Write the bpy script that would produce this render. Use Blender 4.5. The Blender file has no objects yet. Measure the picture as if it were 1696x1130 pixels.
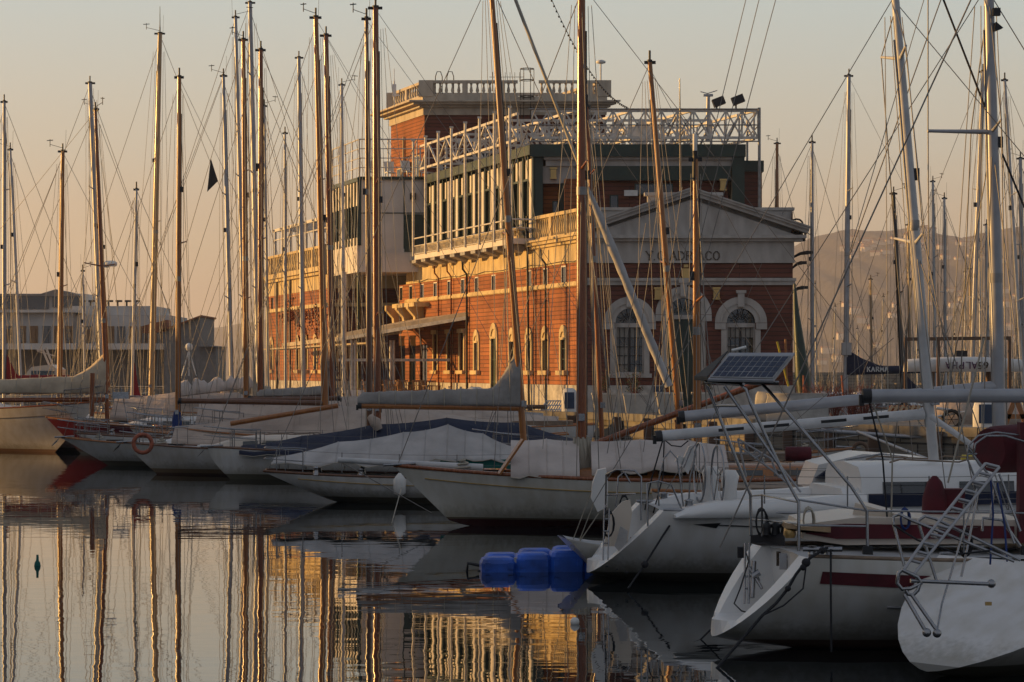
import bpy, math, random
from mathutils import Vector, Matrix
random.seed(7)
SC = bpy.context.scene
COL = SC.collection
F, H = 4000.0, 3.5            # focal length in photo pixels, eye height above the water
def V(*a): return Vector(a)
def P(px, py, Y): return V((px-848)/F*Y, Y, H-(py-612)/F*Y)
def PX(px, Y, z): return V((px-848)/F*Y, Y, z)
R = math.radians
# ---------------------------------------------------------------- objects
WM = {}
def tag(o, label=None, cat=None, group=None, kind=None):
    if label: o['label'] = label
    if cat: o['category'] = cat
    if group: o['group'] = group
    if kind: o['kind'] = kind
    return o
def empty(name, loc, rz=0, label=None, cat=None, group=None):
    o = bpy.data.objects.new(name, None); COL.objects.link(o)
    o.location = loc; o.rotation_euler = (0, 0, rz); o.empty_display_size = .3
    WM[o] = Matrix.Translation(Vector(loc)) @ Matrix.Rotation(rz, 4, 'Z')
    return tag(o, label, cat, group)
class MB:
    """collects faces; build() links them as one mesh object"""
    def __init__(s): s.v = []; s.f = []; s.m = []; s.s = []; s.mi = 0
    def add(s, vs, fs, smooth=False):
        b = len(s.v); s.v += [Vector(p) for p in vs]
        for f in fs: s.f.append([b+i for i in f]); s.m.append(s.mi); s.s.append(smooth)
        return s
    def poly(s, pts, smooth=False): return s.add(pts, [list(range(len(pts)))], smooth)
    def hexa(s, p):   # 8 points: bottom ring 0-3, top ring 4-7
        return s.add(p, [(3,2,1,0),(4,5,6,7),(0,1,5,4),(1,2,6,5),(2,3,7,6),(3,0,4,7)])
    def box(s, c, sz, rz=0, ax=None):
        c = Vector(c)
        X, Y, Z = ax if ax else (V(math.cos(rz), math.sin(rz), 0), V(-math.sin(rz), math.cos(rz), 0), V(0,0,1))
        x, y, z = X*sz[0]/2, Y*sz[1]/2, Z*sz[2]/2
        return s.hexa([c-x-y-z, c+x-y-z, c+x+y-z, c-x+y-z, c-x-y+z, c+x-y+z, c+x+y+z, c-x+y+z])
    def bb(s, x0, x1, y0, y1, z0, z1): return s.box(((x0+x1)/2,(y0+y1)/2,(z0+z1)/2),(x1-x0,y1-y0,z1-z0))
    def beam(s, a, b, w, h, up=V(0,0,1)):
        a, b = Vector(a), Vector(b); d = (b-a)
        L = d.length
        if L < 1e-6: return s
        d.normalize(); sd = d.cross(up)
        if sd.length < 1e-3: sd = d.cross(V(0,1,0))
        sd.normalize(); u = sd.cross(d)
        return s.box((a+b)/2, (L, w, h), ax=(d, sd, u))
    def loft(s, rings, closed=True, caps=True, smooth=True):
        n = len(rings[0]); vs = [p for r in rings for p in r]; fs = []
        for i in range(len(rings)-1):
            for j in range(n if closed else n-1):
                k = (j+1) % n
                fs.append((i*n+j, i*n+k, (i+1)*n+k, (i+1)*n+j))
        s.add(vs, fs, smooth)
        if caps and closed:
            s.poly(list(reversed(rings[0]))); s.poly(rings[-1])
        return s
    def tube(s, a, b, r0, r1=None, n=8, sq=1.0):
        return s.pipe([a, b], r0, r1, n, sq)
    def pipe(s, pts, r0, r1=None, n=6, sq=1.0, radii=None):
        pts = [Vector(p) for p in pts]; m = len(pts); r1 = r0 if r1 is None else r1
        rings = []; u = None
        for i, p in enumerate(pts):
            t = (pts[min(i+1, m-1)]-pts[max(i-1, 0)])
            if t.length < 1e-9: t = V(0,0,1)
            t.normalize()
            if u is None:
                u = t.orthogonal() if abs(t.z) < .9 else t.cross(V(0,1,0)).cross(t)*-1
            u = (u - t*u.dot(t))
            if u.length < 1e-6: u = t.orthogonal()
            u.normalize(); w = t.cross(u)
            r = radii[i] if radii else r0+(r1-r0)*i/(m-1)
            rings.append([p+u*math.cos(2*math.pi*k/n)*r+w*math.sin(2*math.pi*k/n)*r*sq for k in range(n)])
        return s.loft(rings)
    def lathe(s, c, prof, n=12):
        c = Vector(c)
        return s.loft([[c+V(math.cos(2*math.pi*k/n)*r, math.sin(2*math.pi*k/n)*r, z) for k in range(n)] for r, z in prof])
    def prism(s, pts, vec):
        vec = Vector(vec); a = [Vector(p) for p in pts]; b = [p+vec for p in a]; n = len(a)
        s.poly(list(reversed(a))); s.poly(b)
        for i in range(n): s.poly([a[i], a[(i+1)%n], b[(i+1)%n], b[i]])
        return s
    def ball(s, c, r, n=10, m=6, sz=1.0):
        c = Vector(c)
        return s.loft([[c+V(math.cos(2*math.pi*k/n)*r*math.sin(t), math.sin(2*math.pi*k/n)*r*math.sin(t), -r*sz*math.cos(t)) for k in range(n)] for t in [math.pi*(i+.08)/(m+.16) for i in range(m+1)]])
    def build(s, name, mats, parent=None, local=False, label=None, cat=None, group=None, kind=None):
        if not isinstance(mats, (list, tuple)): mats = [mats]
        me = bpy.data.meshes.new(name)
        vs = s.v
        if parent is not None and not local:
            inv = WM[parent].inverted(); vs = [inv @ p for p in vs]
        me.from_pydata([tuple(p) for p in vs], [], s.f)
        for m in mats: me.materials.append(m)
        me.polygons.foreach_set('material_index', s.m)
        me.polygons.foreach_set('use_smooth', s.s)
        me.update()
        o = bpy.data.objects.new(name, me); COL.objects.link(o)
        if parent is not None: o.parent = parent; WM[o] = WM[parent]
        else: WM[o] = Matrix.Identity(4)
        return tag(o, label, cat, group, kind)
def root_at(mb, name, mats, loc, label, cat, group=None):
    """single-mesh thing whose origin sits at its base"""
    loc = Vector(loc)
    mb.v = [p-loc for p in mb.v]
    o = mb.build(name, mats, None, label=label, cat=cat, group=group); o.location = loc
    WM[o] = Matrix.Translation(loc); return o
# ---------------------------------------------------------------- materials
def newmat(name):
    m = bpy.data.materials.new(name); m.use_nodes = True
    nt = m.node_tree; return m, nt, nt.nodes['Principled BSDF']
def rgb(c): return (c[0], c[1], c[2], 1)
def mat(name, col, rough=.6, metal=0, var=.12, scale=2.0, bump=0, bscale=20, col2=None, spec=.5, stretch=(1,1,1), coat=0):
    m, nt, b = newmat(name); N = nt.nodes; L = nt.links
    b.inputs['Roughness'].default_value = rough; b.inputs['Metallic'].default_value = metal
    b.inputs['Specular IOR Level'].default_value = spec
    if coat: b.inputs['Coat Weight'].default_value = coat; b.inputs['Coat Roughness'].default_value = .12
    tc = N.new('ShaderNodeTexCoord'); mp = N.new('ShaderNodeMapping'); mp.inputs['Scale'].default_value = stretch
    L.new(tc.outputs['Object'], mp.inputs['Vector'])
    n = N.new('ShaderNodeTexNoise'); n.inputs['Scale'].default_value = scale; n.inputs['Detail'].default_value = 6
    L.new(mp.outputs[0], n.inputs['Vector'])
    r = N.new('ShaderNodeValToRGB'); r.color_ramp.elements[0].position = .3; r.color_ramp.elements[1].position = .7
    c2 = col2 if col2 else [x*(1-var*2) for x in col]
    r.color_ramp.elements[0].color = rgb(c2); r.color_ramp.elements[1].color = rgb([min(1, x*(1+var)) for x in col])
    L.new(n.outputs[0], r.inputs[0]); L.new(r.outputs[0], b.inputs['Base Color'])
    rr = N.new('ShaderNodeMapRange'); rr.inputs[3].default_value = rough*.85; rr.inputs[4].default_value = min(1, rough*1.2+.02)
    L.new(n.outputs[0], rr.inputs[0]); L.new(rr.outputs[0], b.inputs['Roughness'])
    if bump:
        n2 = N.new('ShaderNodeTexNoise'); n2.inputs['Scale'].default_value = bscale; n2.inputs['Detail'].default_value = 4
        L.new(mp.outputs[0], n2.inputs['Vector'])
        bp = N.new('ShaderNodeBump'); bp.inputs['Strength'].default_value = 1; bp.inputs['Distance'].default_value = bump
        L.new(n2.outputs[0], bp.inputs['Height']); L.new(bp.outputs[0], b.inputs['Normal'])
    return m
def brickmat(name, c1, c2, mortar, d=(1,0), bw=.5, bh=.14, ms=.012, rough=.85, bump=.01, sx=1):
    """courses laid along plan direction d"""
    m, nt, b = newmat(name); N = nt.nodes; L = nt.links
    b.inputs['Roughness'].default_value = rough
    tc = N.new('ShaderNodeTexCoord')
    dot = N.new('ShaderNodeVectorMath'); dot.operation = 'DOT_PRODUCT'; dot.inputs[1].default_value = (d[0], d[1], 0)
    L.new(tc.outputs['Object'], dot.inputs[0])
    sp = N.new('ShaderNodeSeparateXYZ'); L.new(tc.outputs['Object'], sp.inputs[0])
    cb = N.new('ShaderNodeCombineXYZ'); L.new(dot.outputs['Value'], cb.inputs[0]); L.new(sp.outputs[2], cb.inputs[1])
    br = N.new('ShaderNodeTexBrick'); br.inputs['Scale'].default_value = 1
    br.inputs['Brick Width'].default_value = bw; br.inputs['Row Height'].default_value = bh; br.inputs['Mortar Size'].default_value = ms
    br.inputs['Color1'].default_value = rgb(c1); br.inputs['Color2'].default_value = rgb(c2); br.inputs['Mortar'].default_value = rgb(mortar)
    br.inputs['Bias'].default_value = 0; br.inputs['Mortar Smooth'].default_value = .3
    L.new(cb.outputs[0], br.inputs['Vector'])
    n = N.new('ShaderNodeTexNoise'); n.inputs['Scale'].default_value = .6; n.inputs['Detail'].default_value = 8
    L.new(tc.outputs['Object'], n.inputs['Vector'])
    mr = N.new('ShaderNodeMapRange'); mr.inputs[1].default_value = .3; mr.inputs[2].default_value = .7; mr.inputs[3].default_value = .68; mr.inputs[4].default_value = 1.18
    L.new(n.outputs[0], mr.inputs[0])
    mx = N.new('ShaderNodeVectorMath'); mx.operation = 'SCALE'
    L.new(br.outputs['Color'], mx.inputs[0]); L.new(mr.outputs[0], mx.inputs['Scale'])
    L.new(mx.outputs[0], b.inputs['Base Color'])
    bp = N.new('ShaderNodeBump'); bp.inputs['Distance'].default_value = bump; bp.invert = True
    L.new(br.outputs['Fac'], bp.inputs['Height']); L.new(bp.outputs[0], b.inputs['Normal'])
    return m
def hullmat(name, top, boot, bottom, z0=.0, z1=.09, rough=.3):
    """boat paint: antifouling below z0, boot top up to z1, topsides above (heights on the hull itself)"""
    m, nt, b = newmat(name); N = nt.nodes; L = nt.links
    b.inputs['Roughness'].default_value = rough
    tc = N.new('ShaderNodeTexCoord'); sp = N.new('ShaderNodeSeparateXYZ'); L.new(tc.outputs['Object'], sp.inputs[0])
    def step(z):
        g = N.new('ShaderNodeMath'); g.operation = 'GREATER_THAN'; g.inputs[1].default_value = z; L.new(sp.outputs[2], g.inputs[0]); return g
    n = N.new('ShaderNodeTexNoise'); n.inputs['Scale'].default_value = 1.2; n.inputs['Detail'].default_value = 5
    mp = N.new('ShaderNodeMapping'); mp.inputs['Scale'].default_value = (3, 3, .35); L.new(tc.outputs['Object'], mp.inputs[0]); L.new(mp.outputs[0], n.inputs['Vector'])
    r = N.new('ShaderNodeValToRGB'); r.color_ramp.elements[0].position = .3; r.color_ramp.elements[1].position = .62
    r.color_ramp.elements[0].color = rgb([top[0]*.84, top[1]*.81, top[2]*.75]); r.color_ramp.elements[1].color = rgb(top); L.new(n.outputs[0], r.inputs[0])
    a = N.new('ShaderNodeMix'); a.data_type = 'RGBA'; a.inputs[6].default_value = rgb(boot); L.new(r.outputs[0], a.inputs[7]); L.new(step(z1).outputs[0], a.inputs[0])
    # waterline scum: a ragged brownish band just above the boot top
    ng = N.new('ShaderNodeTexNoise'); ng.inputs['Scale'].default_value = 5; ng.inputs['Detail'].default_value = 6; L.new(mp.outputs[0], ng.inputs['Vector'])
    sm = N.new('ShaderNodeMath'); sm.operation = 'MULTIPLY_ADD'; sm.inputs[1].default_value = -.34; L.new(ng.outputs[0], sm.inputs[0]); L.new(sp.outputs[2], sm.inputs[2])
    sr = N.new('ShaderNodeMapRange'); sr.inputs[1].default_value = z1-.12; sr.inputs[2].default_value = z1+.1; sr.inputs[3].default_value = .55; sr.inputs[4].default_value = 0; L.new(sm.outputs[0], sr.inputs[0])
    gm = N.new('ShaderNodeMix'); gm.data_type = 'RGBA'; gm.inputs[7].default_value = (.16,.14,.09,1); L.new(a.outputs[2], gm.inputs[6]); L.new(sr.outputs[0], gm.inputs[0]); a = gm
    c = N.new('ShaderNodeMix'); c.data_type = 'RGBA'; c.inputs[6].default_value = rgb(bottom); L.new(a.outputs[2], c.inputs[7]); L.new(step(z0).outputs[0], c.inputs[0])
    L.new(c.outputs[2], b.inputs['Base Color'])
    bp = N.new('ShaderNodeBump'); bp.inputs['Distance'].default_value = .006
    n2 = N.new('ShaderNodeTexNoise'); n2.inputs['Scale'].default_value = .8; L.new(tc.outputs['Object'], n2.inputs['Vector']); L.new(n2.outputs[0], bp.inputs['Height']); L.new(bp.outputs[0], b.inputs['Normal'])
    return m
def wood(name, c, c2, rough=.3, scale=3):
    return mat(name, c, rough, 0, 0, scale, .002, 30, col2=c2, stretch=(6, 6, .6), coat=.25)
M = {}
M['brick_s'] = brickmat('brick_sunlit', (.37,.125,.042), (.25,.072,.024), (.14,.05,.022), d=(-.298,.955), bw=5.0, bh=.22, ms=.022, bump=.02)
M['brick_f'] = brickmat('brick_shaded', (.175,.058,.040), (.125,.04,.028), (.075,.034,.026), d=(1,0), bw=5.0, bh=.22, ms=.022, bump=.02)  # same brick as the side, shade of the front put into a darker colour
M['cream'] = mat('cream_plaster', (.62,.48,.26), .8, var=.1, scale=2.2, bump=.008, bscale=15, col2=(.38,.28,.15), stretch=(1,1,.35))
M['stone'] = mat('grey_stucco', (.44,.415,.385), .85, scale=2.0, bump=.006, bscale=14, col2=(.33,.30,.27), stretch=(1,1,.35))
M['stone_warm'] = mat('tower_stone', (.52,.455,.36), .85, scale=2.0, bump=.006, bscale=14, col2=(.38,.32,.25), stretch=(1,1,.35))
M['base'] = mat('base_stone', (.50,.47,.43), .85, scale=2.5, bump=.012, bscale=8, col2=(.30,.28,.25))
M['green'] = mat('dark_green_paint', (.012,.035,.026), .4, var=.2)
M['white_steel'] = mat('white_steel', (.62,.58,.52), .45, var=.15, scale=5)
M['grey_steel'] = mat('grey_steel', (.30,.29,.28), .45, metal=.3, var=.2, scale=4)
M['white'] = mat('white_panel', (.66,.60,.54), .55, var=.08, scale=.8)
M['glass'] = mat('dark_glass', (.02,.025,.03), .06, var=.3, scale=.5, spec=1.0)
M['black'] = mat('black_iron', (.012,.012,.014), .5)
M['blind'] = mat('window_blind', (.30,.28,.25), .8)
M['roof'] = mat('roof_felt', (.10,.095,.09), .9)
M['tile'] = brickmat('roof_tile', (.34,.11,.05), (.25,.08,.04), (.1,.04,.03), bw=.3, bh=.3)
M['wood_gold'] = wood('varnished_spruce', (.36,.135,.024), (.24,.08,.014))
M['wood_red'] = wood('varnished_mahogany', (.27,.075,.013), (.15,.036,.007), rough=.25)
M['wood_dark'] = wood('dark_varnish', (.15,.058,.018), (.09,.032,.01))
M['wood_tan'] = wood('pale_spruce', (.44,.30,.16), (.32,.2,.1))
M['teak'] = mat('weathered_teak', (.24,.17,.115), .7, scale=4, stretch=(1,14,1), col2=(.14,.1,.07))
M['alu'] = mat('silver_aluminium', (.36,.36,.375), .42, metal=.35, var=.08, scale=3)
M['alu_white'] = mat('white_aluminium', (.52,.515,.51), .4, var=.1, scale=3)
M['alu_black'] = mat('black_carbon', (.015,.015,.017), .3)
M['steel'] = mat('stainless_steel', (.30,.30,.31), .22, metal=.95, var=.1, scale=6)
M['wire'] = mat('rigging_wire', (.20,.185,.17), .45, metal=.4)
M['rope'] = mat('pale_rope', (.42,.38,.31), .9, bump=.002, bscale=90)
M['rope_dark'] = mat('dark_rope', (.018,.018,.022), .9, bump=.002, bscale=90)
M['rope_red'] = mat('red_rope', (.35,.05,.04), .9)
M['gel'] = mat('white_gelcoat', (.70,.69,.67), .28, var=.05, scale=1.0)
M['gel_warm'] = mat('cream_gelcoat', (.62,.54,.45), .35, var=.06, scale=1.0)
M['deck_grey'] = mat('non_slip_deck', (.42,.42,.42), .8, scale=3)
M['cloth_grey'] = mat('grey_sailcloth', (.30,.285,.27), .9, scale=2.2, bump=.05, bscale=3.2, col2=(.23,.215,.2))
M['cloth_lgrey'] = mat('pale_grey_canvas', (.42,.405,.395), .9, scale=1.5, bump=.05, bscale=2.6, col2=(.34,.325,.315))
M['cloth_beige'] = mat('beige_canvas', (.43,.35,.29), .9, scale=1.2, bump=.07, bscale=2.2, col2=(.35,.28,.23))
M['cloth_cream'] = mat('cream_sailcloth', (.52,.43,.31), .9, scale=2, bump=.03, bscale=3, col2=(.4,.32,.23))
M['cloth_pink'] = mat('pale_canvas', (.50,.44,.40), .9, scale=1.4, bump=.05, bscale=2.6, col2=(.42,.365,.33))
M['navy'] = mat('navy_canvas', (.012,.018,.045), .85, scale=2, bump=.05, bscale=2.8, col2=(.006,.01,.028))
M['burgundy'] = mat('burgundy_canvas', (.11,.012,.02), .85, scale=3, bump=.01, bscale=6, col2=(.06,.008,.012))
M['red'] = mat('red_canvas', (.26,.022,.02), .85, scale=3, bump=.02, bscale=4)
M['teal'] = mat('green_canvas', (.01,.12,.10), .85, scale=3)
M['blue'] = mat('blue_canvas', (.012,.035,.16), .8, scale=3, bump=.02, bscale=5)
M['blue_plastic'] = mat('blue_plastic', (.02,.11,.55), .45, var=.28, scale=2.5, bump=.002, bscale=40)
M['orange'] = mat('orange_plastic', (.36,.10,.05), .6, var=.3, scale=7)
M['yellow'] = mat('yellow_plastic', (.55,.42,.03), .5)
M['terracotta'] = mat('planter_white', (.5,.47,.42), .7)
M['leaf'] = mat('leaf_green', (.045,.07,.022), .6, var=.3, scale=8, col2=(.02,.035,.01))
M['twig_red'] = mat('red_twigs', (.17,.045,.035), .8, var=.3, scale=9)
M['concrete'] = mat('pale_concrete', (.44,.42,.39), .9, scale=2.2, bump=.01, bscale=9, col2=(.30,.285,.26))
M['sign_blue'] = mat('sign_blue', (.025,.05,.10), .5)
M['paint_white'] = mat('white_paint', (.72,.71,.68), .5)
M['ivory'] = mat('rub_strip', (.1,.1,.1), .5)
M['rubber'] = mat('black_rubber', (.015,.015,.015), .7)
M['chair_wood'] = mat('chair_wood', (.30,.15,.06), .6)
M['letter'] = mat('dark_lettering', (.10,.075,.055), .6)
M['brass'] = mat('lamp_brass', (.55,.36,.14), .35, metal=.8)
M['gold'] = mat('gold_line', (.40,.24,.04), .4)
M['rust'] = mat('brown_frame', (.13,.075,.045), .7)
# ---------------------------------------------------------------- camera, sky, sun
cam = bpy.data.cameras.new('camera'); co = bpy.data.objects.new('camera', cam); COL.objects.link(co)
co.location = (0, 0, H); co.rotation_euler = (R(90), 0, 0)
cam.sensor_width = 36; cam.lens = F/1696*36; cam.shift_y = 47/1696; cam.clip_start = .5; cam.clip_end = 30000
SC.camera = co
SUN_EL, SUN_AZ = 7.0, 13.0      # degrees; the sun stands far left, a touch beyond the scene
d = V(-math.cos(R(SUN_EL))*math.cos(R(SUN_AZ)), math.cos(R(SUN_EL))*math.sin(R(SUN_AZ)), math.sin(R(SUN_EL)))
sl = bpy.data.lights.new('sun', 'SUN'); so = bpy.data.objects.new('sun', sl); COL.objects.link(so)
sl.energy = 5.0; sl.angle = R(.6); sl.color = (1, .56, .17)
so.rotation_euler = d.to_track_quat('Z', 'Y').to_euler(); so.location = (-60, 20, 60)
w = bpy.data.worlds.new('World'); SC.world = w; w.use_nodes = True
nt = w.node_tree; N = nt.nodes; L = nt.links
sky = N.new('ShaderNodeTexSky'); sky.sky_type = 'NISHITA'; sky.sun_disc = False
sky.sun_elevation = R(SUN_EL); sky.sun_rotation = math.atan2(d.x, d.y); sky.air_density = 1.4; sky.dust_density = 3
tc = N.new('ShaderNodeTexCoord'); sp = N.new('ShaderNodeSeparateXYZ'); L.new(tc.outputs['Generated'], sp.inputs[0])
cm = N.new('ShaderNodeMapping'); cm.inputs['Scale'].default_value = (1, 1, 7); L.new(tc.outputs['Generated'], cm.inputs[0])
cn_ = N.new('ShaderNodeTexNoise'); cn_.inputs['Scale'].default_value = 2.6; cn_.inputs['Detail'].default_value = 4; L.new(cm.outputs[0], cn_.inputs['Vector'])
cr_ = N.new('ShaderNodeMath'); cr_.operation = 'MULTIPLY_ADD'; cr_.inputs[1].default_value = .035; L.new(cn_.outputs[0], cr_.inputs[0])
sb0 = N.new('ShaderNodeMath'); sb0.operation = 'SUBTRACT'; sb0.inputs[1].default_value = .0175; L.new(sp.outputs[2], sb0.inputs[0]); L.new(sb0.outputs[0], cr_.inputs[2])
rp = N.new('ShaderNodeValToRGB'); L.new(cr_.outputs[0], rp.inputs[0])
el = rp.color_ramp.elements
SKY = [(0, (.58,.39,.25)), (.02, (.60,.42,.275)), (.05, (.59,.49,.34)), (.09, (.53,.54,.45)), (.15, (.44,.56,.57)), (.26, (.22,.28,.35)), (1, (.085,.13,.21))]
el[0].position, el[0].color = SKY[0][0], rgb(SKY[0][1]); el[1].position, el[1].color = SKY[-1][0], rgb(SKY[-1][1])
for p_, c_ in SKY[1:-1]: e = el.new(p_); e.color = rgb(c_)
sc_ = N.new('ShaderNodeMix'); sc_.data_type = 'RGBA'; sc_.blend_type = 'MIX'; sc_.inputs[0].default_value = .88
ns = N.new('ShaderNodeVectorMath'); ns.operation = 'SCALE'; ns.inputs['Scale'].default_value = .08
L.new(sky.outputs[0], ns.inputs[0]); L.new(ns.outputs[0], sc_.inputs[6]); L.new(rp.outputs[0], sc_.inputs[7])
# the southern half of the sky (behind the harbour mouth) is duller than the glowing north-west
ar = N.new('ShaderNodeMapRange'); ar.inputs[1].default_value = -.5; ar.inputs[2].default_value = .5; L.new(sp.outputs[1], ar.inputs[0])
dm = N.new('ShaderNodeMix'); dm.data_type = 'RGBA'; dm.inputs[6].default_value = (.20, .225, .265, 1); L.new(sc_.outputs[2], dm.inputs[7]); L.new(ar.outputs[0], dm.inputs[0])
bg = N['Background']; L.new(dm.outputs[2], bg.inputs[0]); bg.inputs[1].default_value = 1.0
SC.view_settings.view_transform = 'Standard'; SC.view_settings.look = 'None'; SC.view_settings.exposure = .42; SC.view_settings.gamma = 1
SC.cycles.max_bounces = 8; SC.cycles.glossy_bounces = 4; SC.cycles.volume_bounces = 0
SC.cycles.use_denoising = True
# ---------------------------------------------------------------- water
m, nt, b = newmat('harbour_water'); N = nt.nodes; L = nt.links
b.inputs['Base Color'].default_value = (.006, .009, .011, 1); b.inputs['Roughness'].default_value = .012; b.inputs['IOR'].default_value = 1.6
tc = N.new('ShaderNodeTexCoord')
def nz(scale, det, st, dist, prev=None):
    mp = N.new('ShaderNodeMapping'); mp.inputs['Scale'].default_value = st; L.new(tc.outputs['Object'], mp.inputs[0])
    n = N.new('ShaderNodeTexNoise'); n.inputs['Scale'].default_value = scale; n.inputs['Detail'].default_value = det; n.inputs['Roughness'].default_value = .45
    L.new(mp.outputs[0], n.inputs['Vector'])
    bp = N.new('ShaderNodeBump'); bp.inputs['Distance'].default_value = dist; L.new(n.outputs[0], bp.inputs['Height'])
    if prev: L.new(prev.outputs[0], bp.inputs['Normal'])
    return bp
b1 = nz(.35, 2, (1, 1.3, 1), .006)
b2 = nz(1.5, 2, (.6, 1.3, 1), .0022, b1)
b3 = nz(4.5, 0, (.5, 1.2, 1), .00022, b2)
L.new(b3.outputs[0], b.inputs['Normal'])
M['water'] = m
MB().poly([V(-1700,-240,0), V(2700,-240,0), V(2700,7100,0), V(-1700,7100,0)]).build('water', m, kind='structure')
MB().poly([V(-1720,-245,-2.5), V(2720,-245,-2.5), V(2720,7500,-2.5), V(-1720,7500,-2.5)]).build('ground', mat('sea_bed', (.08,.07,.06), .9), kind='structure')
# ---------------------------------------------------------------- quay
QZ = 1.4
M['pave'] = mat('quay_paving', (.20,.185,.165), .85, scale=.8, bump=.01, bscale=6, col2=(.13,.12,.105))
M['qwall'] = brickmat('quay_blocks', (.21,.185,.145), (.14,.122,.096), (.04,.036,.03), d=(.33,-.94), bw=1.5, bh=.5, ms=.04, bump=.03)
out = [V(60,58,0), V(17.5,76.5,0), V(13.2,82,0), V(4.2,107,0), V(-1.5,113.5,0), V(-9,116,0), V(-13.5,124,0), V(-27,165,0), V(-31,205,0), V(15.2,205,0), V(15.2,111,0), V(24,101,0), V(60,90,0)]
q = MB(); q.poly([p+V(0,0,QZ) for p in reversed(out)]); n = len(out)
q.mi = 1
for i in range(n):
    a, c = out[i], out[(i+1) % n]; q.poly([a+V(0,0,-2.6), a+V(0,0,QZ), c+V(0,0,QZ), c+V(0,0,-2.6)])
q.build('quay', [M['pave'], M['qwall']], kind='structure')
k = MB()      # coping stones along the water's edge
for i in range(8):
    a, c = out[i], out[i+1]; dd = (c-a); nseg = max(1, int(dd.length/1.6)); nn = V(-dd.y, dd.x, 0).normalized()
    for j in range(nseg):
        s0, s1 = a+dd*(j+.012)/nseg, a+dd*(j+.988)/nseg
        k.beam(s0+nn*(-.2)+V(0,0,QZ+.03), s1+nn*(-.2)+V(0,0,QZ+.03), .62, .30+.03*random.random())
k.build('quay_kerb', mat('kerb_stone', (.20,.185,.16), .85, scale=2.5, bump=.01, bscale=8, col2=(.11,.10,.085)), kind='structure')
st = MB()     # weed line and timber piles against the wall
for i in range(1, 4):
    a, c = out[i], out[i+1]; dd = c-a; nn = V(dd.y, -dd.x, 0).normalized()
    if nn.y > 0: nn = -nn
    for j in range(int(dd.length/3.2)):
        p = a+dd*(j+.5)/int(dd.length/3.2)+nn*.16
        pile = MB(); pile.box(p+V(0,0,.35), (.34,.34,2.0)); pile.box(p+V(0,0,1.38), (.4,.4,.1))
        root_at(pile, 'quay_pile', M['rust'], p, 'dark timber fender pile standing against the stone quay wall', 'pile', 'timber piles along the quay wall')
# ---------------------------------------------------------------- far shore
def ridge(name, x0, x1, Y, prof, n, depth, m, rough=1.0, steps=14):
    rows = []
    rnd = random.Random(3)
    ph = [rnd.random()*6 for _ in range(12)]
    def hgt(x, v):
        t = (x-x0)/(x1-x0)*(len(prof)-1); i = min(int(t), len(prof)-2); h = prof[i]+(prof[i+1]-prof[i])*(t-i)
        nz_ = sum(math.sin(x*.004*(1.9**j)+ph[j]+v*3*(j+1))*6/(1.42**j) for j in range(9))*rough
        return h*math.sin(v*math.pi/2)**.8+nz_*v
    for j in range(steps+1):
        v = j/steps
        rows.append([V(x0+(x1-x0)*i/n, Y+depth*v+40*math.sin(i*.3+j), -1 if j == 0 else max(-1, hgt(x0+(x1-x0)*i/n, v))) for i in range(n+1)])
    rows.append([p+V(0, 600, -p.z*.6) for p in rows[-1]])
    mb = MB()
    mb.loft(rows, closed=False, caps=False, smooth=True)
    return mb.build(name, m, kind='structure'), hgt
M['hill'] = mat('wooded_hillside', (.060,.052,.050), .95, var=.2, scale=.006, bump=10, bscale=.03, col2=(.035,.034,.036))
hx0, hx1 = 350, 1330
hy = 4000
prof = [0, 60, 140, 205, 255, 285, 300, 296, 305, 290, 282, 300, 310, 318, 325, 340, 345]
hills, hg = ridge('hills', hx0, hx1, hy, prof, 330, 1300, M['hill'], .55)
low, hg2 = ridge('far_hills', -1500, 400, 6500, [60, 90, 110, 150, 175, 160, 120, 70], 60, 600, M['hill'], .6, 5)
M['town_wall'] = mat('pale_town_wall', (.72,.62,.5), .9)
M['town_roof'] = mat('town_roof', (.30,.12,.07), .9)
rnd = random.Random(11)
town = [(1440+rnd.gauss(0,25), .50+rnd.random()*.2) for _ in range(16)]+[(1500+rnd.gauss(0,30), .52+rnd.random()*.2) for _ in range(16)]+[(1425+rnd.gauss(0,9), .55+.12*rnd.random()) for _ in range(9)]+[(1600+rnd.gauss(0,22), .42+.16*rnd.random()) for _ in range(12)]+[(1345+rnd.random()*350, .02+.25*rnd.random()) for _ in range(42)]
for px, v in town:
    Y = hy+1300*v; X = (px-848)/F*Y
    if X < hx0+30: continue
    z = hg(X, v)
    wd, dp, ht = 9+rnd.random()*12, 9+rnd.random()*5, 5+rnd.random()*6
    o = empty('hillside_house', (X, Y-30, z-2), rnd.uniform(-.5,.5), 'pale house among the trees on the far hazy hillside', 'house', 'houses on the far hillside')
    MB().box((0,0,ht/2), (wd,dp,ht)).build('wall', M['town_wall'], o, local=True)
    MB().prism([V(-wd/2-.5,-dp/2-.5,ht), V(-wd/2-.5,dp/2+.5,ht), V(-wd/2-.5,0,ht+3)], (wd+1,0,0)).build('roof', M['town_roof'], o, local=True)
# breakwater beyond the marina
bw = MB()
bw.hexa([V(20,395,-2), V(260,380,-2), V(262,392,-2), V(22,407,-2), V(21,397,3.0), V(260,382,3.0), V(261,391,3.0), V(22,405,3.0)])
for i in range(70):
    x = 22+i*3.4+rnd.random(); s = 1+rnd.random()*1.2
    bw.box((x, 395-(x-20)*.0625-1.2, .3+rnd.random()*.6), (s*1.5, s*1.4, s), rz=rnd.random()*3)
root_at(bw, 'breakwater', M['qwall'], (20,395,0), 'long low stone breakwater lit orange below the far hills', 'breakwater')
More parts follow.
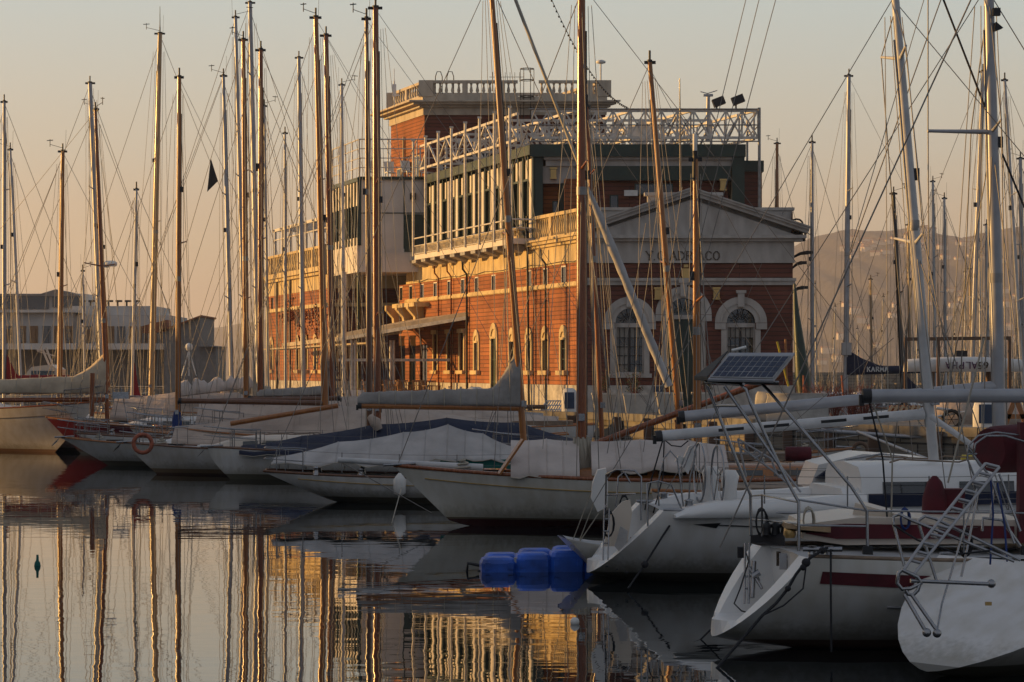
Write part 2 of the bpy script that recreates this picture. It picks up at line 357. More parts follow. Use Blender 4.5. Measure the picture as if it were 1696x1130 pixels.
# unseen shed added off to the left, stepped in height to shade the berths
wh = empty('shade_caster_shed', (-66, 30, 0), 0, 'long pale shed added out of view to shade the berths', 'building')
MB().bb(-70,-60,-30,52,-1,15.2).bb(-69,-60.2,52,72,-1,12.9).bb(-68,-60.4,72,109,-1,10.8).build('wall', M['concrete'], wh)
MB().prism([V(-70.6,-30.5,15.2), V(-59.4,-30.5,15.2), V(-65,-30.5,16.2)], (0,83,0)).build('roof', M['tile'], wh)

# ---------------------------------------------------------------- air
hz = MB(); hz.bb(-1750, 2750, -250, 7600, -6, 520)
hm = bpy.data.materials.new('haze'); hm.use_nodes = True; nt = hm.node_tree; nt.nodes.clear()
ho = nt.nodes.new('ShaderNodeOutputMaterial'); pv = nt.nodes.new('ShaderNodeVolumePrincipled'); nt.links.new(pv.outputs[0], ho.inputs['Volume'])
pv.inputs['Color'].default_value = (.93, .885, .905, 1); pv.inputs['Density'].default_value = .00015; pv.inputs['Anisotropy'].default_value = .2
hz.build('haze', hm, kind='stuff')
# ---------------------------------------------------------------- yacht club
YC = empty('yacht_club_building', (3.63, 118, QZ), 0, 'long brick yacht club with pediment front, stone balustrades and a roof terrace', 'building')
C0 = V(3.63, 118, 0); DW = V(-.298, .955, 0).normalized(); NL = V(-DW.y, DW.x, 0)   # side wall direction, its outward normal
if NL.x > 0: NL = -NL
def S(t, z, off=0): return C0 + DW*t + NL*off + V(0,0,z)      # a point on the long side wall
def tpx(px):
    a = px-848; return (3.63*F-a*118)/(.298/1.0004*F+a*.955/1.0004)
def Zy(py, Y): return H-(py-612)/F*Y
def wall_grid(mb, O, d, t0, t1, z0, z1, holes, th=.35, inward=None):
    """a wall sheet with rectangular openings and their reveals"""
    ts = sorted({t0, t1, *[h[0] for h in holes], *[h[1] for h in holes]}); zs = sorted({z0, z1, *[h[2] for h in holes], *[h[3] for h in holes]})
    for i in range(len(ts)-1):
        for j in range(len(zs)-1):
            tc_, zc = (ts[i]+ts[i+1])/2, (zs[j]+zs[j+1])/2
            if any(h[0] < tc_ < h[1] and h[2] < zc < h[3] for h in holes): continue
            a, b = O+d*ts[i], O+d*ts[i+1]
            mb.poly([a+V(0,0,zs[j]), b+V(0,0,zs[j]), b+V(0,0,zs[j+1]), a+V(0,0,zs[j+1])])
    for h in holes:
        a, b = O+d*h[0], O+d*h[1]; n = inward*th
        c = [a+V(0,0,h[2]), b+V(0,0,h[2]), b+V(0,0,h[3]), a+V(0,0,h[3])]
        for i in range(4): mb.poly([c[i], c[(i+1)%4], c[(i+1)%4]+n, c[i]+n])
IN = -NL
ZB, ZST, ZFR, ZCO = 2.72, 7.62, 8.8, 9.75       # base top, string course, frieze bottom, cornice
# -- side wall of the long wing
arches = []; rects = []; uppers = []
for px in (934, 904, 877, 849, 790): arches.append(tpx(px))
door_t = tpx(819)
for px in (765.5, 745, 722): rects.append(tpx(px))
for px in (933, 903, 876, 847, 817, 789, 766, 743.5, 720.5, 699, 680, 664): uppers.append(tpx(px))
LW = 34.2
holes = []
for t in arches: holes.append((t-.38, t+.38, 3.45, 5.05))
holes.append((door_t-.5, door_t+.5, 1.5, 5.25))
for t in rects: holes.append((t-.4, t+.4, 3.45, 5.6))
for t in uppers: holes.append((t-.4, t+.4, 7.86, 8.72))
dz = [tpx(p) for p in (702, 683, 666)]
for t in dz: holes.append((t-.75, t+.75, 1.6, 5.0))
w = MB(); wall_grid(w, C0, DW, 0, LW, ZB, ZFR, holes, .09, IN)
w.build('side_wall', M['brick_s'], YC)
fw = MB()   # base
hb = [(door_t-.5, door_t+.5, QZ, ZB)]+[(t-.75, t+.75, QZ, ZB) for t in dz]
wall_grid(fw, C0+NL*.08, DW, 0, LW, QZ-.1, ZB, [(a, b, QZ, ZB-.001) for a, b, _, _ in hb], .4, IN)
fw.build('stone_base', M['base'], YC)
# string course, frieze, cornice on the side
def band(mb, t0, t1, z0, z1, off): 
    a0, a1 = S(t0, z0, off), S(t1, z0, off); b0, b1 = S(t1, z0, -.1), S(t0, z0, -.1); u = V(0,0,z1-z0)
    mb.hexa([a0, a1, b0, b1, a0+u, a1+u, b0+u, b1+u])
sb = MB(); band(sb, -.05, LW, ZST, ZST+.24, .10); band(sb, -.03, LW, ZST+.03, ZST+.17, .15); sb.build('string_course', M['cream'], YC)
fr = MB(); band(fr, -.04, LW, ZFR, ZCO, .05); fr.build('frieze', M['cream'], YC)
co_ = MB(); band(co_, -.35, LW+.1, ZCO, ZCO+.14, .22); band(co_, -.5, LW+.15, ZCO+.14, ZCO+.30, .42); band(co_, -.55, LW+.2, ZCO+.30, ZCO+.40, .55); co_.build('cornice', M['cream'], YC)
# -- windows of the side wall
for t in arches+[door_t]:
    isd = t == door_t; w0, zt = (.5, 5.25) if isd else (.38, 5.05)
    fm = MB(); oo = .06
    z0 = 1.5 if isd else 3.45
    for sg in (-1, 1):
        a = S(t+sg*(w0+.09), 0); fm.beam(S(t+sg*(w0+.09), z0, oo-.03), S(t+sg*(w0+.09), zt, oo-.03), .2, .09, up=NL)
    if not isd: fm.beam(S(t-w0-.3, z0-.12, .09), S(t+w0+.3, z0-.12, .09), .3, .22)
    ro, ri = w0+.2, w0-.02; K = 9
    rout = [S(t-math.cos(math.pi*k/K)*ro, zt+math.sin(math.pi*k/K)*(ro+.12), .09) for k in range(K+1)]
    rin = [S(t-math.cos(math.pi*k/K)*ri, zt+math.sin(math.pi*k/K)*ri, .09) for k in range(K+1)]
    for k in range(K):
        fm.poly([rout[k], rout[k+1], rin[k+1], rin[k]]); fm.poly([rout[k], rout[k+1], rout[k+1]+IN*.15, rout[k]+IN*.15]); fm.poly([rin[k], rin[k+1], rin[k+1]+IN*.1, rin[k]+IN*.1])
    fm.poly([p+IN*.06 for p in rin])                       # closed head of the arch
    fm.beam(S(t-w0, zt, .05), S(t+w0, zt, .05), .12, .12)
    f = fm.build('side_door' if isd else 'arched_window', M['cream'], YC)
    g = MB(); g.poly([S(t-w0, z0, -.06), S(t+w0, z0, -.06), S(t+w0, zt, -.06), S(t-w0, zt, -.06)]); g.build('door_leaf' if isd else 'pane', M['green'] if isd else M['glass'], f)
    b_ = MB(); b_.beam(S(t, z0, -.045), S(t, zt, -.045), .05, .02, up=NL)
    for zz in (.35, .68): b_.beam(S(t-w0, z0+(zt-z0)*zz, -.045), S(t+w0, z0+(zt-z0)*zz, -.045), .05, .05)
    b_.build('glazing_bar', M['green'], f)
for t in rects:
    fm = MB()
    for sg in (-1, 1): fm.beam(S(t+sg*.5, 3.45, .03), S(t+sg*.5, 5.75, .03), .2, .07, up=NL)
    fm.beam(S(t-.6, 5.72, .06), S(t+.6, 5.72, .06), .2, .24); fm.beam(S(t-.7, 3.34, .08), S(t+.7, 3.34, .08), .28, .2)
    f = fm.build('tall_window', M['cream'], YC); g = MB(); g.poly([S(t-.4, 3.45, -.06), S(t+.4, 3.45, -.06), S(t+.4, 5.6, -.06), S(t-.4, 5.6, -.06)]); g.build('pane', M['glass'], f)
for t in uppers:
    fm = MB(); 
    for sg in (-1, 1): fm.beam(S(t+sg*.37, 7.86, -.03), S(t+sg*.37, 8.72, -.03), .06, .04, up=NL)
    fm.beam(S(t-.4, 8.68, -.03), S(t+.4, 8.68, -.03), .04, .07)
    f = fm.build('small_window', M['white'], YC); g = MB(); g.poly([S(t-.4, 7.86, -.06), S(t+.4, 7.86, -.06), S(t+.4, 8.72, -.06), S(t-.4, 8.72, -.06)]); g.build('pane', M['glass'], f)
for t in dz:
    g = MB(); g.poly([S(t-.75, 1.5, -.07), S(t+.75, 1.5, -.07), S(t+.75, 5, -.07), S(t-.75, 5, -.07)])
    g.beam(S(t, 1.5, -.05), S(t, 5, -.05), .1, .06, up=NL); g.build('terrace_door', M['glass'], YC)
    bk = MB(); pr = [S(t, 7.5, 0), S(t, 7.5, 1.0), S(t, 7.2, 1.0), S(t, 6.7, .55), S(t, 6.2, .5), S(t, 5.9, .25), S(t, 5.9, 0)]
    bk.prism(pr, DW*.5); bk.build('stone_bracket', M['cream'], YC)
cn = MB(); band(cn, dz[0]-1.2, LW, 7.3, 7.55, .95); cn.build('door_canopy_slab', M['cream'], YC)
def lantern(p, n, name='wall_lamp'):
    o = MB(); o.box(p+n*.12, (.3,.3,.42)); o.box(p+n*.12+V(0,0,.27), (.38,.38,.1)); o.box(p+n*.12-V(0,0,.25), (.36,.36,.07)); o.build(name, M['brass'], YC)
for t in (dz[0]+.95, dz[1]+.95): lantern(S(t, 5.25, .3), NL)
for px in (908, 777, 751, 730): 
    t = tpx(px)
    dp = MB(); dp.pipe([S(t, ZCO-.1, .4), S(t, ZFR+.4, .38), S(t, ZFR+.1, .14), S(t, QZ, .14)], .055 if px != 777 else .07); 
    for zz in (3, 5, 7): dp.box(S(t, zz, .12), (.16,.16,.06))
    dp.build('downpipe', M['black'] if px in (908, 777) else M['brick_s'], YC)
dp = MB(); t = tpx(882); dp.pipe([S(t, 11.5, .3), S(t, QZ, .2)], .07); dp.build('downpipe', M['black'], YC)
# electric cable swags and a camera
cb = MB(); cb.pipe([S(i*1.7, 8.95-.12*math.sin(i*1.3)**2, .1) for i in range(20)], .02, n=4); cb.build('wall_cable', M['black'], YC)
# -- front facade
FX0, FX1 = 3.63, 13.72
FY = 118.0
O = V(0, FY, 0); DX = V(1,0,0); NI = V(0,1,0)
k = 118/F
wx = [(1043-848)*k, (1132-848)*k, (1227-848)*k]
zsp = Zy(545, 118)       # spring band
holes = [(wx[0]-.72, wx[0]+.72, Zy(619,118), 6.5), (wx[1]-.82, wx[1]+.82, QZ, 7.0), (wx[2]-.72, wx[2]+.72, Zy(619,118), 6.5)]
w = MB(); wall_grid(w, O, DX, FX0, FX1, ZB, ZFR, [h if h[2] > ZB else (h[0], h[1], ZB, h[3]) for h in holes], .35, NI)
# spandrels around the round heads
for c, hw, zt in ((wx[0], .72, 6.5), (wx[1], .82, 7.0), (wx[2], .72, 6.5)):
    K = 10; zc = zt-hw
    for sg in (-1, 1):
        arc = [V(c+sg*hw*math.cos(math.pi/2*i/K), FY+.01, zc+hw*math.sin(math.pi/2*i/K)) for i in range(K+1)]
        for i in range(K): w.poly([arc[i], arc[i+1], V(c+sg*hw, FY+.01, zt)])
# right, rear and inner faces
w.poly([V(FX1,FY,QZ), V(FX1,FY,11.2), V(FX1,200,11.2), V(FX1,200,QZ)])
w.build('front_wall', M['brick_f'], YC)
fb = MB(); fb.bb(FX0-.06, wx[1]-.9, FY-.1, FY+.05, QZ-.1, ZB); fb.bb(wx[1]+.9, FX1+.06, FY-.1, FY+.05, QZ-.1, ZB); fb.bb(FX1, FX1+.08, FY-.1, 160, QZ-.1, ZB); fb.build('stone_base', M['base'], YC)
s = MB(); s.bb(FX0-.08, FX1+.1, FY-.12, FY+.06, ZST, ZST+.2); s.bb(FX0-.12, FX1+.15, FY-.2, FY+.06, ZST+.2, ZST+.34); s.build('string_course', M['stone'], YC)
f_ = MB(); f_.bb(FX0-.03, FX1+.06, FY-.07, FY+.3, ZFR, ZCO); f_.bb(FX0-.05, FX1+.08, FY-.1, FY+.3, ZFR-.1, ZFR+.03); f_.build('frieze', M['stone'], YC)
c_ = MB(); c_.bb(FX0-.1, FX1+.45, FY-.3, FY+.5, ZCO, ZCO+.14); c_.bb(FX0-.15, FX1+.62, FY-.5, FY+.5, ZCO+.14, ZCO+.30); c_.build('cornice', M['stone'], YC)
xm = (FX0+FX1)/2+.1; zc = ZCO+.30; zp = 12.0
pd = MB(); pd.prism([V(FX0-.1,FY-.05,zc), V(FX1+.2,FY-.05,zc), V(xm,FY-.05,zp-.2)], (0,.5,0)); pd.build('pediment', M['stone'], YC)
rk = MB()
for x_, sg in ((FX0-.3, 1), (FX1+.7, -1)):
    a, b_ = V(x_, FY-.28, zc+.08), V(xm, FY-.28, zp+.0)
    dd = (b_-a).normalized(); up = V(-dd.z, 0, dd.x); up = up if up.z > 0 else -up
    for off, th, dp_ in ((.0, .17, .5), (.17, .12, .75), (.29, .07, .9)):
        p = [a+up*off, b_+up*off, b_+up*(off+th), a+up*(off+th)]
        rk.prism([q_+V(0,-dp_/2+.2,0) for q_ in p], (0, dp_+.2, 0))
rk.build('raking_cornice', M['stone'], YC)
pp = MB(); zt = 11.45
pp.bb(FX0, FX1+.05, FY+.55, FY+.85, ZCO+.3, zt-.14); pp.bb(FX0-.08, FX1+.14, FY+.47, FY+.93, zt-.14, zt)
for x0, x1 in ((4.0, 6.0), (11.3, 12.4), (12.6, 13.5)): pp.bb(x0, x1, FY+.52, FY+.56, 10.9, 11.1)
bx0, bx1 = (1070-848)*k, (1197-848)*k
pp.bb(bx0+.1, bx1-.1, FY+.45, FY+.95, ZCO+.3, 12.02); pp.bb(bx0-.05, bx1+.05, FY+.36, FY+1.04, 12.02, 12.18)
pp.bb(FX1-.25, FX1+.05, FY+.86, 135, ZCO+.3, zt-.14); pp.bb(FX1-.33, FX1+.14, FY+.94, 135.2, zt-.14, zt)
pp.build('parapet', M['stone'], YC)
# lettering: Y.C ADRIACO with serifs, built from strokes
def letters(txt, x, y, z, h, mat_, parent, name, ax=V(1,0,0), up=V(0,0,1), th=.03, gap=.16, w=.62, st=.14, serif=True):
    G = {'Y':[((0,1),(.5,.5)),((1,1),(.5,.5)),((.5,.5),(.5,0))], 'A':[((0,0),(.5,1)),((.5,1),(1,0)),((.2,.36),(.8,.36))],
     'D':[((.1,0),(.1,1)),((.1,1),(.6,.95)),((.6,.95),(.95,.7)),((.95,.7),(.95,.3)),((.95,.3),(.6,.05)),((.6,.05),(.1,0))],
     'R':[((.1,0),(.1,1)),((.1,1),(.75,.97)),((.75,.97),(.9,.75)),((.9,.75),(.75,.52)),((.75,.52),(.1,.5)),((.45,.5),(1,0))],
     'I':[((.5,0),(.5,1))], 'C':[((.95,.8),(.7,.98)),((.7,.98),(.35,.98)),((.35,.98),(.06,.7)),((.06,.7),(.06,.3)),((.06,.3),(.35,.02)),((.35,.02),(.7,.02)),((.7,.02),(.95,.2))],
     'O':[((.35,.98),(.65,.98)),((.65,.98),(.95,.7)),((.95,.7),(.95,.3)),((.95,.3),(.65,.02)),((.65,.02),(.35,.02)),((.35,.02),(.05,.3)),((.05,.3),(.05,.7)),((.05,.7),(.35,.98))],
     'K':[((.1,0),(.1,1)),((.1,.45),(.95,1)),((.35,.6),(1,0))], 'M':[((.05,0),(.05,1)),((.05,1),(.5,.3)),((.5,.3),(.95,1)),((.95,1),(.95,0))],
     'L':[((.1,0),(.1,1)),((.1,0),(.9,0))], 'P':[((.1,0),(.1,1)),((.1,1),(.75,.97)),((.75,.97),(.9,.75)),((.9,.75),(.75,.5)),((.75,.5),(.1,.48))],
     'H':[((.1,0),(.1,1)),((.9,0),(.9,1)),((.1,.5),(.9,.5))], 'F':[((.1,0),(.1,1)),((.1,1),(.9,1)),((.1,.52),(.7,.52))],
     'a':[((.85,.55),(.85,0)),((.85,.5),(.4,.6)),((.4,.6),(.1,.3)),((.1,.3),(.4,0)),((.4,0),(.85,.15))], 'n':[((.1,0),(.1,.6)),((.1,.45),(.6,.6)),((.6,.6),(.85,.4)),((.85,.4),(.85,0))],
     'i':[((.4,0),(.4,.55)),((.4,.75),(.4,.85))], '.':[((.1,.03),(.3,.03))], ' ':[],
     '6':[((.8,.98),(.3,.75)),((.3,.75),(.08,.3)),((.08,.3),(.35,.02)),((.35,.02),(.75,.05)),((.75,.05),(.92,.3)),((.92,.3),(.7,.55)),((.7,.55),(.2,.5))],
     '5':[((.9,1),(.2,1)),((.2,1),(.12,.55)),((.12,.55),(.65,.6)),((.65,.6),(.92,.35)),((.92,.35),(.7,.04)),((.7,.04),(.1,.02))]}
    nrm = ax.cross(up).normalized(); mb = MB(); cx = 0; o = V(x, y, z)
    for ch in txt:
        cw = h*w*(.35 if ch in 'I.i' else .5 if ch == ' ' else 1)
        for a, b_ in G[ch]:
            pa, pb = o+ax*(cx+a[0]*cw)+up*(a[1]*h), o+ax*(cx+b_[0]*cw)+up*(b_[1]*h)
            d_ = (pb-pa).normalized(); mb.beam(pa-d_*st*h*.3, pb+d_*st*h*.3, th, st*h if abs(d_.dot(up)) > .5 or ch == '.' else st*h*.7, up=nrm.cross(d_))
            if serif and ch in 'YADRIKMPHF':
                for q_, e in ((pa, a), (pb, b_)):
                    if e[1] in (0, 1) and abs(d_.dot(up)) > .4: mb.beam(q_-ax*h*.13, q_+ax*h*.13, th, st*h*.45, up=up)
        cx += cw+h*gap
    return mb.build(name, mat_, parent), cx
letters('Y.C ADRIACO', (1070-848)*k, FY-.1, Zy(431,118), .42, M['letter'], YC, 'lettering', gap=.19, w=.72)
# big round-headed windows and the door
for i, c in enumerate(wx):
    dr = i == 1; hw = .82 if dr else .72; z0 = QZ if dr else Zy(619,118); zt = 7.0 if dr else 6.5; zc_ = zt-hw
    fm = MB(); ro, ri = hw+.55, hw-.02; K = 16
    ring = lambda r, y: [V(c-r*math.cos(math.pi*j/K), y, zc_+r*math.sin(math.pi*j/K)) for j in range(K+1)]
    for (r0, r1, y) in ((ri, hw+.22, FY-.10), (hw+.22, hw+.3, FY-.16), (hw+.3, ro, FY-.12)):
        a, b_ = ring(r0, y), ring(r1, y)
        for j in range(K): fm.poly([a[j], a[j+1], b_[j+1], b_[j]]); fm.poly([b_[j], b_[j+1], b_[j+1]+V(0,.12,0), b_[j]+V(0,.12,0)]); fm.poly([a[j], a[j+1], a[j+1]+V(0,.2,0), a[j]+V(0,.2,0)])
    fm.bb(c-.16, c+.16, FY-.26, FY, zt+.05, zt+.85); fm.bb(c-.24, c+.24, FY-.3, FY, zt+.72, zt+.86)
    fm.bb(c-ro, c-hw-.02, FY-.14, FY+.02, zc_-.32, zc_-.02); fm.bb(c+hw+.02, c+ro, FY-.14, FY+.02, zc_-.32, zc_-.02)
    for sg in (-1, 1): fm.bb(c+sg*(hw+.11)-.13, c+sg*(hw+.11)+.13, FY-.08, FY+.02, z0, zc_-.32)
    if not dr: fm.bb(c-hw-.35, c+hw+.35, FY-.18, FY+.03, z0-.2, z0)
    f = fm.build('entrance_door' if dr else 'arched_window', M['stone'], YC)
    g = MB(); g.poly([V(c-hw,FY+.3,z0), V(c+hw,FY+.3,z0), V(c+hw,FY+.3,zt), V(c-hw,FY+.3,zt)]); g.build('pane', M['glass'], f)
    bl = MB(); bl.bb(c-hw, c+hw, FY+.1, FY+.28, zc_-.22, zc_-.02); 
    if not dr:
        bl.bb(c-hw, c-hw+.1, FY+.12, FY+.28, z0, zc_-.22); bl.bb(c+hw-.1, c+hw, FY+.12, FY+.28, z0, zc_-.22); bl.bb(c-hw+.1, c+hw-.1, FY+.12, FY+.28, z0, z0+.08)
    bl.build('transom', M['stone'], f)
    gr = MB(); y = FY+.2
    if dr:
        gr.bb(c-hw+.02, c+hw-.02, y+.02, y+.08, QZ, zc_-.22)
        for xx in (-.4, .4): gr.bb(c+xx-.3, c+xx+.3, y-.02, y+.02, QZ+.3, QZ+1.4); gr.bb(c+xx-.3, c+xx+.3, y-.02, y+.02, QZ+1.6, zc_-.4)
    else:
        gr.bb(c-.05, c+.05, y-.02, y+.04, z0+.08, zc_-.22)
        for xx in (-.48, -.25, .25, .48): gr.bb(c+xx-.015, c+xx+.015, y, y+.03, z0+.08, zc_-.22)
        for jj in range(1, 5): gr.bb(c-hw+.1, c+hw-.1, y, y+.03, z0+(zc_-.3-z0)*jj/5-.02, z0+(zc_-.3-z0)*jj/5+.02)
    for j in range(1, 7):
        an = math.pi*j/7; gr.tube(V(c+.16*math.cos(an), y, zc_+.16*math.sin(an)), V(c+(hw-.05)*math.cos(an), y, zc_+(hw-.05)*math.sin(an)), .018, n=4)
        gr.pipe([V(c+(.42+.09*math.cos(q_))*math.cos(an+.2)+.0, y, zc_+(.42+.09*math.sin(q_))*math.sin(an+.2)) for q_ in (0,1.5,3,4.5,6)], .013, n=4)
    gr.pipe([V(c-.3*math.cos(math.pi*j/8), y, zc_+.3*math.sin(math.pi*j/8)) for j in range(9)], .018, n=4)
    gr.build('door_leaf' if dr else 'grille', M['green'] if dr else M['black'], f)
    if not dr:
        bd = MB(); bd.bb(c-hw+.1, c+hw-.1, FY+.24, FY+.28, zc_-.75, zc_-.24); bd.bb(c-hw+.12, c-.1, FY+.245, FY+.285, z0+.1, zc_-1.1); bd.build('blind', M['blind'], f)
for px in (1089, 1186): lantern(V((px-848)*k, FY-.02, Zy(487,118)), V(0,-1,0))
em = MB(); ex, ez = (1136-848)*k, Zy(455,118)
em.prism([V(ex-.2,FY-.1,ez+.3), V(ex+.2,FY-.1,ez+.3), V(ex+.22,FY-.1,ez-.05), V(ex,FY-.1,ez-.38), V(ex-.22,FY-.1,ez-.05)], (0,.08,0)); em.box((ex,FY-.08,ez+.42), (.22,.08,.14))
em.pipe([V(ex+.3*math.cos(a_),FY-.1,ez-.05+.36*math.sin(a_)) for a_ in [math.pi*(1.05+.9*i/8) for i in range(9)]], .035, n=5); em.build('emblem', M['brass'], YC)
# things on the right-hand flank: horn lamps, bell
hn = MB()
for z_, l in ((Zy(420,118), .75), (Zy(437,118), .45), (Zy(478,118), .5)):
    hn.pipe([V(FX1, FY+.2, z_-.2), V(FX1+l*.5, FY+.1, z_), V(FX1+l, FY, z_+.05)], .05, .1, n=8)
    hn.box(V(FX1+l+.05, FY, z_+.05), (.34,.3,.14))
hn.build('flank_lamp', M['black'], YC)
bel = MB(); bp_ = V((1322-848)*k, FY+.6, Zy(395,118)); bel.lathe(bp_, [(.36,0),(.34,.05),(.3,.35),(.2,.62),(.1,.72)], 12); bel.pipe([bp_+V(.3*math.cos(a_),0,.72+.26*math.sin(a_)) for a_ in [math.pi*i/6 for i in range(7)]], .05); bel.box(bp_+V(.42,0,.35),(.1,.2,.5)); bel.box(bp_+V(0,0,-.05),(.8,.5,.12)); bel.build('bell', M['black'], YC)
# -- terrace behind the parapet and the balustrade along the side
def baluster_run(mb, a, b, z0, h, n, r=.085, post=.34, every=None):
    a, b = Vector(a), Vector(b); d_ = (b-a).normalized()
    mb.beam(a+V(0,0,z0+.08), b+V(0,0,z0+.08), .3, .16); mb.beam(a+V(0,0,z0+h-.08), b+V(0,0,z0+h-.08), .34, .17)
    for i in range(n):
        p = a+(b-a)*((i+.5)/n)+V(0,0,z0+.16); hh = h-.32
        if every and i % every == every-1: mb.box(p+V(0,0,hh/2), (post,post,hh), rz=math.atan2(d_.y,d_.x)); continue
        mb.lathe(p, [(r*.9,0),(r*.55,hh*.08),(r*1.1,hh*.3),(r*.5,hh*.75),(r*.9,hh)], 6)
bs = MB(); baluster_run(bs, S(.6,0,-.1), S(8.2,0,-.1), ZCO+.4, 1.3, 24, every=8); bs.box(S(.2,ZCO+1.05,-.1), (.6,.6,1.35), rz=math.atan2(DW.y,DW.x)); bs.build('balustrade', M['cream'], YC)
rf = MB(); rf.poly([V(FX0,FY+.4,ZCO+.25), V(FX1,FY+.4,ZCO+.25), V(FX1,200,ZCO+.25), S(84,ZCO+.25)]); rf.build('roof_deck', M['roof'], YC)
# -- glazed upper storey
GT = 15.2; G0, G1 = 8.3, 29.2
front_y = S(G0,0).y; gx0 = S(G0,0).x; gx1 = 11.9
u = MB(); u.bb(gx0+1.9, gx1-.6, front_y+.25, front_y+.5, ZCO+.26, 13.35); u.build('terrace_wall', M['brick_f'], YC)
u = MB(); u.bb(gx0+.4, gx0+2.2, front_y+.1, front_y+.25, 13.2, 14.1); u.bb(gx0+.6, gx1-.4, front_y-.05, front_y+.25, 14.1, 14.55); u.bb(gx0+.5, gx1-.3, front_y-.25, front_y+.2, 14.42, 14.56); u.build('terrace_fascia', M['stone'], YC)
u = MB(); u.bb(gx0-.2, gx1+.25, front_y-.45, front_y+.3, 14.56, GT); u.bb(gx0+2.2, gx1-.5, front_y-.12, front_y+.22, 13.35, 14.1)
u.bb(gx1-.45, gx1+.2, front_y-.3, front_y+.3, ZCO+.3, 14.56); u.bb(gx0+.05, gx0+.45, front_y-.1, front_y+.3, ZCO+.3, 14.56); u.bb(gx0+1.35, gx0+1.75, front_y-.05, front_y+.3, ZCO+.3, 13.2); u.build('green_fascia', M['green'], YC)
u = MB(); u.bb(gx0+.5, gx0+1.3, front_y+.6, front_y+.7, ZCO+.3, 13.2); u.build('porch_wall', M['brick_s'], YC)
for x0, x1, z0, z1 in ((5.1, 5.55, ZCO+.4, 12.6), (6.4, 8.4, 12.6, 13.2), (gx0+.95, gx0+1.25, ZCO+.5, 12.3)):
    u = MB(); u.bb(x0, x1, front_y+.12, front_y+.24 if x0 > 3 else front_y+.58, z0, z1); f = u.build('terrace_window', M['green'], YC); g = MB(); g.bb(x0+.06, x1-.06, front_y+.08, front_y+.115, z0+.06, z1-.06); g.build('pane', M['glass'], f)
lantern(V(gx0+1.0, front_y+.0, 13.7), V(0,-1,0)); lantern(V(gx1-.9, front_y+.1, 13.1), V(0,-1,0))
sg_ = MB(); sg_.bb(5.85, 6.55, front_y+.02, front_y+.1, 12.55, 12.85); sg_.build('terrace_sign', M['paint_white'], YC)
u = MB(); u.bb(gx1+.2, 13.65, front_y+6, front_y+14, ZCO+.3, 14.3); u.build('stair_tower', M['brick_f'], YC)
u = MB(); u.bb(gx1+.2, 13.75, front_y+5.9, front_y+14.1, 14.3, 14.9); u.build('stair_tower_fascia', M['green'], YC)
u = MB()      # green eave along the side, roof slab
a0, a1 = S(G0,0,.25), S(G1,0,.25); b0, b1 = S(G0,0,-.3), S(G1,0,-.3)
u.hexa([p+V(0,0,14.7) for p in (a0,a1,b1,b0)]+[p+V(0,0,GT) for p in (a0,a1,b1,b0)]); u.build('green_eave', M['green'], YC)
u = MB(); u.poly([V(gx0,front_y,GT+.01), V(gx1+.2,front_y,GT+.01), V(gx1+.2,160,GT+.01), S(G1+8,GT+.01)]); u.poly([V(gx1+.19,front_y,ZCO), V(gx1+.19,160,ZCO), V(gx1+.19,160,GT), V(gx1+.19,front_y,GT)]); u.build('upper_roof', M['roof'], YC)
nb = 24     # glazing bays: white piers, glass, green frames
pg = MB(); gg = MB(); fgm = MB()
gg.poly([S(G0,ZCO+.3,-.15), S(G1,ZCO+.3,-.15), S(G1,14.7,-.15), S(G0,14.7,-.15)])
for i in range(nb+1):
    t = G0+(G1-G0)*i/nb
    fgm.beam(S(t,ZCO+.4,0), S(t,14.7,0), .12, .16, up=NL)
    if i < nb and i % 2 == 0:
        tm = t+(G1-G0)/nb/2; pg.beam(S(tm,10.2,.02), S(tm,14.5,.02), .42, .12, up=NL)
    elif i < nb:
        tm = t+(G1-G0)/nb/2; pg.beam(S(tm,13.5,-.05), S(tm,14.5,-.05), .5, .06, up=NL); pg.beam(S(tm,10.0,-.05), S(tm,10.7,-.05), .5, .06, up=NL)
fgm.beam(S(G0,13.45,0), S(G1,13.45,0), .14, .12); fgm.beam(S(G0,10.8,0), S(G1,10.8,0), .14, .1)
gl = gg.build('gallery_glazing', M['glass'], YC); fgm.build('frame', M['green'], gl); pg.build('white_pier', M['white'], YC)
u = MB(); u.bb(2.72, 3.35, front_y-1.2, front_y+.2, ZCO+.3, 13.35); u.build('porch_pier', M['brick_s'], YC)
# -- steel balcony along the gallery
bo = 1.25
u = MB(); a0, a1, b0, b1 = S(G0-.2,0,bo), S(G1-1.5,0,bo), S(G0-.2,0,0), S(G1-1.5,0,0)
u.hexa([p+V(0,0,ZCO+.28) for p in (a0,a1,b1,b0)]+[p+V(0,0,ZCO+.56) for p in (a0,a1,b1,b0)])
u.build('balcony_slab', M['white'], YC)
for i in range(10):
    t = G0+.4+i*(G1-G0-2.2)/9
    c_ = MB(); c_.prism([S(t,ZCO+.27,.3), S(t,ZCO+.27,bo), S(t,ZCO+.1,bo), S(t,ZCO-.15,.5)], DW*.9); c_.build('balcony_bracket', M['grey_steel'], YC)
rl = MB(); e1 = G1-1.5
for z_ in (1.55, 1.1, .62): rl.tube(S(G0-.2,ZCO+z_,bo), S(e1,ZCO+z_,bo), .045 if z_ > 1.5 else .03, n=6)
rl.tube(S(G0-.2,ZCO+1.55,bo), S(G0-.2,ZCO+1.55,0), .045); rl.tube(S(G0-.2,ZCO+1.1,bo), S(G0-.2,ZCO+1.1,0), .03)
n_ = 80
for i in range(n_+1): t = G0-.2+(e1-G0+.2)*i/n_; rl.tube(S(t,ZCO+.56,bo-.04), S(t,ZCO+1.1,bo-.04), .018, n=4)
rl.build('balcony_railing', M['white_steel'], YC)
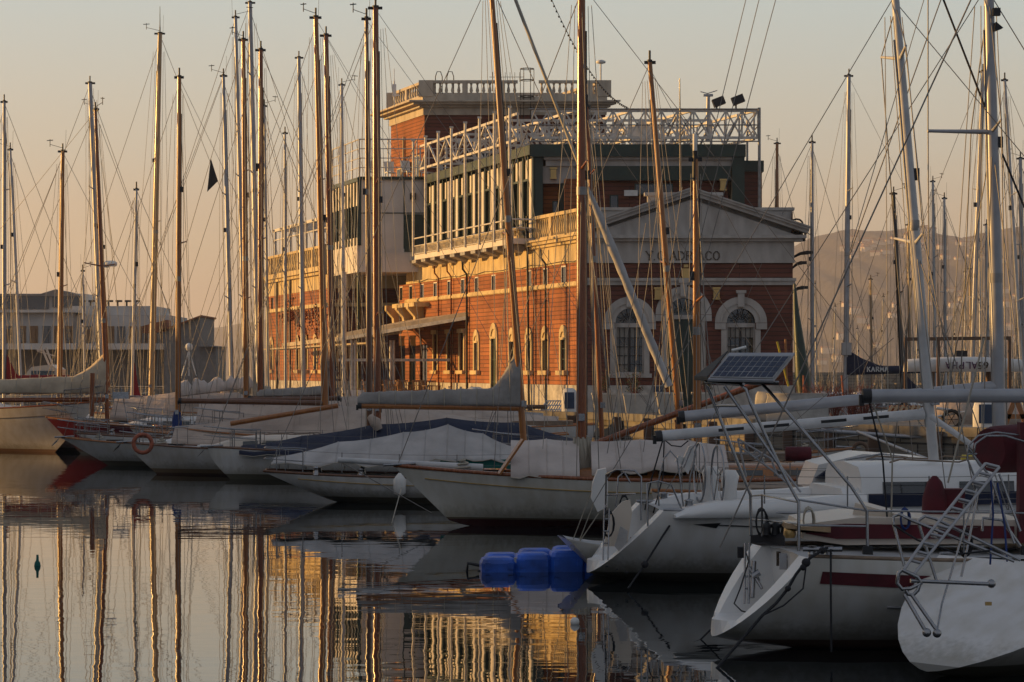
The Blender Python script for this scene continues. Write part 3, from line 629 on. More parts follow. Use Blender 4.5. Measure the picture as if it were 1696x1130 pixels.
sp_ = MB(); baluster_run(sp_, S(G0,0,.7), S(e1,0,.7), ZCO+.55, .62, 66, r=.07); sp_.build('low_balustrade', M['cream'], YC)
# tall white posts and roof trusses of the awning frame
post_px = (695, 720, 763, 790, 838, 870)
TT = 17.0
for i in range(8):
    t = G0+.1+i*(e1-G0)/7
    o = MB(); o.tube(S(t,ZCO+.5,bo+.05), S(t,TT+.15,bo+.05), .075, n=8); o.box(S(t,TT+.15,bo+.05),(.22,.22,.1)); o.build('awning_post', M['white_steel'], YC)
def truss(a, b, h, n, name, m='white_steel', r=.05, zig=True, xb=False):
    a, b = Vector(a), Vector(b); u_ = V(0,0,h); o = MB()
    o.beam(a, b, .13, .13); o.beam(a+u_, b+u_, .13, .13)
    for i in range(n+1): p = a+(b-a)*i/n; o.beam(p, p+u_, .09, .09)
    for i in range(n):
        p, q_ = a+(b-a)*i/n, a+(b-a)*(i+1)/n
        if i % 2 == 0 or xb: o.beam(p, q_+u_, .1, .08)
        if i % 2 == 1 or xb: o.beam(q_, p+u_, .1, .08)
    return o.build(name, M[m], YC)
truss(V(gx0-.1, front_y-.3, 15.55), V(12.8, front_y-.3, 15.55), 1.4, 14, 'roof_truss', xb=True)
truss(S(G0,15.45,.9), S(e1,15.45,.9), 1.35, 10, 'roof_truss')
for xx in (3.2, 6.2, 9.3, 12.6):
    a_ = V(xx, front_y-.2, 15.5); truss(a_, a_+DW*18, 1.45, 9, 'roof_truss')
for j in (1, 2, 3, 4): a_ = S(G0+j*4, 15.5, .8); truss(a_, a_+V(11.5,0,0), 1.35, 9, 'roof_truss', xb=(j % 2 == 0))
o = MB()
for z_ in (17.03, 16.2, 15.35): o.tube(V(gx0-.3,front_y-.45,z_), V(12.9,front_y-.45,z_), .035, n=5)
for xx in (12.85,): o.tube(V(xx,front_y-.45,10.8), V(xx,front_y-.45,17.1), .075, n=8); o.tube(V(xx,front_y+6,14.9), V(xx,front_y+6,17.1), .06, n=8)
for z_ in (17.03, 16.2): o.tube(V(12.85,front_y-.45,z_), V(12.85,front_y+6,z_), .035, n=5)
o.build('roof_railing', M['grey_steel'], YC)
for i, xx in enumerate((10.75, 11.75)):
    o = MB(); o.box((xx,front_y-.3,17.42+.1*i),(.62,.5,.42), ax=(V(.93,0,.36),V(0,1,0),V(-.36,0,.93))); o.box((xx-.1,front_y-.3,17.15),(.08,.1,.4)); o.build('floodlight', M['black'], YC)
o = MB(); o.box((7.0,front_y+4,16.2),(1.1,.1,1.1), ax=(V(.7,0,.7),V(0,1,0),V(-.7,0,.7))); o.build('white_board', M['paint_white'], YC)
o = MB(); fp = V((1131-848)*k, FY+1.5, 12); o.tube(fp, fp+V(-.05,0,5.9), .06, .03, n=6); o.build('flagpole', M['wood_tan'], YC)
o = MB(); a_ = P(1172,235,128); o.tube(a_, P(1173,160,128), .13, .1); o.pipe([P(1160,152,128), P(1172,155,128), P(1188,150,128)], .025); o.box(P(1173,158,128), (.5,.2,.12)); o.build('wind_sensor_mast', M['alu'], YC)
# -- tower
TX0, TX1, TY, TZ = -5.44, 5.81, 150.0, 21.46
td = V(-.33,.95,0).normalized(); tdep = 7.4
def tower_ring(off, z): 
    a_, b_ = V(TX0-off, TY-off, z), V(TX1+off, TY-off, z); return [a_, b_, b_+td*(tdep+2*off), a_+td*(tdep+2*off)]
def ringbox(mb, off, z0, z1): mb.hexa(tower_ring(off, z0)+tower_ring(off, z1))
u = MB(); r_ = tower_ring(0, 9.8); r2 = tower_ring(0, 19.3)
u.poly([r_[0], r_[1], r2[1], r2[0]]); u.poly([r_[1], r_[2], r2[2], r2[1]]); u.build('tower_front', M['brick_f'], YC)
u = MB(); u.poly([r_[3], r_[0], r2[0], r2[3]]); u.poly([r_[2], r_[3], r2[3], r2[2]]); u.build('tower_side', M['brick_s'], YC)
u = MB(); ringbox(u, .07, 19.3, 19.75); ringbox(u, .3, 19.75, 19.9); ringbox(u, .65, 19.9, 20.04); ringbox(u, .9, 20.04, 20.14); ringbox(u, .1, 20.14, 20.45); u.build('tower_cornice', M['stone_warm'], YC)
u = MB(); rr = [p for p in tower_ring(-.1, 0)]
baluster_run(u, rr[3], rr[0], 20.45, 1.0, 14, r=.1, every=7)
a_, b_ = rr[0], rr[1]; g0, g1 = a_+V(5.7,0,0), a_+V(7.0,0,0)
baluster_run(u, a_+V(.3,0,0), g0, 20.45, 1.0, 14, r=.1, every=6); baluster_run(u, g1, b_-V(.3,0,0), 20.45, 1.0, 10, r=.1, every=9)
baluster_run(u, b_, rr[2], 20.45, 1.0, 14, r=.1, every=7); baluster_run(u, rr[2], rr[3], 20.45, 1.0, 22, r=.1, every=7)
for p in (a_, b_, rr[2], rr[3]): u.box(p+V(0,0,20.95), (.9,.5,1.0))
u.build('tower_balustrade', M['stone_warm'], YC)
for t0, z0 in ((1.3, 15.4), (5.3, 14.9)):
    u = MB(); a_ = V(TX0,TY,0)+td*t0; nl = V(-td.y, td.x, 0); nl = nl if nl.x < 0 else -nl
    u.beam(a_+nl*.04+V(0,0,z0), a_+nl*.04+V(0,0,z0+1.5), 1.0, .08, up=nl); f = u.build('tower_window', M['cream'], YC)
    g = MB(); g.beam(a_+nl*.09+V(0,0,z0+.1), a_+nl*.09+V(0,0,z0+1.42), .8, .02, up=nl); g.build('pane', M['glass'], f)
a_ = V(TX0,TY,0)+td*3; lantern(a_+nl*.1+V(0,0,16.3), nl); o = MB(); o.tube(a_+td*1.2+nl*.1+V(0,0,12), a_+td*1.2+nl*.1+V(0,0,18.3), .07); o.build('downpipe', M['cream'], YC)
u = MB(); u.bb(-3.0, -.6, TY-.06, TY+.02, 13.5, 17.1); u.build('tower_door', M['black'], YC)
# cage ladder, hoops, aerial, beacon on the tower
o = MB(); cx = (873-848)*150/F
for z_ in (20.4, 21.4, 22.1): o.pipe([V(cx+.42*math.cos(a_), TY-.5+.42*math.sin(a_), z_) for a_ in [2*math.pi*i/12 for i in range(13)]], .03, n=4)
for i in range(6): an = 2*math.pi*i/6; o.tube(V(cx+.42*math.cos(an),TY-.5+.42*math.sin(an),18.5), V(cx+.42*math.cos(an),TY-.5+.42*math.sin(an),22.1), .02, n=4)
o.build('cage_ladder', M['black'], YC)
o = MB()
for px in (727, 746): x_ = (px-848)*150/F; o.pipe([V(x_-.22,TY+.1,20.4), V(x_-.22,TY+.1,21.7), V(x_-.12,TY+.1,22.0), V(x_+.1,TY+.1,22.0), V(x_+.2,TY+.1,21.7), V(x_+.2,TY+.1,20.4)], .03, n=5)
o.build('ladder_hoop', M['black'], YC)
o = MB(); x_ = (842-848)*150/F; o.tube(V(x_-1,TY+2,21), V(x_-1,TY+2,22.2), .03); o.tube(V(x_-1.2,TY+2,21.9), V(x_+1.0,TY+2,21.9), .02, n=4)
for i in range(6): o.tube(V(x_-.8+i*.3,TY+2,21.6), V(x_-.8+i*.3,TY+2,22.2), .015, n=4)
o.build('tv_aerial', M['black'], YC)
o = MB(); x_ = (996-848)*150/F; o.tube(V(x_,TY+1,21), V(x_,TY+1,22.6), .05); o.lathe(V(x_,TY+1,22.6), [(.1,0),(.3,.05),(.3,.18),(.1,.25)], 10); o.build('beacon', M['paint_white'], YC)
o = MB(); a_ = P(653,150,155); o.tube(a_-V(0,0,1.5), a_+V(0,0,.6), .05); o.box(a_, (.25,.2,.8)); o.box(a_-V(-.1,0,.3), (.5,.1,.1)); o.tube(a_+V(0,0,.6), a_+V(0,0,1.4), .02); o.build('whip_aerial', M['paint_white'], YC)
# -- projecting white box on the left
BY = 148.0; bx0 = -9.36; bx1 = -5.3; bz0, bz1 = 9.5, 15.15; bd = 7.2
def BP(t, z, off=0): return V(bx0, BY, z)+DW*t+NL*off
u = MB(); u.poly([V(bx0,BY,bz0), V(bx1,BY,bz0), V(bx1,BY,bz1), V(bx0,BY,bz1)]); u.poly([BP(0,bz0), V(bx1,BY,bz0), V(bx1,BY+bd,bz0), BP(bd,bz0)]); u.build('white_panel_front', M['white'], YC)
u = MB(); u.bb(bx0-.05, bx1, BY-.16, BY-.004, bz1-.02, bz1+.16); u.bb(bx0-.1, bx0+.12, BY-.08, BY+.1, bz0+1.6, bz1)
for z_ in (bz0+3.55,): u.bb(bx0, bx1, BY-.03, BY-.004, z_, z_+.06)
u.bb(-6.65, -6.58, BY-.03, BY-.004, bz0+1.4, bz1); u.bb(-6.6, bx1, BY-.06, BY-.01, bz0+1.2, 13.0)
a_, b_ = BP(0,0,.12), BP(bd,0,.12); u.hexa([p+V(0,0,z_) for z_ in (bz1-.12, bz1+.12) for p in (a_, b_, b_-NL*.3, a_-NL*.3)])
for i in range(10): u.beam(BP(i*bd/9,bz0+1.6,.06), BP(i*bd/9,bz1,.06), .12, .12, up=NL)
u.build('box_frame', M['green'], YC)
u = MB(); u.poly([BP(0,bz0), BP(bd,bz0), BP(bd,bz1), BP(0,bz1)]); u.build('box_glazing', M['glass'], YC)
u = MB(); a_, b_ = BP(0,0,.14), BP(bd,0,.14); u.hexa([p+V(0,0,z_) for z_ in (bz0-.05, bz0+1.6) for p in (a_, b_, b_-NL*.1, a_-NL*.1)])
u.bb(bx0, bx1, BY-.13, BY-.01, bz0-.04, bz0+1.15)
for i in range(9): 
    if i % 2 == 0 or 1: u.beam(BP((i+.5)*bd/9,bz1-1.6,.03), BP((i+.5)*bd/9,bz1-.15,.03), .45, .05, up=NL)
for i in range(9): u.beam(BP((i+.5)*bd/9,bz0+1.6,.03), BP((i+.5)*bd/9,bz0+2.1,.03), .45, .05, up=NL)
u.build('white_panel_side', M['white'], YC)
u = MB(); u.bb(-6.25, -5.9, BY-.2, BY-.02, 13.9, 14.3); u.build('wall_lamp', M['black'], YC)
u = MB(); u.poly([V(bx0,BY,bz1+.1), V(bx1+1,BY,bz1+.1), V(bx1+1,BY+9,bz1+.1), BP(bd,bz1+.1)]); u.build('box_roof', M['roof'], YC)
def railing(mb, pts, z, h=1.25, n=3, step=1.4, r=.035):
    for a_, b_ in zip(pts, pts[1:]):
        a_, b_ = Vector(a_), Vector(b_)
        for i in range(n): zz = z+h*(i+1)/n; mb.tube(a_+V(0,0,zz), b_+V(0,0,zz), r if i == n-1 else r*.7, n=5)
        m_ = max(1, int((b_-a_).length/step))
        for i in range(m_+1): p = a_+(b_-a_)*i/m_; mb.tube(p+V(0,0,z), p+V(0,0,z+h), r, n=5)
u = MB(); railing(u, [V(bx1+3,BY,0), V(bx0,BY,0), BP(bd,0)], bz1+.15, 2.3, 4, 1.6, .045); u.build('roof_terrace_railing', M['white_steel'], YC)
# -- left wing beyond the recess
LY, LX = 158.0, -12.05
def LP(t, z, off=0): return V(LX, LY, z)+DW*t+NL*off
LL = 19.5
hol = []
for px in (535, 523.5, 508, 494, 451): 
    a_ = px-848; t = (LX*F-a_*LY)/(.298*F+a_*.955); hol.append(t)
u = MB(); wall_grid(u, V(LX,LY,0), DW, 0, LL, ZB, 8.8, [(t-.4, t+.4, 3.5, 5.3) for t in hol]+[(t-.4, t+.4, 7.86, 8.7) for t in (hol[0], hol[4])], .09, IN); u.build('left_wing_side', M['brick_s'], YC)
u = MB(); u.poly([V(LX,LY,ZB), V(-5,LY,ZB), V(-5,LY,10), V(LX,LY,10)]); u.build('left_wing_front', M['brick_f'], YC)
def lband(mb, z0, z1, off, fr_=True):
    a_, b_ = LP(0,0,off)-V(0,off,0), LP(LL,0,off); c_ = LP(LL,0,-.1); d_ = LP(0,0,-.1)
    mb.hexa([p+V(0,0,z_) for z_ in (z0, z1) for p in (a_, b_, c_, d_)])
    if fr_: mb.bb(LX-off+.02, -6, LY-off, LY+.05, z0+.003, z1-.003)
u = MB(); lband(u, ZST, ZST+.24, .12); lband(u, 8.8, 9.75, .05); lband(u, 9.75, 9.95, .3); lband(u, 9.95, 10.2, .5); u.build('left_wing_cornice', M['cream'], YC)
u = MB(); lband(u, QZ, ZB, .08); u.build('stone_base', M['base'], YC)
for t in hol:
    fm = MB()
    for sg in (-1, 1): fm.beam(LP(t+sg*.48, 3.5, .03), LP(t+sg*.48, 5.3, .03), .18, .07, up=NL)
    K = 8; ri, ro = .38, .6
    for k_ in range(K):
        c0, s0, c1, s1 = math.cos(math.pi*k_/K), math.sin(math.pi*k_/K), math.cos(math.pi*(k_+1)/K), math.sin(math.pi*(k_+1)/K)
        fm.poly([LP(t-c0*ro,5.3+s0*ro,.1), LP(t-c1*ro,5.3+s1*ro,.1), LP(t-c1*ri,5.3+s1*ri,.1), LP(t-c0*ri,5.3+s0*ri,.1)])
    fm.poly([LP(t-math.cos(math.pi*k_/K)*ri, 5.3+math.sin(math.pi*k_/K)*ri, .04) for k_ in range(K+1)])
    fm.beam(LP(t-.65,3.35,.08), LP(t+.65,3.35,.08), .28, .22)
    f = fm.build('arched_window', M['cream'], YC); g = MB(); g.poly([LP(t-.4,3.5,-.06), LP(t+.4,3.5,-.06), LP(t+.4,5.3,-.06), LP(t-.4,5.3,-.06)]); g.build('pane', M['glass'], f)
for t in (hol[0], hol[4]): g = MB(); g.poly([LP(t-.4,7.86,-.06), LP(t+.4,7.86,-.06), LP(t+.4,8.7,-.06), LP(t-.4,8.7,-.06)]); g.build('small_window', M['glass'], YC)
u = MB(); baluster_run(u, LP(0,0,-.05), LP(LL,0,-.05), 10.2, 1.5, 34, r=.12, every=8); u.box(LP(0,10.95,-.05),(.7,.6,1.5)); u.build('balustrade', M['cream'], YC)
u = MB(); u.poly([LP(0,10.19), V(-4,LY,10.19), V(-4,LY+LL,10.19), LP(LL,10.19)]); u.build('left_wing_roof', M['roof'], YC)
for px in (462, 484, 537):
    a_ = px-848; t = (LX*F-a_*LY)/(.298*F+a_*.955); o = MB(); o.tube(LP(t,QZ,.15), LP(t,9.8,.15), .075); o.build('downpipe', M['black'], YC)
u = MB()    # white pergola on the left wing roof
for i in range(8): t = .5+i*2.6; u.beam(LP(t,10.2,-.4), LP(t,13.6,-.4), .16, .16, up=NL); u.beam(LP(t,10.2,-5.4), LP(t,13.6,-5.4), .14, .14, up=NL); u.beam(LP(t,13.6,-.2), LP(t,13.6,-5.6), .1, .14)
for o_ in (-.4, -5.4): u.beam(LP(0,13.6,o_), LP(19.5,13.6,o_), .16, .2); u.beam(LP(0,12.9,o_), LP(19.5,12.9,o_), .08, .08)
u.build('roof_pergola', M['white_steel'], YC)
u = MB(); u.poly([LP(.5,11,-5.5), LP(19,11,-5.5), LP(19,13,-5.5), LP(.5,13,-5.5)]); u.build('pergola_screen', M['grey_steel'], YC)
# columns carrying the box
for px in (572, 594): o = MB(); o.tube(PX(px,148.5,QZ), PX(px,148.5,9.5), .11 if px == 594 else .08); o.build('column', M['green'] if px == 594 else M['white_steel'], YC)
# climbing plant on the left wing
ivy = MB(); rnd = random.Random(5)
for i in range(12):
    t = 3+rnd.random()*10; z = 6.2+rnd.random()*1.2; pts = [LP(t,z,.15)]
    for j in range(7): t += rnd.uniform(-.9,.9); z += rnd.uniform(-.35,.4); pts.append(LP(t,z,.14+.1*rnd.random()))
    ivy.pipe(pts, .035, .015, n=4)
    for p in pts:
        for _ in range(5):
            q_ = p+V(rnd.uniform(-.3,.3),rnd.uniform(-.3,.3),rnd.uniform(-.25,.25)); ivy.poly([q_, q_+V(.12,.03,.06), q_+V(.05,-.05,.16)])
root_at(ivy, 'climbing_plant', M['twig_red'], LP(6,QZ,.2), 'bare brown climbing plant spreading over the left wing wall', 'plant')
# awning over the terrace
aw = empty('terrace_awning', tuple(PX(655,144,QZ)), 0, 'long sloping cream awning on white posts along the brick side wall', 'awning')
u = MB(); A, B, C_, D_ = S(tpx(776),6.5,.02), PX(560,141,5.3), PX(450,160,4.95), LP(19,5.0,.05)
A2 = S(LW-.5,6.3,.02)
u.prism([A, B, V(-10.6,146,5.35), A2], (0,0,.28)); u.build('canopy', M['cloth_cream'], aw)
u = MB(); u.beam(V(-8.2,147,5.1), PX(452,163,4.85), 1.4, .1); u.beam(V(-6.5,140,5.7), PX(470,160,5.1), .25, .25); u.build('canopy_wing', M['cloth_cream'], aw)
u = MB(); u.beam(A+V(0,-.1,-.05), B+V(0,-.1,-.05), .1, .2); u.beam(B, V(-10.6,146,5.25), .1, .16); u.beam(PX(560,141,4.05), PX(745,141,4.05), .12, .16)
for i in range(6): p = A.lerp(A2, i/5); q_ = B.lerp(V(-10.6,146,5.3), i/5); u.beam(p-V(0,0,.1), q_-V(0,0,.1), .07, .1)
u.build('frame', M['white_steel'], aw)
for px in (568, 583, 588, 647, 652): o = MB(); o.tube(PX(px,141,QZ), PX(px,141,5.2), .08); o.build('post', M['white_steel'], aw)
o = MB()
for i in range(7): o.box(PX(572+i*13,141,QZ+.45),(.35,.3,.9))
o.build('low_screen', M['paint_white'], aw)
# chairs and tables on the terrace
tr = MB(); tr.prism([S(13,QZ+.02,.4), S(13,QZ+.02,5.6), S(33,QZ+.02,5.6), S(33,QZ+.02,.4)], (0,0,.45)); tr.build('terrace_floor', M['pave'], kind='structure')
TZ_ = QZ+.48
def chair():
    r_ = empty('terrace_chair', (0,0,0), 0)
    o = MB(); o.bb(-.22,.22,-.22,.22,.43,.47); o.build('seat', M['chair_wood'], r_, local=True)
    o = MB(); 
    for x_ in (-.16,-.05,.05,.16): o.beam(V(x_,.2,.5), V(x_,.3,.98), .06, .02, up=V(0,1,0))
    o.beam(V(-.22,.3,.98), V(.22,.3,.98), .05, .07); o.build('backrest', M['chair_wood'], r_, local=True)
    for x_, y_ in ((-.2,-.2),(.2,-.2),(-.2,.2),(.2,.2)): o = MB(); o.beam(V(x_,y_,0), V(x_,y_,.45 if y_ < 0 else .5), .045, .045, up=V(0,1,0)); o.build('leg', M['chair_wood'], r_, local=True)
    return r_
def table():
    r_ = empty('terrace_table', (0,0,0), 0)
    o = MB(); o.bb(-.42,.42,-.42,.42,.71,.75); o.build('tabletop', M['chair_wood'], r_, local=True)
    for x_, y_ in ((-.36,-.36),(.36,-.36),(-.36,.36),(.36,.36)): o = MB(); o.beam(V(x_,y_,0), V(x_,y_,.71), .05, .05, up=V(0,1,0)); o.build('leg', M['chair_wood'], r_, local=True)
    return r_
def dup(r0, loc, rz):
    c = r0.copy(); COL.objects.link(c); c.location = loc; c.rotation_euler = (0,0,rz)
    for ch in list(r0.children):
        d_ = ch.copy(); COL.objects.link(d_); d_.parent = c
    return c
ch0, tb0 = chair(), table(); rnd = random.Random(2); first = [1, 1]
for i in range(7):
    t = 14.3+i*2.35; c_ = S(t, TZ_, 3.6+rnd.uniform(-.3,.3))
    T = tb0 if first[1] else dup(tb0, c_, 0); first[1] = 0; T.location = c_; T.rotation_euler = (0,0,rnd.random()*.3)
    tag(T, 'small square wooden table set out on the yacht club terrace', 'table', 'tables on the yacht club terrace')
    for an in (0, math.pi/2, math.pi, -math.pi/2):
        if rnd.random() < .15: continue
        loc = c_+V(math.sin(an)*.75, -math.cos(an)*.75, 0); rz = an+math.pi+rnd.uniform(-.2,.2)
        K_ = ch0 if first[0] else dup(ch0, loc, rz); first[0] = 0; K_.location = loc; K_.rotation_euler = (0,0,rz)
        tag(K_, 'wooden slatted chair at a table on the yacht club terrace', 'chair', 'chairs on the yacht club terrace')
# plastic loungers and chairs on the box roof
for i in range(5):
    p = V(-8.7+i*1.15, BY+1.2+.6*(i%2), bz1+.12); o = empty('white_chair', tuple(p), .3*i, 'white plastic chair stacked on the roof terrace beside the tower', 'chair', 'white chairs on the roof terrace')
    m_ = MB(); m_.bb(-.28,.28,-.28,.28,.4,.46); m_.build('seat', M['paint_white'], o, local=True)
    m_ = MB(); m_.beam(V(-.26,.28,.45), V(-.3,.42,1.15), .08, .05); m_.beam(V(.26,.28,.45), V(.3,.42,1.15), .08, .05); m_.box((0,.36,.85),(.5,.05,.6)); m_.build('backrest', M['paint_white'], o, local=True)
    for x_ in (-.25,.25):
        for y_ in (-.25,.25): m_ = MB(); m_.beam(V(x_,y_,0), V(x_,y_,.42), .05, .05, up=V(0,1,0)); m_.build('leg', M['paint_white'], o, local=True)
# -- far office building on the left
ob = empty('harbour_office', (-52, 300, 0), 0, 'low grey harbour office with rooftop glass pavilion and bands of windows', 'building')
K3 = 300/F
def bx(mb, px0, px1, py0, py1, y0, y1): mb.bb((px0-848)*K3, (px1-848)*K3, y0, y1, Zy(py1,300), Zy(py0,300))
M['office'] = mat('office_render', (.52,.50,.47), .8, scale=.3, col2=(.40,.385,.37)); M['office_dark'] = mat('office_plinth', (.20,.185,.175), .8)
M['shutter'] = mat('brown_shutter', (.22,.12,.06), .6)
u = MB(); bx(u, -60, 118, 517, 578, 300, 318); bx(u, 118, 278, 522, 578, 302, 318); u.build('wall', M['office'], ob)
u = MB(); bx(u, -60, 276, 578, 640, 304, 316); u.build('ground_floor', M['office_dark'], ob)
u = MB(); bx(u, 112, 250, 506, 521.5, 303, 317); u.build('roof_storey', M['office'], ob)
u = MB(); bx(u, -60, 128, 569, 579, 299, 300); bx(u, 140, 282, 569, 579, 300, 302); bx(u, -60, 130, 514, 518, 299, 319); u.build('white_band', M['white'], ob)
u = MB(); bx(u, -20, 126, 484, 516, 306, 314); f = u.build('pavilion', M['white'], ob)
g = MB(); bx(g, -18, 66, 488, 510, 305.7, 306); bx(g, 72, 98, 488, 507, 305.7, 306); bx(g, 102, 124, 488, 507, 305.7, 306); g.build('pane', M['glass'], f)
u = MB(); u.prism([PX(-24,305,Zy(485,300)), PX(66,305,Zy(485,300)), PX(92,305,Zy(477,300)), PX(128,305,Zy(486,300)), PX(128,305,Zy(489,300)), PX(-24,305,Zy(488,300))], (0,10,0)); u.build('pavilion_roof', M['office_dark'], ob)
for i, px in enumerate((8, 30, 50, 71, 90, 108, 135, 155, 172, 190, 210, 228, 247, 262)):
    y_ = 299.8 if px < 118 else 301.8
    u = MB(); bx(u, px, px+13, 540, 569, y_, y_+.3); f = u.build('window', M['shutter'] if i % 3 else M['glass'], ob)
    g = MB(); bx(g, px+4, px+9.5, 545, 568, y_-.2, y_-.02); g.build('pane', M['glass'] if i % 2 else M['shutter'], f)
u = MB()
for px in range(135, 240, 15): u.tube(PX(px,305,Zy(507,300)), PX(px,305,Zy(497,300)), .12, n=5); u.box(PX(px+2,305,Zy(497,300)), (.8,.3,.25))
u.build('roof_vent', M['black'], ob)
sb_ = empty('tiled_warehouse', tuple(PX(300,290,0)), 0, 'dark warehouse with sloping orange tiled roof right of the harbour office', 'building')
K2 = 290/F
u = MB(); u.prism([PX(272,290,.2), PX(331,290,.2), PX(331,290,Zy(523,290)), PX(272,290,Zy(546,290))], (0,14,0)); u.build('wall', M['office_dark'], sb_)
u = MB(); u.prism([PX(266,289.5,Zy(547,290)), PX(333,289.5,Zy(522,290)), PX(333,289.5,Zy(524.5,290)), PX(266,289.5,Zy(550,290))], (0,15,0)); u.prism([PX(236,289.5,Zy(540,290)), PX(276,289.5,Zy(530,290)), PX(276,289.5,Zy(548,290)), PX(236,289.5,Zy(552,290))], (0,4,0)); u.build('roof', M['tile'], sb_)
u = MB(); u.bb((331-848)*K2, (358-848)*K2, 290, 300, 0, Zy(573,290)); u.prism([PX(328,289,Zy(575,290)), PX(360,289,Zy(575,290)), PX(345,289,Zy(572,290))], (0,11,0)); u.build('lean_to', M['office_dark'], sb_)
lnd = MB(); lnd.bb(-140, -30, 292, 340, -2, 1.2); lnd.build('far_quay', M['pave'], kind='structure')
# ---------------------------------------------------------------- boats
M['hull_white'] = hullmat('white_hull', (.66,.65,.63), (.05,.015,.015), (.025,.014,.012), .0, .10)
M['hull_classic'] = hullmat('classic_white_hull', (.66,.64,.58), (.03,.012,.010), (.045,.013,.012), .16, .20, .25)
M['hull_white_dark'] = hullmat('white_hull_dark_bottom', (.64,.63,.61), (.010,.011,.016), (.012,.012,.014), .0, .17)
M['hull_burg'] = hullmat('white_hull_burgundy_line', (.66,.65,.62), (.13,.012,.016), (.02,.010,.010), .02, .14)
M['hull_cream'] = hullmat('cream_hull', (.64,.60,.55), (.17,.05,.03), (.10,.04,.03), .0, .12)
M['hull_burgundy'] = hullmat('burgundy_hull', (.10,.008,.018), (.2,.19,.17), (.03,.02,.02), .0, .08)
M['hull_navy'] = hullmat('navy_hull', (.015,.03,.09), (.4,.4,.38), (.05,.02,.02), .0, .08)
M['hull_brownline'] = hullmat('white_hull_brown_line', (.62,.60,.57), (.18,.09,.04), (.07,.035,.02), .06, .2)
GZ = {}
def VJ(j, K): return 1-math.cos(math.pi/2*j/K)
def hull(root, L, B, fs, fm, fb, xa, mat_, rb=1.2, rt=.4, zs0=-.15, zb=-.15, depth=.5, wt=.6, full=2.2, deck='deck_grey', rail='wood_gold', gold=None, rail_r=.04, N_=26, K=9, dark_transom=None, cap=True, stem_curve=0, sa=2.2, sb=.55):
    """x forward, stern at xa; rb = bow overhang, rt = how far the top of the stern lies aft of its foot (negative: reversed)"""
    sheer = lambda u: fs*(1-u)**2*1.0+2*u*(1-u)*(2*fm-(fs+fb)/2)*1.0+fb*u*u
    plan = lambda u: (wt+(1-wt)*math.sin(math.pi/2*min(1, u/.42))) if u < .42 else max(0, 1-((u-.42)/.58)**full)
    bot = lambda u: zs0*(1-u)**3+zb*u**3-depth*math.sin(math.pi*min(1, max(0, u)))**.7
    xf = xa+L
    def pt(u, v, sg):
        z = bot(u)+(sheer(u)-bot(u))*v
        xs = (xa+max(0, rt))-rt*v if rt > 0 else xa+(-rt)*v
        xb = xf-rb*(1-v)**(1+stem_curve)
        x = xs+(xb-xs)*u
        sec = (1-(1-v)**(sa+(1.3-sa)*u))**(sb+(.9-sb)*u)
        return V(x, sg*B/2*plan(u)*sec, z)
    rings = []
    for i in range(N_+1):
        u = i/N_; r = [pt(u, VJ(K-j,K), 1) for j in range(K+1)]+[pt(u, VJ(j,K), -1) for j in range(1, K+1)]
        rings.append(r)
    mb = MB(); mb.loft(rings, closed=False, caps=False)
    if cap:
        mb.mi = 1 if dark_transom else 0; mb.poly(rings[0])
    mb.build('hull', [mat_]+([dark_transom] if dark_transom else []), root, local=True)
    dk = MB(); rows = []
    for i in range(N_+1):
        u = i/N_; a = pt(u, 1, 1); rows.append([V(a.x, a.y*f_*.985, a.z-.03+.06*(1-f_*f_)) for f_ in (1, .5, 0, -.5, -1)])
    dk.loft(rows, closed=False, caps=False); dk.build('deck', M[deck], root, local=True)
    if rail:
        for sg in (1, -1):
            r_ = MB(); r_.pipe([pt(i/N_, 1, sg)+V(0,-sg*.02,.02) for i in range(N_+1)], rail_r, n=5); r_.build('toe_rail', M[rail], root, local=True)
    if gold:
        for sg in (1, -1):
            r_ = MB(); r_.pipe([pt(.06+.9*i/20, .82, sg)+V(0,sg*.012,0) for i in range(21)], .014, n=4); r_.build('cove_line', M[gold], root, local=True)
    GZ[root] = (sheer, plan, pt, xa, L, B)
    return pt, sheer, plan
def Wd(root, p): return WM[root] @ Vector(p)
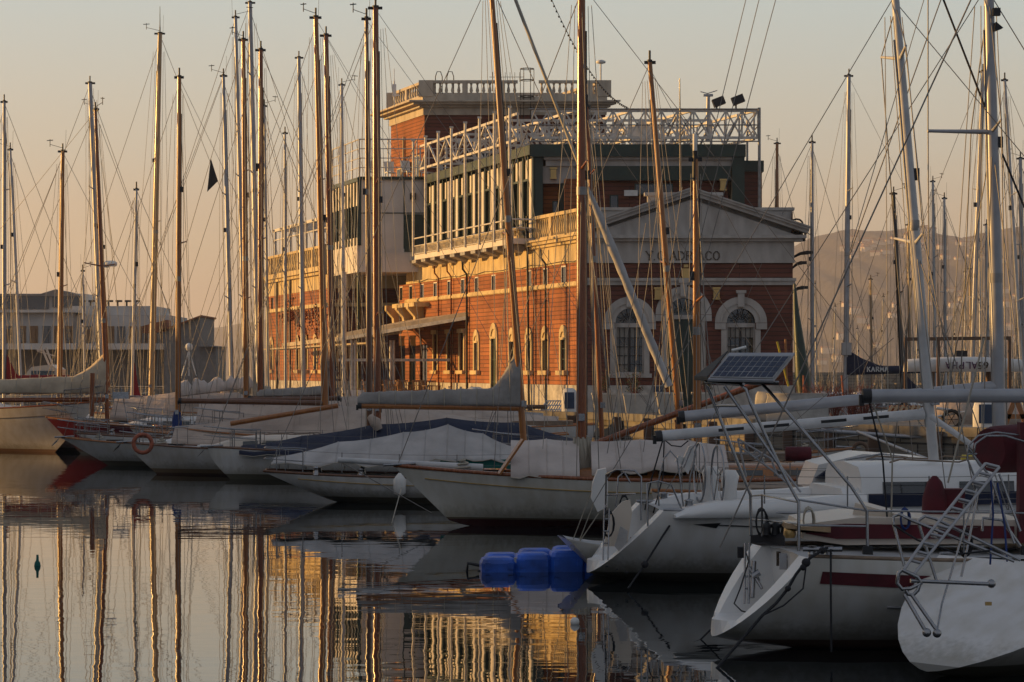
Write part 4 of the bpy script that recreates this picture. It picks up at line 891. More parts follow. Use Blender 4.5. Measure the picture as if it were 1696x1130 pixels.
def cabin(root, x0, x1, w0, w1, z0, z1, mat_='gel', win='glass', slope=.5, band=None, name='coachroof', nwin=4):
    """long low house with rounded ends"""
    mb = MB(); rings = []
    n = 12
    for i in range(n+1):
        u = i/n; x = x0+(x1-x0)*u; hgt = (z1-z0)*min(1, (1-u)/.0001 if u < .02 else 1)*(1-max(0, (u-.55)/.45)**1.8*.9)
        w_ = (w0+(w1-w0)*u)/2*(1-.25*max(0, (u-.7)/.3)**2)
        rings.append([V(x, w_, z0), V(x, w_*.93, z0+hgt*.75), V(x, w_*.78, z0+hgt*.97), V(x, 0, z0+hgt*1.06), V(x, -w_*.78, z0+hgt*.97), V(x, -w_*.93, z0+hgt*.75), V(x, -w_, z0)])
    mb.loft(rings, closed=False, caps=False); mb.poly(rings[0]); mb.poly(rings[-1])
    c = mb.build(name, M[mat_], root, local=True)
    h = z1-z0
    for sg in (1, -1):
        for k_ in range(nwin):
            u0 = .06+k_*(.66/nwin); u1 = u0+.66/nwin*.72
            p = []
            for u, f_ in ((u0,.28),(u1,.28),(u1,.66),(u0,.66)):
                w_ = (w0+(w1-w0)*u)/2*(1-.25*max(0,(u-.7)/.3)**2); hh = h*(1-max(0,(u-.55)/.45)**1.8*.9); p.append(V(x0+(x1-x0)*u, sg*(w_*(1-.07*f_/.75)+.012), z0+hh*f_))
            g = MB(); g.poly(p); g.build('cabin_window', M[win], root, local=True)
    for sg in (1, -1):
        hr = MB(); hr.pipe([V(x0+(x1-x0)*u, sg*(w0+(w1-w0)*u)/2*.6, z0+h*1.0+(.09 if k_ % 2 else .04)) for k_, u in enumerate((.1,.13,.3,.33,.5,.53))], .018, n=4)
        hr.build('grab_rail', M['teak'], root, local=True)
    return c
NEAR = set()
def lifelines(root, h=.6, step=6, sides=(1,-1), u0=.05, u1=.95, ratio=.97, rad=.012):
    near = WM[root].translation.y < 82
    sheer, plan, pt, xa, L, B = GZ[root]
    for sg in sides:
        r_ = MB(); tops = []
        for i in range(step+1):
            u = u0+(u1-u0)*i/step; a = pt(u,1,sg); a = V(a.x, a.y*ratio, a.z); 
            if near: o_ = MB(); o_.tube(a, a+V(0,0,h), rad, n=5); o_.build('stanchion', M['steel'], root, local=True)
            else: r_.tube(a, a+V(0,0,h), rad, n=5)
            tops.append(a+V(0,0,h-.02))
        w_ = r_; w_.pipe(tops, .006, n=4); w_.pipe([p-V(0,0,h*.45) for p in tops], .005, n=4); w_.build('lifeline' if near else 'guard_rail', M['wire'], root, local=True)
def pulpit(root, at='bow', h=.62, r=.016, mat_='steel', d=.12):
    sheer, plan, pt, xa, L, B = GZ[root]
    us = (1-d*1.2, 1-d*.6, 1) if at == 'bow' else (d*.9, .03, 0)
    mb = MB(); top = []
    for sg in (1, -1):
        row = [pt(u,1,sg) for u in us]; row = [V(p.x, p.y*.96, p.z) for p in row]
        for p in row[:2]: mb.tube(p, p+V(0,0,h), r, n=5)
        top.append([p+V(0,0,h) for p in row])
    t = top[0]+list(reversed(top[1])); 
    if at == 'bow': t[2] = t[2]+V(.12,.08,.05); t[3] = t[3]+V(.12,-.08,.05)
    mb.pipe(t, r, n=6); mb.pipe([p-V(0,0,h*.45) for p in t], r*.8, n=5)
    mb.build('pulpit' if at == 'bow' else 'pushpit', M[mat_], root, local=True)
def wire(root, a, b, r=.009, name='shroud', m='wire', sag=0):
    mb = MB()
    if sag: mb.pipe([a.lerp(b, i/8)-V(0,0,sag*4*(i/8)*(1-i/8)) for i in range(9)], r, n=4)
    else: mb.tube(a, b, r, n=4)
    return mb.build(name, M[m] if isinstance(m, str) else m, root)
def mast(root, base, top, r, m='alu', spr=(.5,), head='vane', wr=.010, fore=None, back=None, name='mast', taper=.75, halyards=2, radar=None, lower=True, chain=None, extra_top=0, collar=None, sprl=None, vane_side=1):
    """base and top are world points; wires run to the rails of the boat that carries it"""
    base, top = Vector(base), Vector(top); L_ = (top-base).length
    if base.y > 60: r *= .88; halyards += 2
    mb = MB(); K = 8
    mb.pipe([base.lerp(top, i/K) for i in range(K+1)], r, r*taper, n=10, radii=[r*(1 if i < 5 else 1-(1-taper)*(i-4)/4) for i in range(K+1)])
    ms = mb.build(name, M[m], root)
    q0 = WM[root].to_3x3() @ V(1,0,0); vr = random.Random(int(base.x*91+base.z*13))
    o = MB(); c_ = base.lerp(top, vr.uniform(.52,.7))+q0*(r*1.1)*vr.choice((-1,1)); o.box(c_, (.12,.12,.2)); o.build('steaming_light', M['black'], ms)
    o = MB(); c_ = base+V(0,-r*1.2,vr.uniform(.9,1.4)); o.box(c_, (.14,.1,.16)); o.build('mast_winch', M['steel'], ms)
    tk = MB(); s0 = vr.choice((-1,1)); tk.tube(base.lerp(top,.08)+q0*r*s0, base.lerp(top,.9)+q0*r*.9*s0, .018, n=4); tk.build('sail_track', M['black' if vr.random() < .5 else 'grey_steel'], ms)
    if vr.random() < .5: o = MB(); c_ = base.lerp(top, vr.uniform(.3,.6)); o.tube(c_-V(0,0,.09), c_+V(0,0,.09), r*1.04, n=10); o.build('mast_band', M['grey_steel'], ms)
    q = WM[root].to_3x3(); ax = q @ V(1,0,0); ay = q @ V(0,1,0)
    hd = MB(); tp = top
    hd.tube(tp-V(0,0,.02), tp+V(0,0,.05), r*taper*1.15, n=10); hd.beam(tp-ax*(r*1.7)-V(0,0,.03), tp+ax*(r*1.9)-V(0,0,.03), .05, .09); hd.tube(tp, tp+V(0,0,.32), .035, n=5)
    if extra_top: hd.tube(tp, tp+V(0,0,extra_top), .03, .012, n=5)
    hv = random.Random(int(base.x*37+base.y*11))
    if head == 'vane' and hv.random() < .62:
        s_ = vane_side*hv.choice((-1,.8,1,1.25)); hd.pipe([tp+V(0,0,.12), tp+ax*.55*s_+V(0,0,.28)], .014, n=4); hd.tube(tp+ax*.55*s_+V(0,0,.18), tp+ax*.55*s_+V(0,0,.5), .016, n=4)
        hd.pipe([tp+ax*(.42*s_)+V(0,0,.46), tp+ax*(.68*s_)+V(0,0,.44)], .022, n=4); hd.tube(tp-ax*.12*s_, tp-ax*.14*s_+V(0,0,.9), .006, n=4)
    hd.build('masthead', M['black'], ms)
    sheer, plan, pt, xa, Lh, B = GZ[root]
    lb = WM[root].inverted() @ base
    um = min(.95, max(.05, (lb.x-xa)/Lh)); cp = []
    for sg in (1, -1): a = pt(max(.02,um-.03),1,sg); cp.append(Wd(root, V(a.x, a.y*.95, a.z)))
    slen = sprl if sprl else min(B*.30, 1.0)
    tips = [[], []]
    for f_ in spr:
        c = base.lerp(top, f_); 
        for s_, sg in enumerate((1, -1)):
            t_ = c+ay*sg*slen*(1-.25*f_)-ax*.12+V(0,0,.12); o = MB(); o.tube(c, t_, .035, .022, n=6); o.build('spreader', M[m], ms); tips[s_].append(t_)
    hi = base.lerp(top, .97)
    for s_ in (0, 1):
        o = MB(); o.pipe([cp[s_]]+tips[s_]+[hi], wr, n=4); o.build('shroud', M['wire'], root)
        if lower and spr: o = MB(); o.tube(cp[s_]-ax*.5, base.lerp(top, spr[0]*.98), wr*.9, n=4); o.tube(cp[s_]+ax*.5, base.lerp(top, spr[0]*.97), wr*.9, n=4); o.build('lower_shroud', M['wire'], root)
    bow = Wd(root, pt(1,1,0.0)+V(-.1,0,.05)) if fore is None else fore
    ste = Wd(root, V(xa+.1,0,sheer(0)+.05)) if back is None else back
    if fore is not False: wire(root, base.lerp(top,.98), Vector(bow), wr, 'forestay')
    if back is not False: wire(root, base.lerp(top,.995), Vector(ste), wr, 'backstay')
    for h_ in range(halyards):
        o = MB(); off = ax*(r*(1.8+.9*(h_//2))*(1 if h_ % 2 else -1))+ay*(.1*h_); o.tube(base+off*(1.6+1.1*(h_//2))+V(0,0,.6), base.lerp(top,.95)+off*.7, wr*.75, n=4); o.build('halyard', M['rope'], root)
    if radar: c = base.lerp(top, radar); o = MB(); o.beam(c, c+ax*.55, .08, .08); o.lathe(c+ax*.62+V(0,0,.02), [(.28,0),(.32,.06),(.32,.18),(.2,.26)], 12); o.build('radar', M['paint_white'], ms)
    return ms
def furled(root, a, b, r, m, name='furled_sail', lump=.1, K=20):
    mb = MB(); rnd = random.Random(int(r*1e4)); mb.pipe([a.lerp(b, i/K) for i in range(K+1)], r, n=9, radii=[r*(.35+.65*math.sin(math.pi*min(1,(i+.8)/5)/2))*(1+rnd.uniform(-lump,lump)) for i in range(K+1)]); return mb.build(name, M[m], root)
def boom(root, a, b, r, m='alu', sq=1.0, name='boom', endcap=True):
    mb = MB(); mb.tube(a, b, r, r*.95, n=12, sq=sq); o = mb.build(name, M[m], root)
    if endcap: e = MB(); d_ = (b-a).normalized(); e.tube(b-d_*.02, b+d_*.09, r*1.06, r*1.02, n=12, sq=sq); e.box(b+d_*.1-V(0,0,r*.6), (.06,.06,.14)); e.build('end_fitting', M['black'], o)
    return o
def sailcover(root, a, b, h0, h1, w_, m, name='sail_cover', rise=None, n=22, lump=.05, drop=.06, seed=1, rl=.17):
    """cloth bundle lying on a boom from a (mast) to b (end); h0,h1 heights; rise = extra luff height up the mast"""
    rnd = random.Random(seed); mb = MB(); rings = []; d_ = (b-a); sd = V(-d_.y, d_.x, 0).normalized()
    for i in range(n+1):
        u = i/n; p = a+d_*u; hh = h0+(h1-h0)*u; up = (rise or 0)*max(0, 1-u/rl)**1.25
        hh = hh*(1+rnd.uniform(-lump,lump)*1.2); ww = (w_*(1-.45*u))*(1+rnd.uniform(-lump,lump)*1.5)
        if i == n: hh *= .4; ww *= .4
        prof_ = []
        for k_ in range(12):
            t = 2*math.pi*k_/12; z = math.sin(t); y = math.cos(t)
            zz = (hh+up)*max(0, z)**(.8) if z > 0 else drop*z
            taper = 1-.75*max(0, z)**1.5 if up > .2 else 1-.35*max(0, z)
            prof_.append(p+sd*(y*ww*taper*(1+.08*math.sin(5*t+u*17)))+V(0,0,zz))
        rings.append(prof_)
    mb.loft(rings); o = mb.build(name, M[m], root)
    for i in range(2, n-1, 3):
        if i/n < rl*.7 and up is not None and (rise or 0) > .5: continue
        r_ = rings[i]; c_ = sum(r_, V(0,0,0))/len(r_); t_ = MB(); t_.pipe([c_+(p-c_)*1.045 for p in r_]+[c_+(r_[0]-c_)*1.045], .014, n=4); t_.build('sail_tie', M['rope'], o)
    return o
def tent(root, ridge, half, drop, m, name='boom_tent', seed=1, sag=.05, lip=.1):
    """ridge: world points; half: half widths; drop: height of the eaves below the ridge"""
    rnd = random.Random(seed); ridge = [Vector(p) for p in ridge]; rows = []; S_ = 4
    pts = []
    for i in range(len(ridge)-1):
        for j in range(S_): pts.append((ridge[i].lerp(ridge[i+1], j/S_)-V(0,0,sag*4*(j/S_)*(1-j/S_)), half[i]+(half[i+1]-half[i])*j/S_, drop[i]+(drop[i+1]-drop[i])*j/S_))
    pts.append((ridge[-1], half[-1], drop[-1]))
    d_ = (ridge[-1]-ridge[0]); sd = V(-d_.y, d_.x, 0).normalized()
    for i, (p, h_, dr) in enumerate(pts):
        wob = .04*math.sin(i*1.9+seed)+rnd.uniform(-.02,.02)
        f_ = [1, .85, .55, .25, 0, -.25, -.55, -.85, -1]
        rows.append([p+sd*h_*x+V(0,0,-dr*(abs(x)**1.15)-sag*math.sin(math.pi*abs(x))*1.0+wob*abs(x)) for x in f_])
        rows[-1] = [rows[-1][0]-V(0,0,lip+.03*math.sin(i*2.7))]+rows[-1]+[rows[-1][-1]-V(0,0,lip+.03*math.sin(i*2.1+1))]
    mb = MB(); mb.loft(rows, closed=False, caps=False); mb.poly(rows[0]); mb.poly(list(reversed(rows[-1])))
    o = mb.build(name, M[m], root)
    for i in range(2, len(rows)-1, 2):
        t_ = MB(); t_.pipe([p+V(0,0,.006) for p in rows[i]], .012, n=4); t_.build('seam', M[m], o)
    for sd_ in (0, -1):
        t_ = MB(); t_.pipe([r[sd_] for r in rows], .016, n=4); t_.build('hem_rope', M['rope'], o)
    return o
def yacht(name, label, cat, X, Y, head, L, B, fb=(1.0,.9,1.2), xa=None, hm='hull_white', group=None, cabin_=True, rails=True, **kw):
    r_ = empty(name, (X, Y, 0), R(head), label, cat, group)
    xa = -L*.58 if xa is None else xa
    hull(r_, L, B, fb[0], fb[1], fb[2], xa, M[hm], **kw)
    if cabin_: cabin(r_, xa+L*.30, xa+L*.70, B*.62, B*.42, fb[1]-.05, fb[1]+.42)
    if rails: lifelines(r_, .6, 5); pulpit(r_)
    ck = MB(); ck.bb(xa+L*.08, xa+L*.29, -B*.26, B*.26, fb[0]-.02, fb[0]+.16); ck.build('cockpit_coaming', M['teak'], r_, local=True)
    return r_
G_ = 'yachts moored along the harbour quay'

# ===== left and middle ranks: masts read from left to right =====
def simple(label, pxb, Y, pyb, pxt, pyt, r, m, head=180, L=10, B=3, fb=(.95,.85,1.15), hm='hull_white', spr=(.5,), cover=None, name='sailing_yacht', boomL=None, boomz=1.9, radar=None, xt=0, rise=.7, mast2=None, kwm=None, **kw):
    bz = fb[1]+.35
    base = PX(pxb, Y, bz); top = P(pxt, pyt, Y)
    d_ = (top-base); 
    root_ = yacht(name, label, 'sailing yacht', base.x, Y, head, L, B, fb, hm=hm, group=None, **kw)
    lo = Wd(root_, (0,0,0))
    kk = kwm or {}
    mast(root_, base, top, r, m, spr=spr, radar=radar, extra_top=xt, wr=.0075+Y*.00004, **kk)
    if cover:
        bl = boomL or L*.36; q_ = WM[root_].to_3x3() @ V(-1,0,0); a = base+V(0,0,boomz-bz)+q_*.12; b_ = a+q_*bl+V(0,0,.12)
        boom(root_, a, b_, .07, 'wood_gold' if 'wood' in m else 'alu'); sailcover(root_, a, b_, .34, .22, .16, cover, rise=rise, seed=int(pxb))
    return root_
simple('small grey-masted sloop at the left edge with a red sail cover', 7, 112, 0, 7, 168, .105, 'alu', 180, 10, 3, cover='red', boomL=3.0, boomz=2.9, rise=1.0, kwm=dict(vane_side=-1), spr=(.42,.72))
simple('cream-masted sloop second from the left edge, its thin mast leaning left', 37, 118, 0, 17, 247, .085, 'alu_white', 0, 9, 2.8, cover='cloth_cream', boomL=3.0)
simple('cutter with a golden spruce mast beside a big cream furled mainsail at left', 98, 104, 0, 104, 250, .125, 'wood_gold', 180, 11, 3.2, hm='hull_white_dark', kwm=dict(vane_side=-1))
simple('silver-masted ketch carrying a white radar dome halfway up its mast', 172, 116, 0, 149, 137, .15, 'alu', 0, 12, 3.5, radar=.45, cover='cloth_grey', boomL=4, spr=(.36,.68))
simple('yawl with a thin dark varnished mast tucked behind the radar-dome ketch', 181, 119, 0, 158, 180, .11, 'wood_red', 0, 12, 3.4, spr=(.5,))
simple('small white-masted sloop with a red sail cover bunched at the mast foot', 218, 108, 0, 226, 313, .08, 'alu_white', 180, 8.5, 2.6, cover='red', boomL=1.6, boomz=2.0, rise=1.6)
simple('tall tan-masted schooner at left, its slim topmast almost touching the sky edge', 250, 122, 0, 265, 55, .17, 'wood_tan', 180, 14, 3.8, fb=(1.2,1.05,1.5), xt=1.35, spr=(.5,))
simple('sloop with a slim silver mast and a dark pennant hanging on its backstay', 385, 112, 0, 370, 125, .11, 'alu', 0, 11, 3.2, spr=(.35,.65), cover='cloth_beige')
simple('sloop with a leaning silver mast rising close behind the golden mast left of the club', 408, 116, 0, 390, 28, .12, 'alu', 0, 12, 3.4, spr=(.3,.6))
simple('classic cutter with a golden mast and cream sail bundled upright at its foot', 408, 96, 0, 403, 65, .125, 'wood_gold', 180, 11, 3.1, hm='hull_classic', spr=(.33,.66))
simple('large sloop with the tallest pale silver mast in the left group', 430, 118, 0, 414, 4, .155, 'alu', 0, 14, 3.9, fb=(1.2,1.1,1.4), spr=(.3,.58,.82))
simple('yacht with a short bronze-coloured mast just left of the brick club', 431, 92, 0, 432, 82, .125, 'wood_red', 180, 11, 3.1, spr=(.5,), kwm=dict(head=None))
simple('little sloop with a plain grey mast hidden behind the bronze mast', 445, 124, 0, 438, 175, .085, 'alu', 0, 9, 2.8)
simple('small yacht with a short grey mast in front of the left wing balustrade', 473, 128, 0, 472, 220, .095, 'alu', 0, 9, 2.8)
simple('sloop with a silver mast and many lamps standing before the left wing', 503, 124, 0, 495, 95, .14, 'alu', 0, 12, 3.5, spr=(.35,.62))
simple('sailing boat with a white mast rising in front of the roof terrace railing', 570, 128, 0, 566, 140, .12, 'alu_white', 0, 11, 3.2)
simple('yacht with a short white mast at the far left berth under the office windows', 141, 134, 0, 137, 448, .075, 'alu_white', 0, 8, 2.6, spr=(.6,))
# pennant
pn = MB(); a_ = P(349,262,112); pn.add([a_, P(343,318,112), P(361,300,112.05), P(355,290,112)], [(0,1,2),(0,2,3)]); pn.add([a_+V(0,.03,0), P(343,318,112)+V(0,.03,0), P(361,300,112.05)+V(0,.03,0)], [(2,1,0)])
root_at(pn, 'pennant', M['black'], P(352,320,112), 'dark triangular pennant flying left of the silver masts', 'flag')
# K : cream hull lit by the sun at the left edge, bow to the right
K_ = empty('classic_yacht', (-22.5, 104.5, 0), R(-38), 'cream-hulled classic yacht glowing in the sun at the left edge, red boot line', 'sailing yacht')
hull(K_, 16, 3.6, 2.0, 1.75, 2.15, -9.2, M['hull_cream'], rb=3.0, rt=1.5, zs0=.2, zb=-.2, wt=.4, rail='wood_red', gold='letter', deck='teak', N_=30)
cabin(K_, -6, 1.0, 2.2, 1.6, 1.8, 2.2, 'gel_warm')
lifelines(K_, .6, 8); pulpit(K_, d=.08)
a_, b_ = P(-160,640,101), P(176,612,101)
boom(K_, P(180,662,101), P(-200,664,101), .1, 'wood_red'); sailcover(K_, P(176,650,101), P(-120,650,101), .75, .4, .22, 'cloth_cream', rise=1.0, seed=9, lump=.03)
mast(K_, P(178,700,101), P(158,182,101), .1, 'wood_red', spr=(.5,), halyards=1)
# burgundy bow just right of it
b_ = yacht('wooden_sloop', 'burgundy-hulled wooden sloop whose bow shows between two white boats at left', 'sailing yacht', -16.8, 100.5, 180, 10, 3, (1.2,1.1,1.5), xa=-7.4, hm='hull_burgundy', rb=1.6)
b_ = yacht('cruising_yacht', 'navy-hulled cruising yacht behind the white counter stern at left', 'sailing yacht', -13.6, 103.5, 176, 9, 2.9, (1.0,.9,1.1), xa=-6, hm='hull_navy')
# golden mast at 297 with blue bundle at its foot
B5 = yacht('classic_sloop', 'classic sloop with a tall golden mast wrapped in blue cloth at its foot', 'sailing yacht', -12.0, 88, 176, 11, 3, (.85,.72,1.0), xa=-6.5, hm='hull_white_dark', rb=2)
mast(B5, P(294,742,88), P(297,127,88), .11, 'wood_gold', spr=(.55,), vane_side=-1)
u = MB(); u.pipe([P(294,682,88), P(293,700,88), P(296,722,88), P(293,742,88)], .16, n=9, radii=[.13,.19,.15,.2]); u.build('blue_wrap', M['blue'], B5)
boom(B5, P(300,665,88), P(560,660,88), .09, 'wood_dark')
# J : white counter stern with gold reflections
J = empty('counter_stern_yacht', (-13.4, 90, 0), R(8), 'old white yacht with a pale overhanging counter stern pointing left', 'sailing yacht')
hull(J, 11, 3.2, 1.15, .95, 1.3, -2.8, M['hull_white_dark'], rb=2, rt=1.6, zs0=.25, wt=.62, rail='wood_dark', deck='teak')
pulpit(J, 'stern', .55); lifelines(J, .55, 6)
for i in range(4): wire(J, P(145+i*5,712,89), P(158+i*9,630,89), .012, 'backstay')
u = MB(); u.pipe([P(190,690,90), P(200,640,90), P(212,700,90)], .02); u.box(P(201,655,90), (.6,.3,.25)); u.build('stern_gallows', M['steel'], J)
o = MB(); o.tube(P(152,690,90), P(153,618,90), .09); o.build('mizzen_mast', M['wood_red'], J)
# I : white hull with lifebuoy
I_ = empty('white_sloop', (-9.8, 80.5, 0), R(176), 'white sloop with a brown boot line and an orange lifebuoy at its bow', 'sailing yacht')
hull(I_, 10, 2.9, 1.0, .85, 1.05, -6.8, M['hull_brownline'], rb=1.3, rail='wood_dark', wt=.5)
lifelines(I_, .6, 6); pulpit(I_, d=.1)
cabin(I_, -3.8, .4, 1.9, 1.3, .85, 1.3, 'gel_warm')
lb = MB(); c_ = P(236,735,78.6); lb.pipe([c_+V(.30*math.cos(t), .05, .30*math.sin(t)) for t in [2*math.pi*i/16 for i in range(17)]], .068, n=8); root_at(lb, 'lifebuoy', M['orange'], c_-V(0,0,.38), 'orange ring lifebuoy hanging on the bow rail of a white sloop', 'lifebuoy')
# yellow lit topside panel boat behind
b_ = yacht('day_sailer', 'cream day sailer whose side catches yellow light behind the lifebuoy', 'sailing yacht', -12.6, 99.5, 151, 9, 2.8, (1.25,1.1,1.3), xa=-5, hm='hull_cream', cabin_=False)
tent(b_, [P(330,668,96), P(470,660,96), P(620,670,96), P(700,690,96)], [1.5,1.7,1.7,1.5], [.9,1.0,1.0,.7], 'cloth_beige', 'boom_tent', 4)
# big beige tented boats (middle)
T1 = yacht('tented_ketch', 'wooden ketch under a long beige canvas tent behind the dark blue cover', 'sailing yacht', -6.5, 86, 180, 14, 3.6, (1.2,1.0,1.4), xa=-8.5, hm='hull_classic', cabin_=False, rails=False, rb=2.4)
tent(T1, [P(290,706,86), P(420,690,86), P(560,672,86), P(690,676,86), P(880,705,86)], [.9,1.5,1.7,1.7,1.2], [.5,.9,1.0,1.0,.7], 'cloth_beige', 'boom_tent', 2)
mast(T1, P(540,740,86), P(523,28,86), .135, 'wood_gold', spr=(.32,.62), halyards=3)
boom(T1, P(540,668,86), P(300,664,86), .1, 'wood_dark')
u = MB(); u.tube(P(382,702,85), P(560,672,85), .09, n=8); u.build('spare_spar', M['wood_gold'], T1)
T2 = yacht('tented_cutter', 'cutter with a dark brown mast lit on one edge, half under a beige tent', 'sailing yacht', -5.9, 91, 180, 13, 3.5, (1.2,1.05,1.4), xa=-7, hm='hull_white_dark', cabin_=False)
mast(T2, P(552,740,91), P(540,58,91), .14, 'wood_red', spr=(.35,.62), head=None, halyards=3)
tent(T2, [P(400,672,91), P(470,655,91), P(640,655,91)], [1.3,1.5,1.4], [.7,.9,.7], 'cloth_beige', 'boom_tent', 5)
sailcover(T2, P(545,652,91), P(425,655,91), .3, .2, .16, 'cloth_grey', seed=4); boom(T2, P(545,656,91), P(415,659,91), .08, 'wood_dark')
T3 = yacht('covered_sloop', 'sloop with a canvas-covered deck and crumpled pale sail bags at left centre', 'sailing yacht', -13.0, 104, 180, 12, 3.4, (1.7,1.6,1.8), xa=-7.5, hm='hull_cream', cabin_=False)
tent(T3, [P(190,660,104), P(300,648,104), P(395,650,104), P(430,668,104)], [1.3,1.6,1.6,1.2], [.8,1.1,1.1,.8], 'cloth_beige', 'boom_tent', 8)
sailcover(T3, P(300,655,103), P(420,640,103), .55, .45, .35, 'cloth_pink', seed=5, lump=.25); sailcover(T3, P(420,655,102), P(450,655,102), .6, .3, .3, 'cloth_cream', seed=6, lump=.2, rise=1.6, name='upright_sail_bundle')
# H : dark blue covered schooner with the twin brown masts
Hh = empty('covered_schooner', (-3.9, 77, 0), R(180), 'white schooner under a dark blue deck cover carrying the twin brown masts', 'sailing yacht')
hull(Hh, 15, 3.6, 1.1, .85, 1.02, -9.2, M['hull_white_dark'], rb=.9, rt=1.5, zs0=.2, wt=.4, rail='wood_dark', stem_curve=.6)
pulpit(Hh, d=.09, h=.62); lifelines(Hh, .55, 8, u0=.5)
tent(Hh, [P(400,738,77), P(500,722,77), P(620,703,77), P(740,692,77), P(860,700,77), P(965,730,77)], [.7,1.35,1.6,1.7,1.6,1.2], [.15,.45,.7,.85,.8,.4], 'navy', 'deck_cover', 3)
mast(Hh, P(625,742,77), P(622,12,77), .145, 'wood_red', spr=(.3,.6), halyards=4)
mast(Hh, P(612,742,79.5), P(607,30,79.5), .1, 'wood_dark', spr=(.55,), halyards=2, name='fore_mast')
u = MB(); u.pipe([P(612,690,76.6), P(622,700,76.5), P(628,712,76.5)], .14, n=8, radii=[.1,.2,.12]); u.build('sail_bundle', M['cloth_beige'], Hh)
# G : white yacht, brown counter at left, light grey cover, grey furled mainsail
Gg = empty('counter_stern_sloop', (.32, 64, 0), R(2), 'long white classic yacht with a varnished counter stern, pale grey cover and bundled grey mainsail', 'sailing yacht')
hull(Gg, 11.6, 3.0, .82, .68, .95, -6.85, M['hull_white_dark'], rb=1.6, rt=1.4, zs0=.18, wt=.33, rail='wood_dark', gold='gold', dark_transom=M['wood_dark'], N_=30)
tent(Gg, [P(452,758,64), P(560,732,64), P(668,716,64), P(742,703,64), P(800,718,64), P(858,742,64)], [.5,1.0,1.25,1.3,1.3,1.2], [.12,.5,.75,.85,.6,.3], 'cloth_lgrey', 'cockpit_tent', 6, lip=.03)
lifelines(Gg, .62, 7); pulpit(Gg, 'stern', .62, d=.1)
mast(Gg, P(868,742,64), P(812,-40,64), .105, 'wood_gold', spr=(.45,), fore=P(1118,655,64), halyards=4)
boom(Gg, P(860,676,64), P(598,672,64), .085, 'wood_gold')
sailcover(Gg, P(862,668,64), P(592,664,64), .44, .22, .16, 'cloth_grey', rise=1.22, seed=12, lump=.05, n=30, name='furled_mainsail', drop=.1)
furled(Gg, P(976,318,63.9), P(1108,640,63.9), .115, 'cloth_lgrey', 'furled_genoa'); 
wire(Gg, P(850,-10,63.9), P(976,318,63.9), .045, 'forestay', 'rope')
u = MB(); u.box(P(790,772,63), (1.9,.5,.35), rz=.05); u.build('green_dodger', M['teal'], Gg)
fd = MB(); fd.lathe(P(662,822,62.4), [(.04,0),(.16,.08),(.17,.42),(.1,.52),(.03,.6)], 12); root_at(fd, 'fender', M['paint_white'], P(662,822,62.4), 'white cylindrical fender hanging by the bow of the classic sloop', 'fender')
# E : the classic white yawl in the middle
Ee = empty('classic_yawl', (1.55, 54, 0), R(179), 'classic white wooden yawl with teak rail, gold line and pinkish canvas tents', 'sailing yacht')
hull(Ee, 12.6, 3.1, 1.28, 1.06, 1.34, -8.4, M['hull_classic'], rb=1.25, rt=1.2, zs0=.35, zb=.12, wt=.4, rail='wood_red', gold='gold', deck='teak', depth=.42, N_=32, rail_r=.05)
sheer, plan, pt, *_ = GZ[Ee]
u = MB(); u.tube(Wd(Ee,(2.2,0,1.3)), P(560,762,54.2), .085, .06, n=10); u.build('bowsprit', M['alu_white'], Ee)
wire(Ee, P(562,764,54.2), P(715,850,54), .014, 'bobstay')
tent(Ee, [P(846,729,54), P(905,727,54), P(958,730,54)], [1.05,1.15,1.15], [.66,.7,.7], 'cloth_pink', 'fore_tent', 3, sag=.02)
tent(Ee, [P(978,731,54), P(1060,728,54), P(1140,729,54), P(1200,737,54)], [1.15,1.2,1.2,1.1], [.55,.55,.55,.5], 'cloth_pink', 'main_tent', 4, sag=.02)
u = MB(); u.beam(P(866,728,53.3), P(826,786,53.1), .16, .05); u.build('rolled_edge', M['wood_gold'], Ee)
cabin(Ee, -5.2, 1.2, 2.0, 1.7, 1.08, 1.4, 'wood_gold', nwin=5)
mast(Ee, P(963,786,54), P(963,-30,54), .118, 'wood_red', spr=(.62,), halyards=4, sprl=1.0)
u = MB(); rnd = random.Random(4)
u.lathe(P(963,782,54), [(.28,0),(.24,.15),(.17,.5),(.16,.72),(.13,.75)], 12)
for i in range(9): t = i*.7; u.pipe([P(963,724,54)+V(.16*math.cos(t), .16*math.sin(t), 0), P(963,750,54)+V(.21*math.cos(t+.3), .21*math.sin(t+.3), -.02), P(963,776,54)+V(.2*math.cos(t), .2*math.sin(t), 0)], .03, n=5)
u.build('coiled_halyards', M['rope'], Ee)
boom(Ee, P(985,787,54), P(1182,786,54), .085, 'wood_gold'); boom(Ee, P(884,788,53.6), P(925,783,53.6), .06, 'wood_red', name='boat_hook', endcap=False)
mast(Ee, P(1155,790,54.2), P(1152,262,54.2), .085, 'wood_gold', spr=(.0,) and (.55,), halyards=2, name='mizzen_mast', fore=False, back=False, head=None)
u = MB(); u.tube(P(1151,300,54.2), P(1151.5,250,54.2), .065, n=8); u.build('mast_band', M['black'], Ee)
u = MB(); u.tube(P(1151,262,54.2), P(1151,222,54.2), .05, n=8); u.build('mast_tip', M['paint_white'], Ee)
u = MB()
for px in (1015,1045,1080): u.bb(PX(px,54,0).x-.3, PX(px,54,0).x+.3, 53.2, 54.8, 1.2, 1.5)
u.build('deckhouse', M['paint_white'], Ee)
for px, py in ((1040,700), (1068,610), (1100,640)): wire(Ee, P(px-40,785,53.4), P(px+30,py-330,54.2), .008, 'running_backstay')
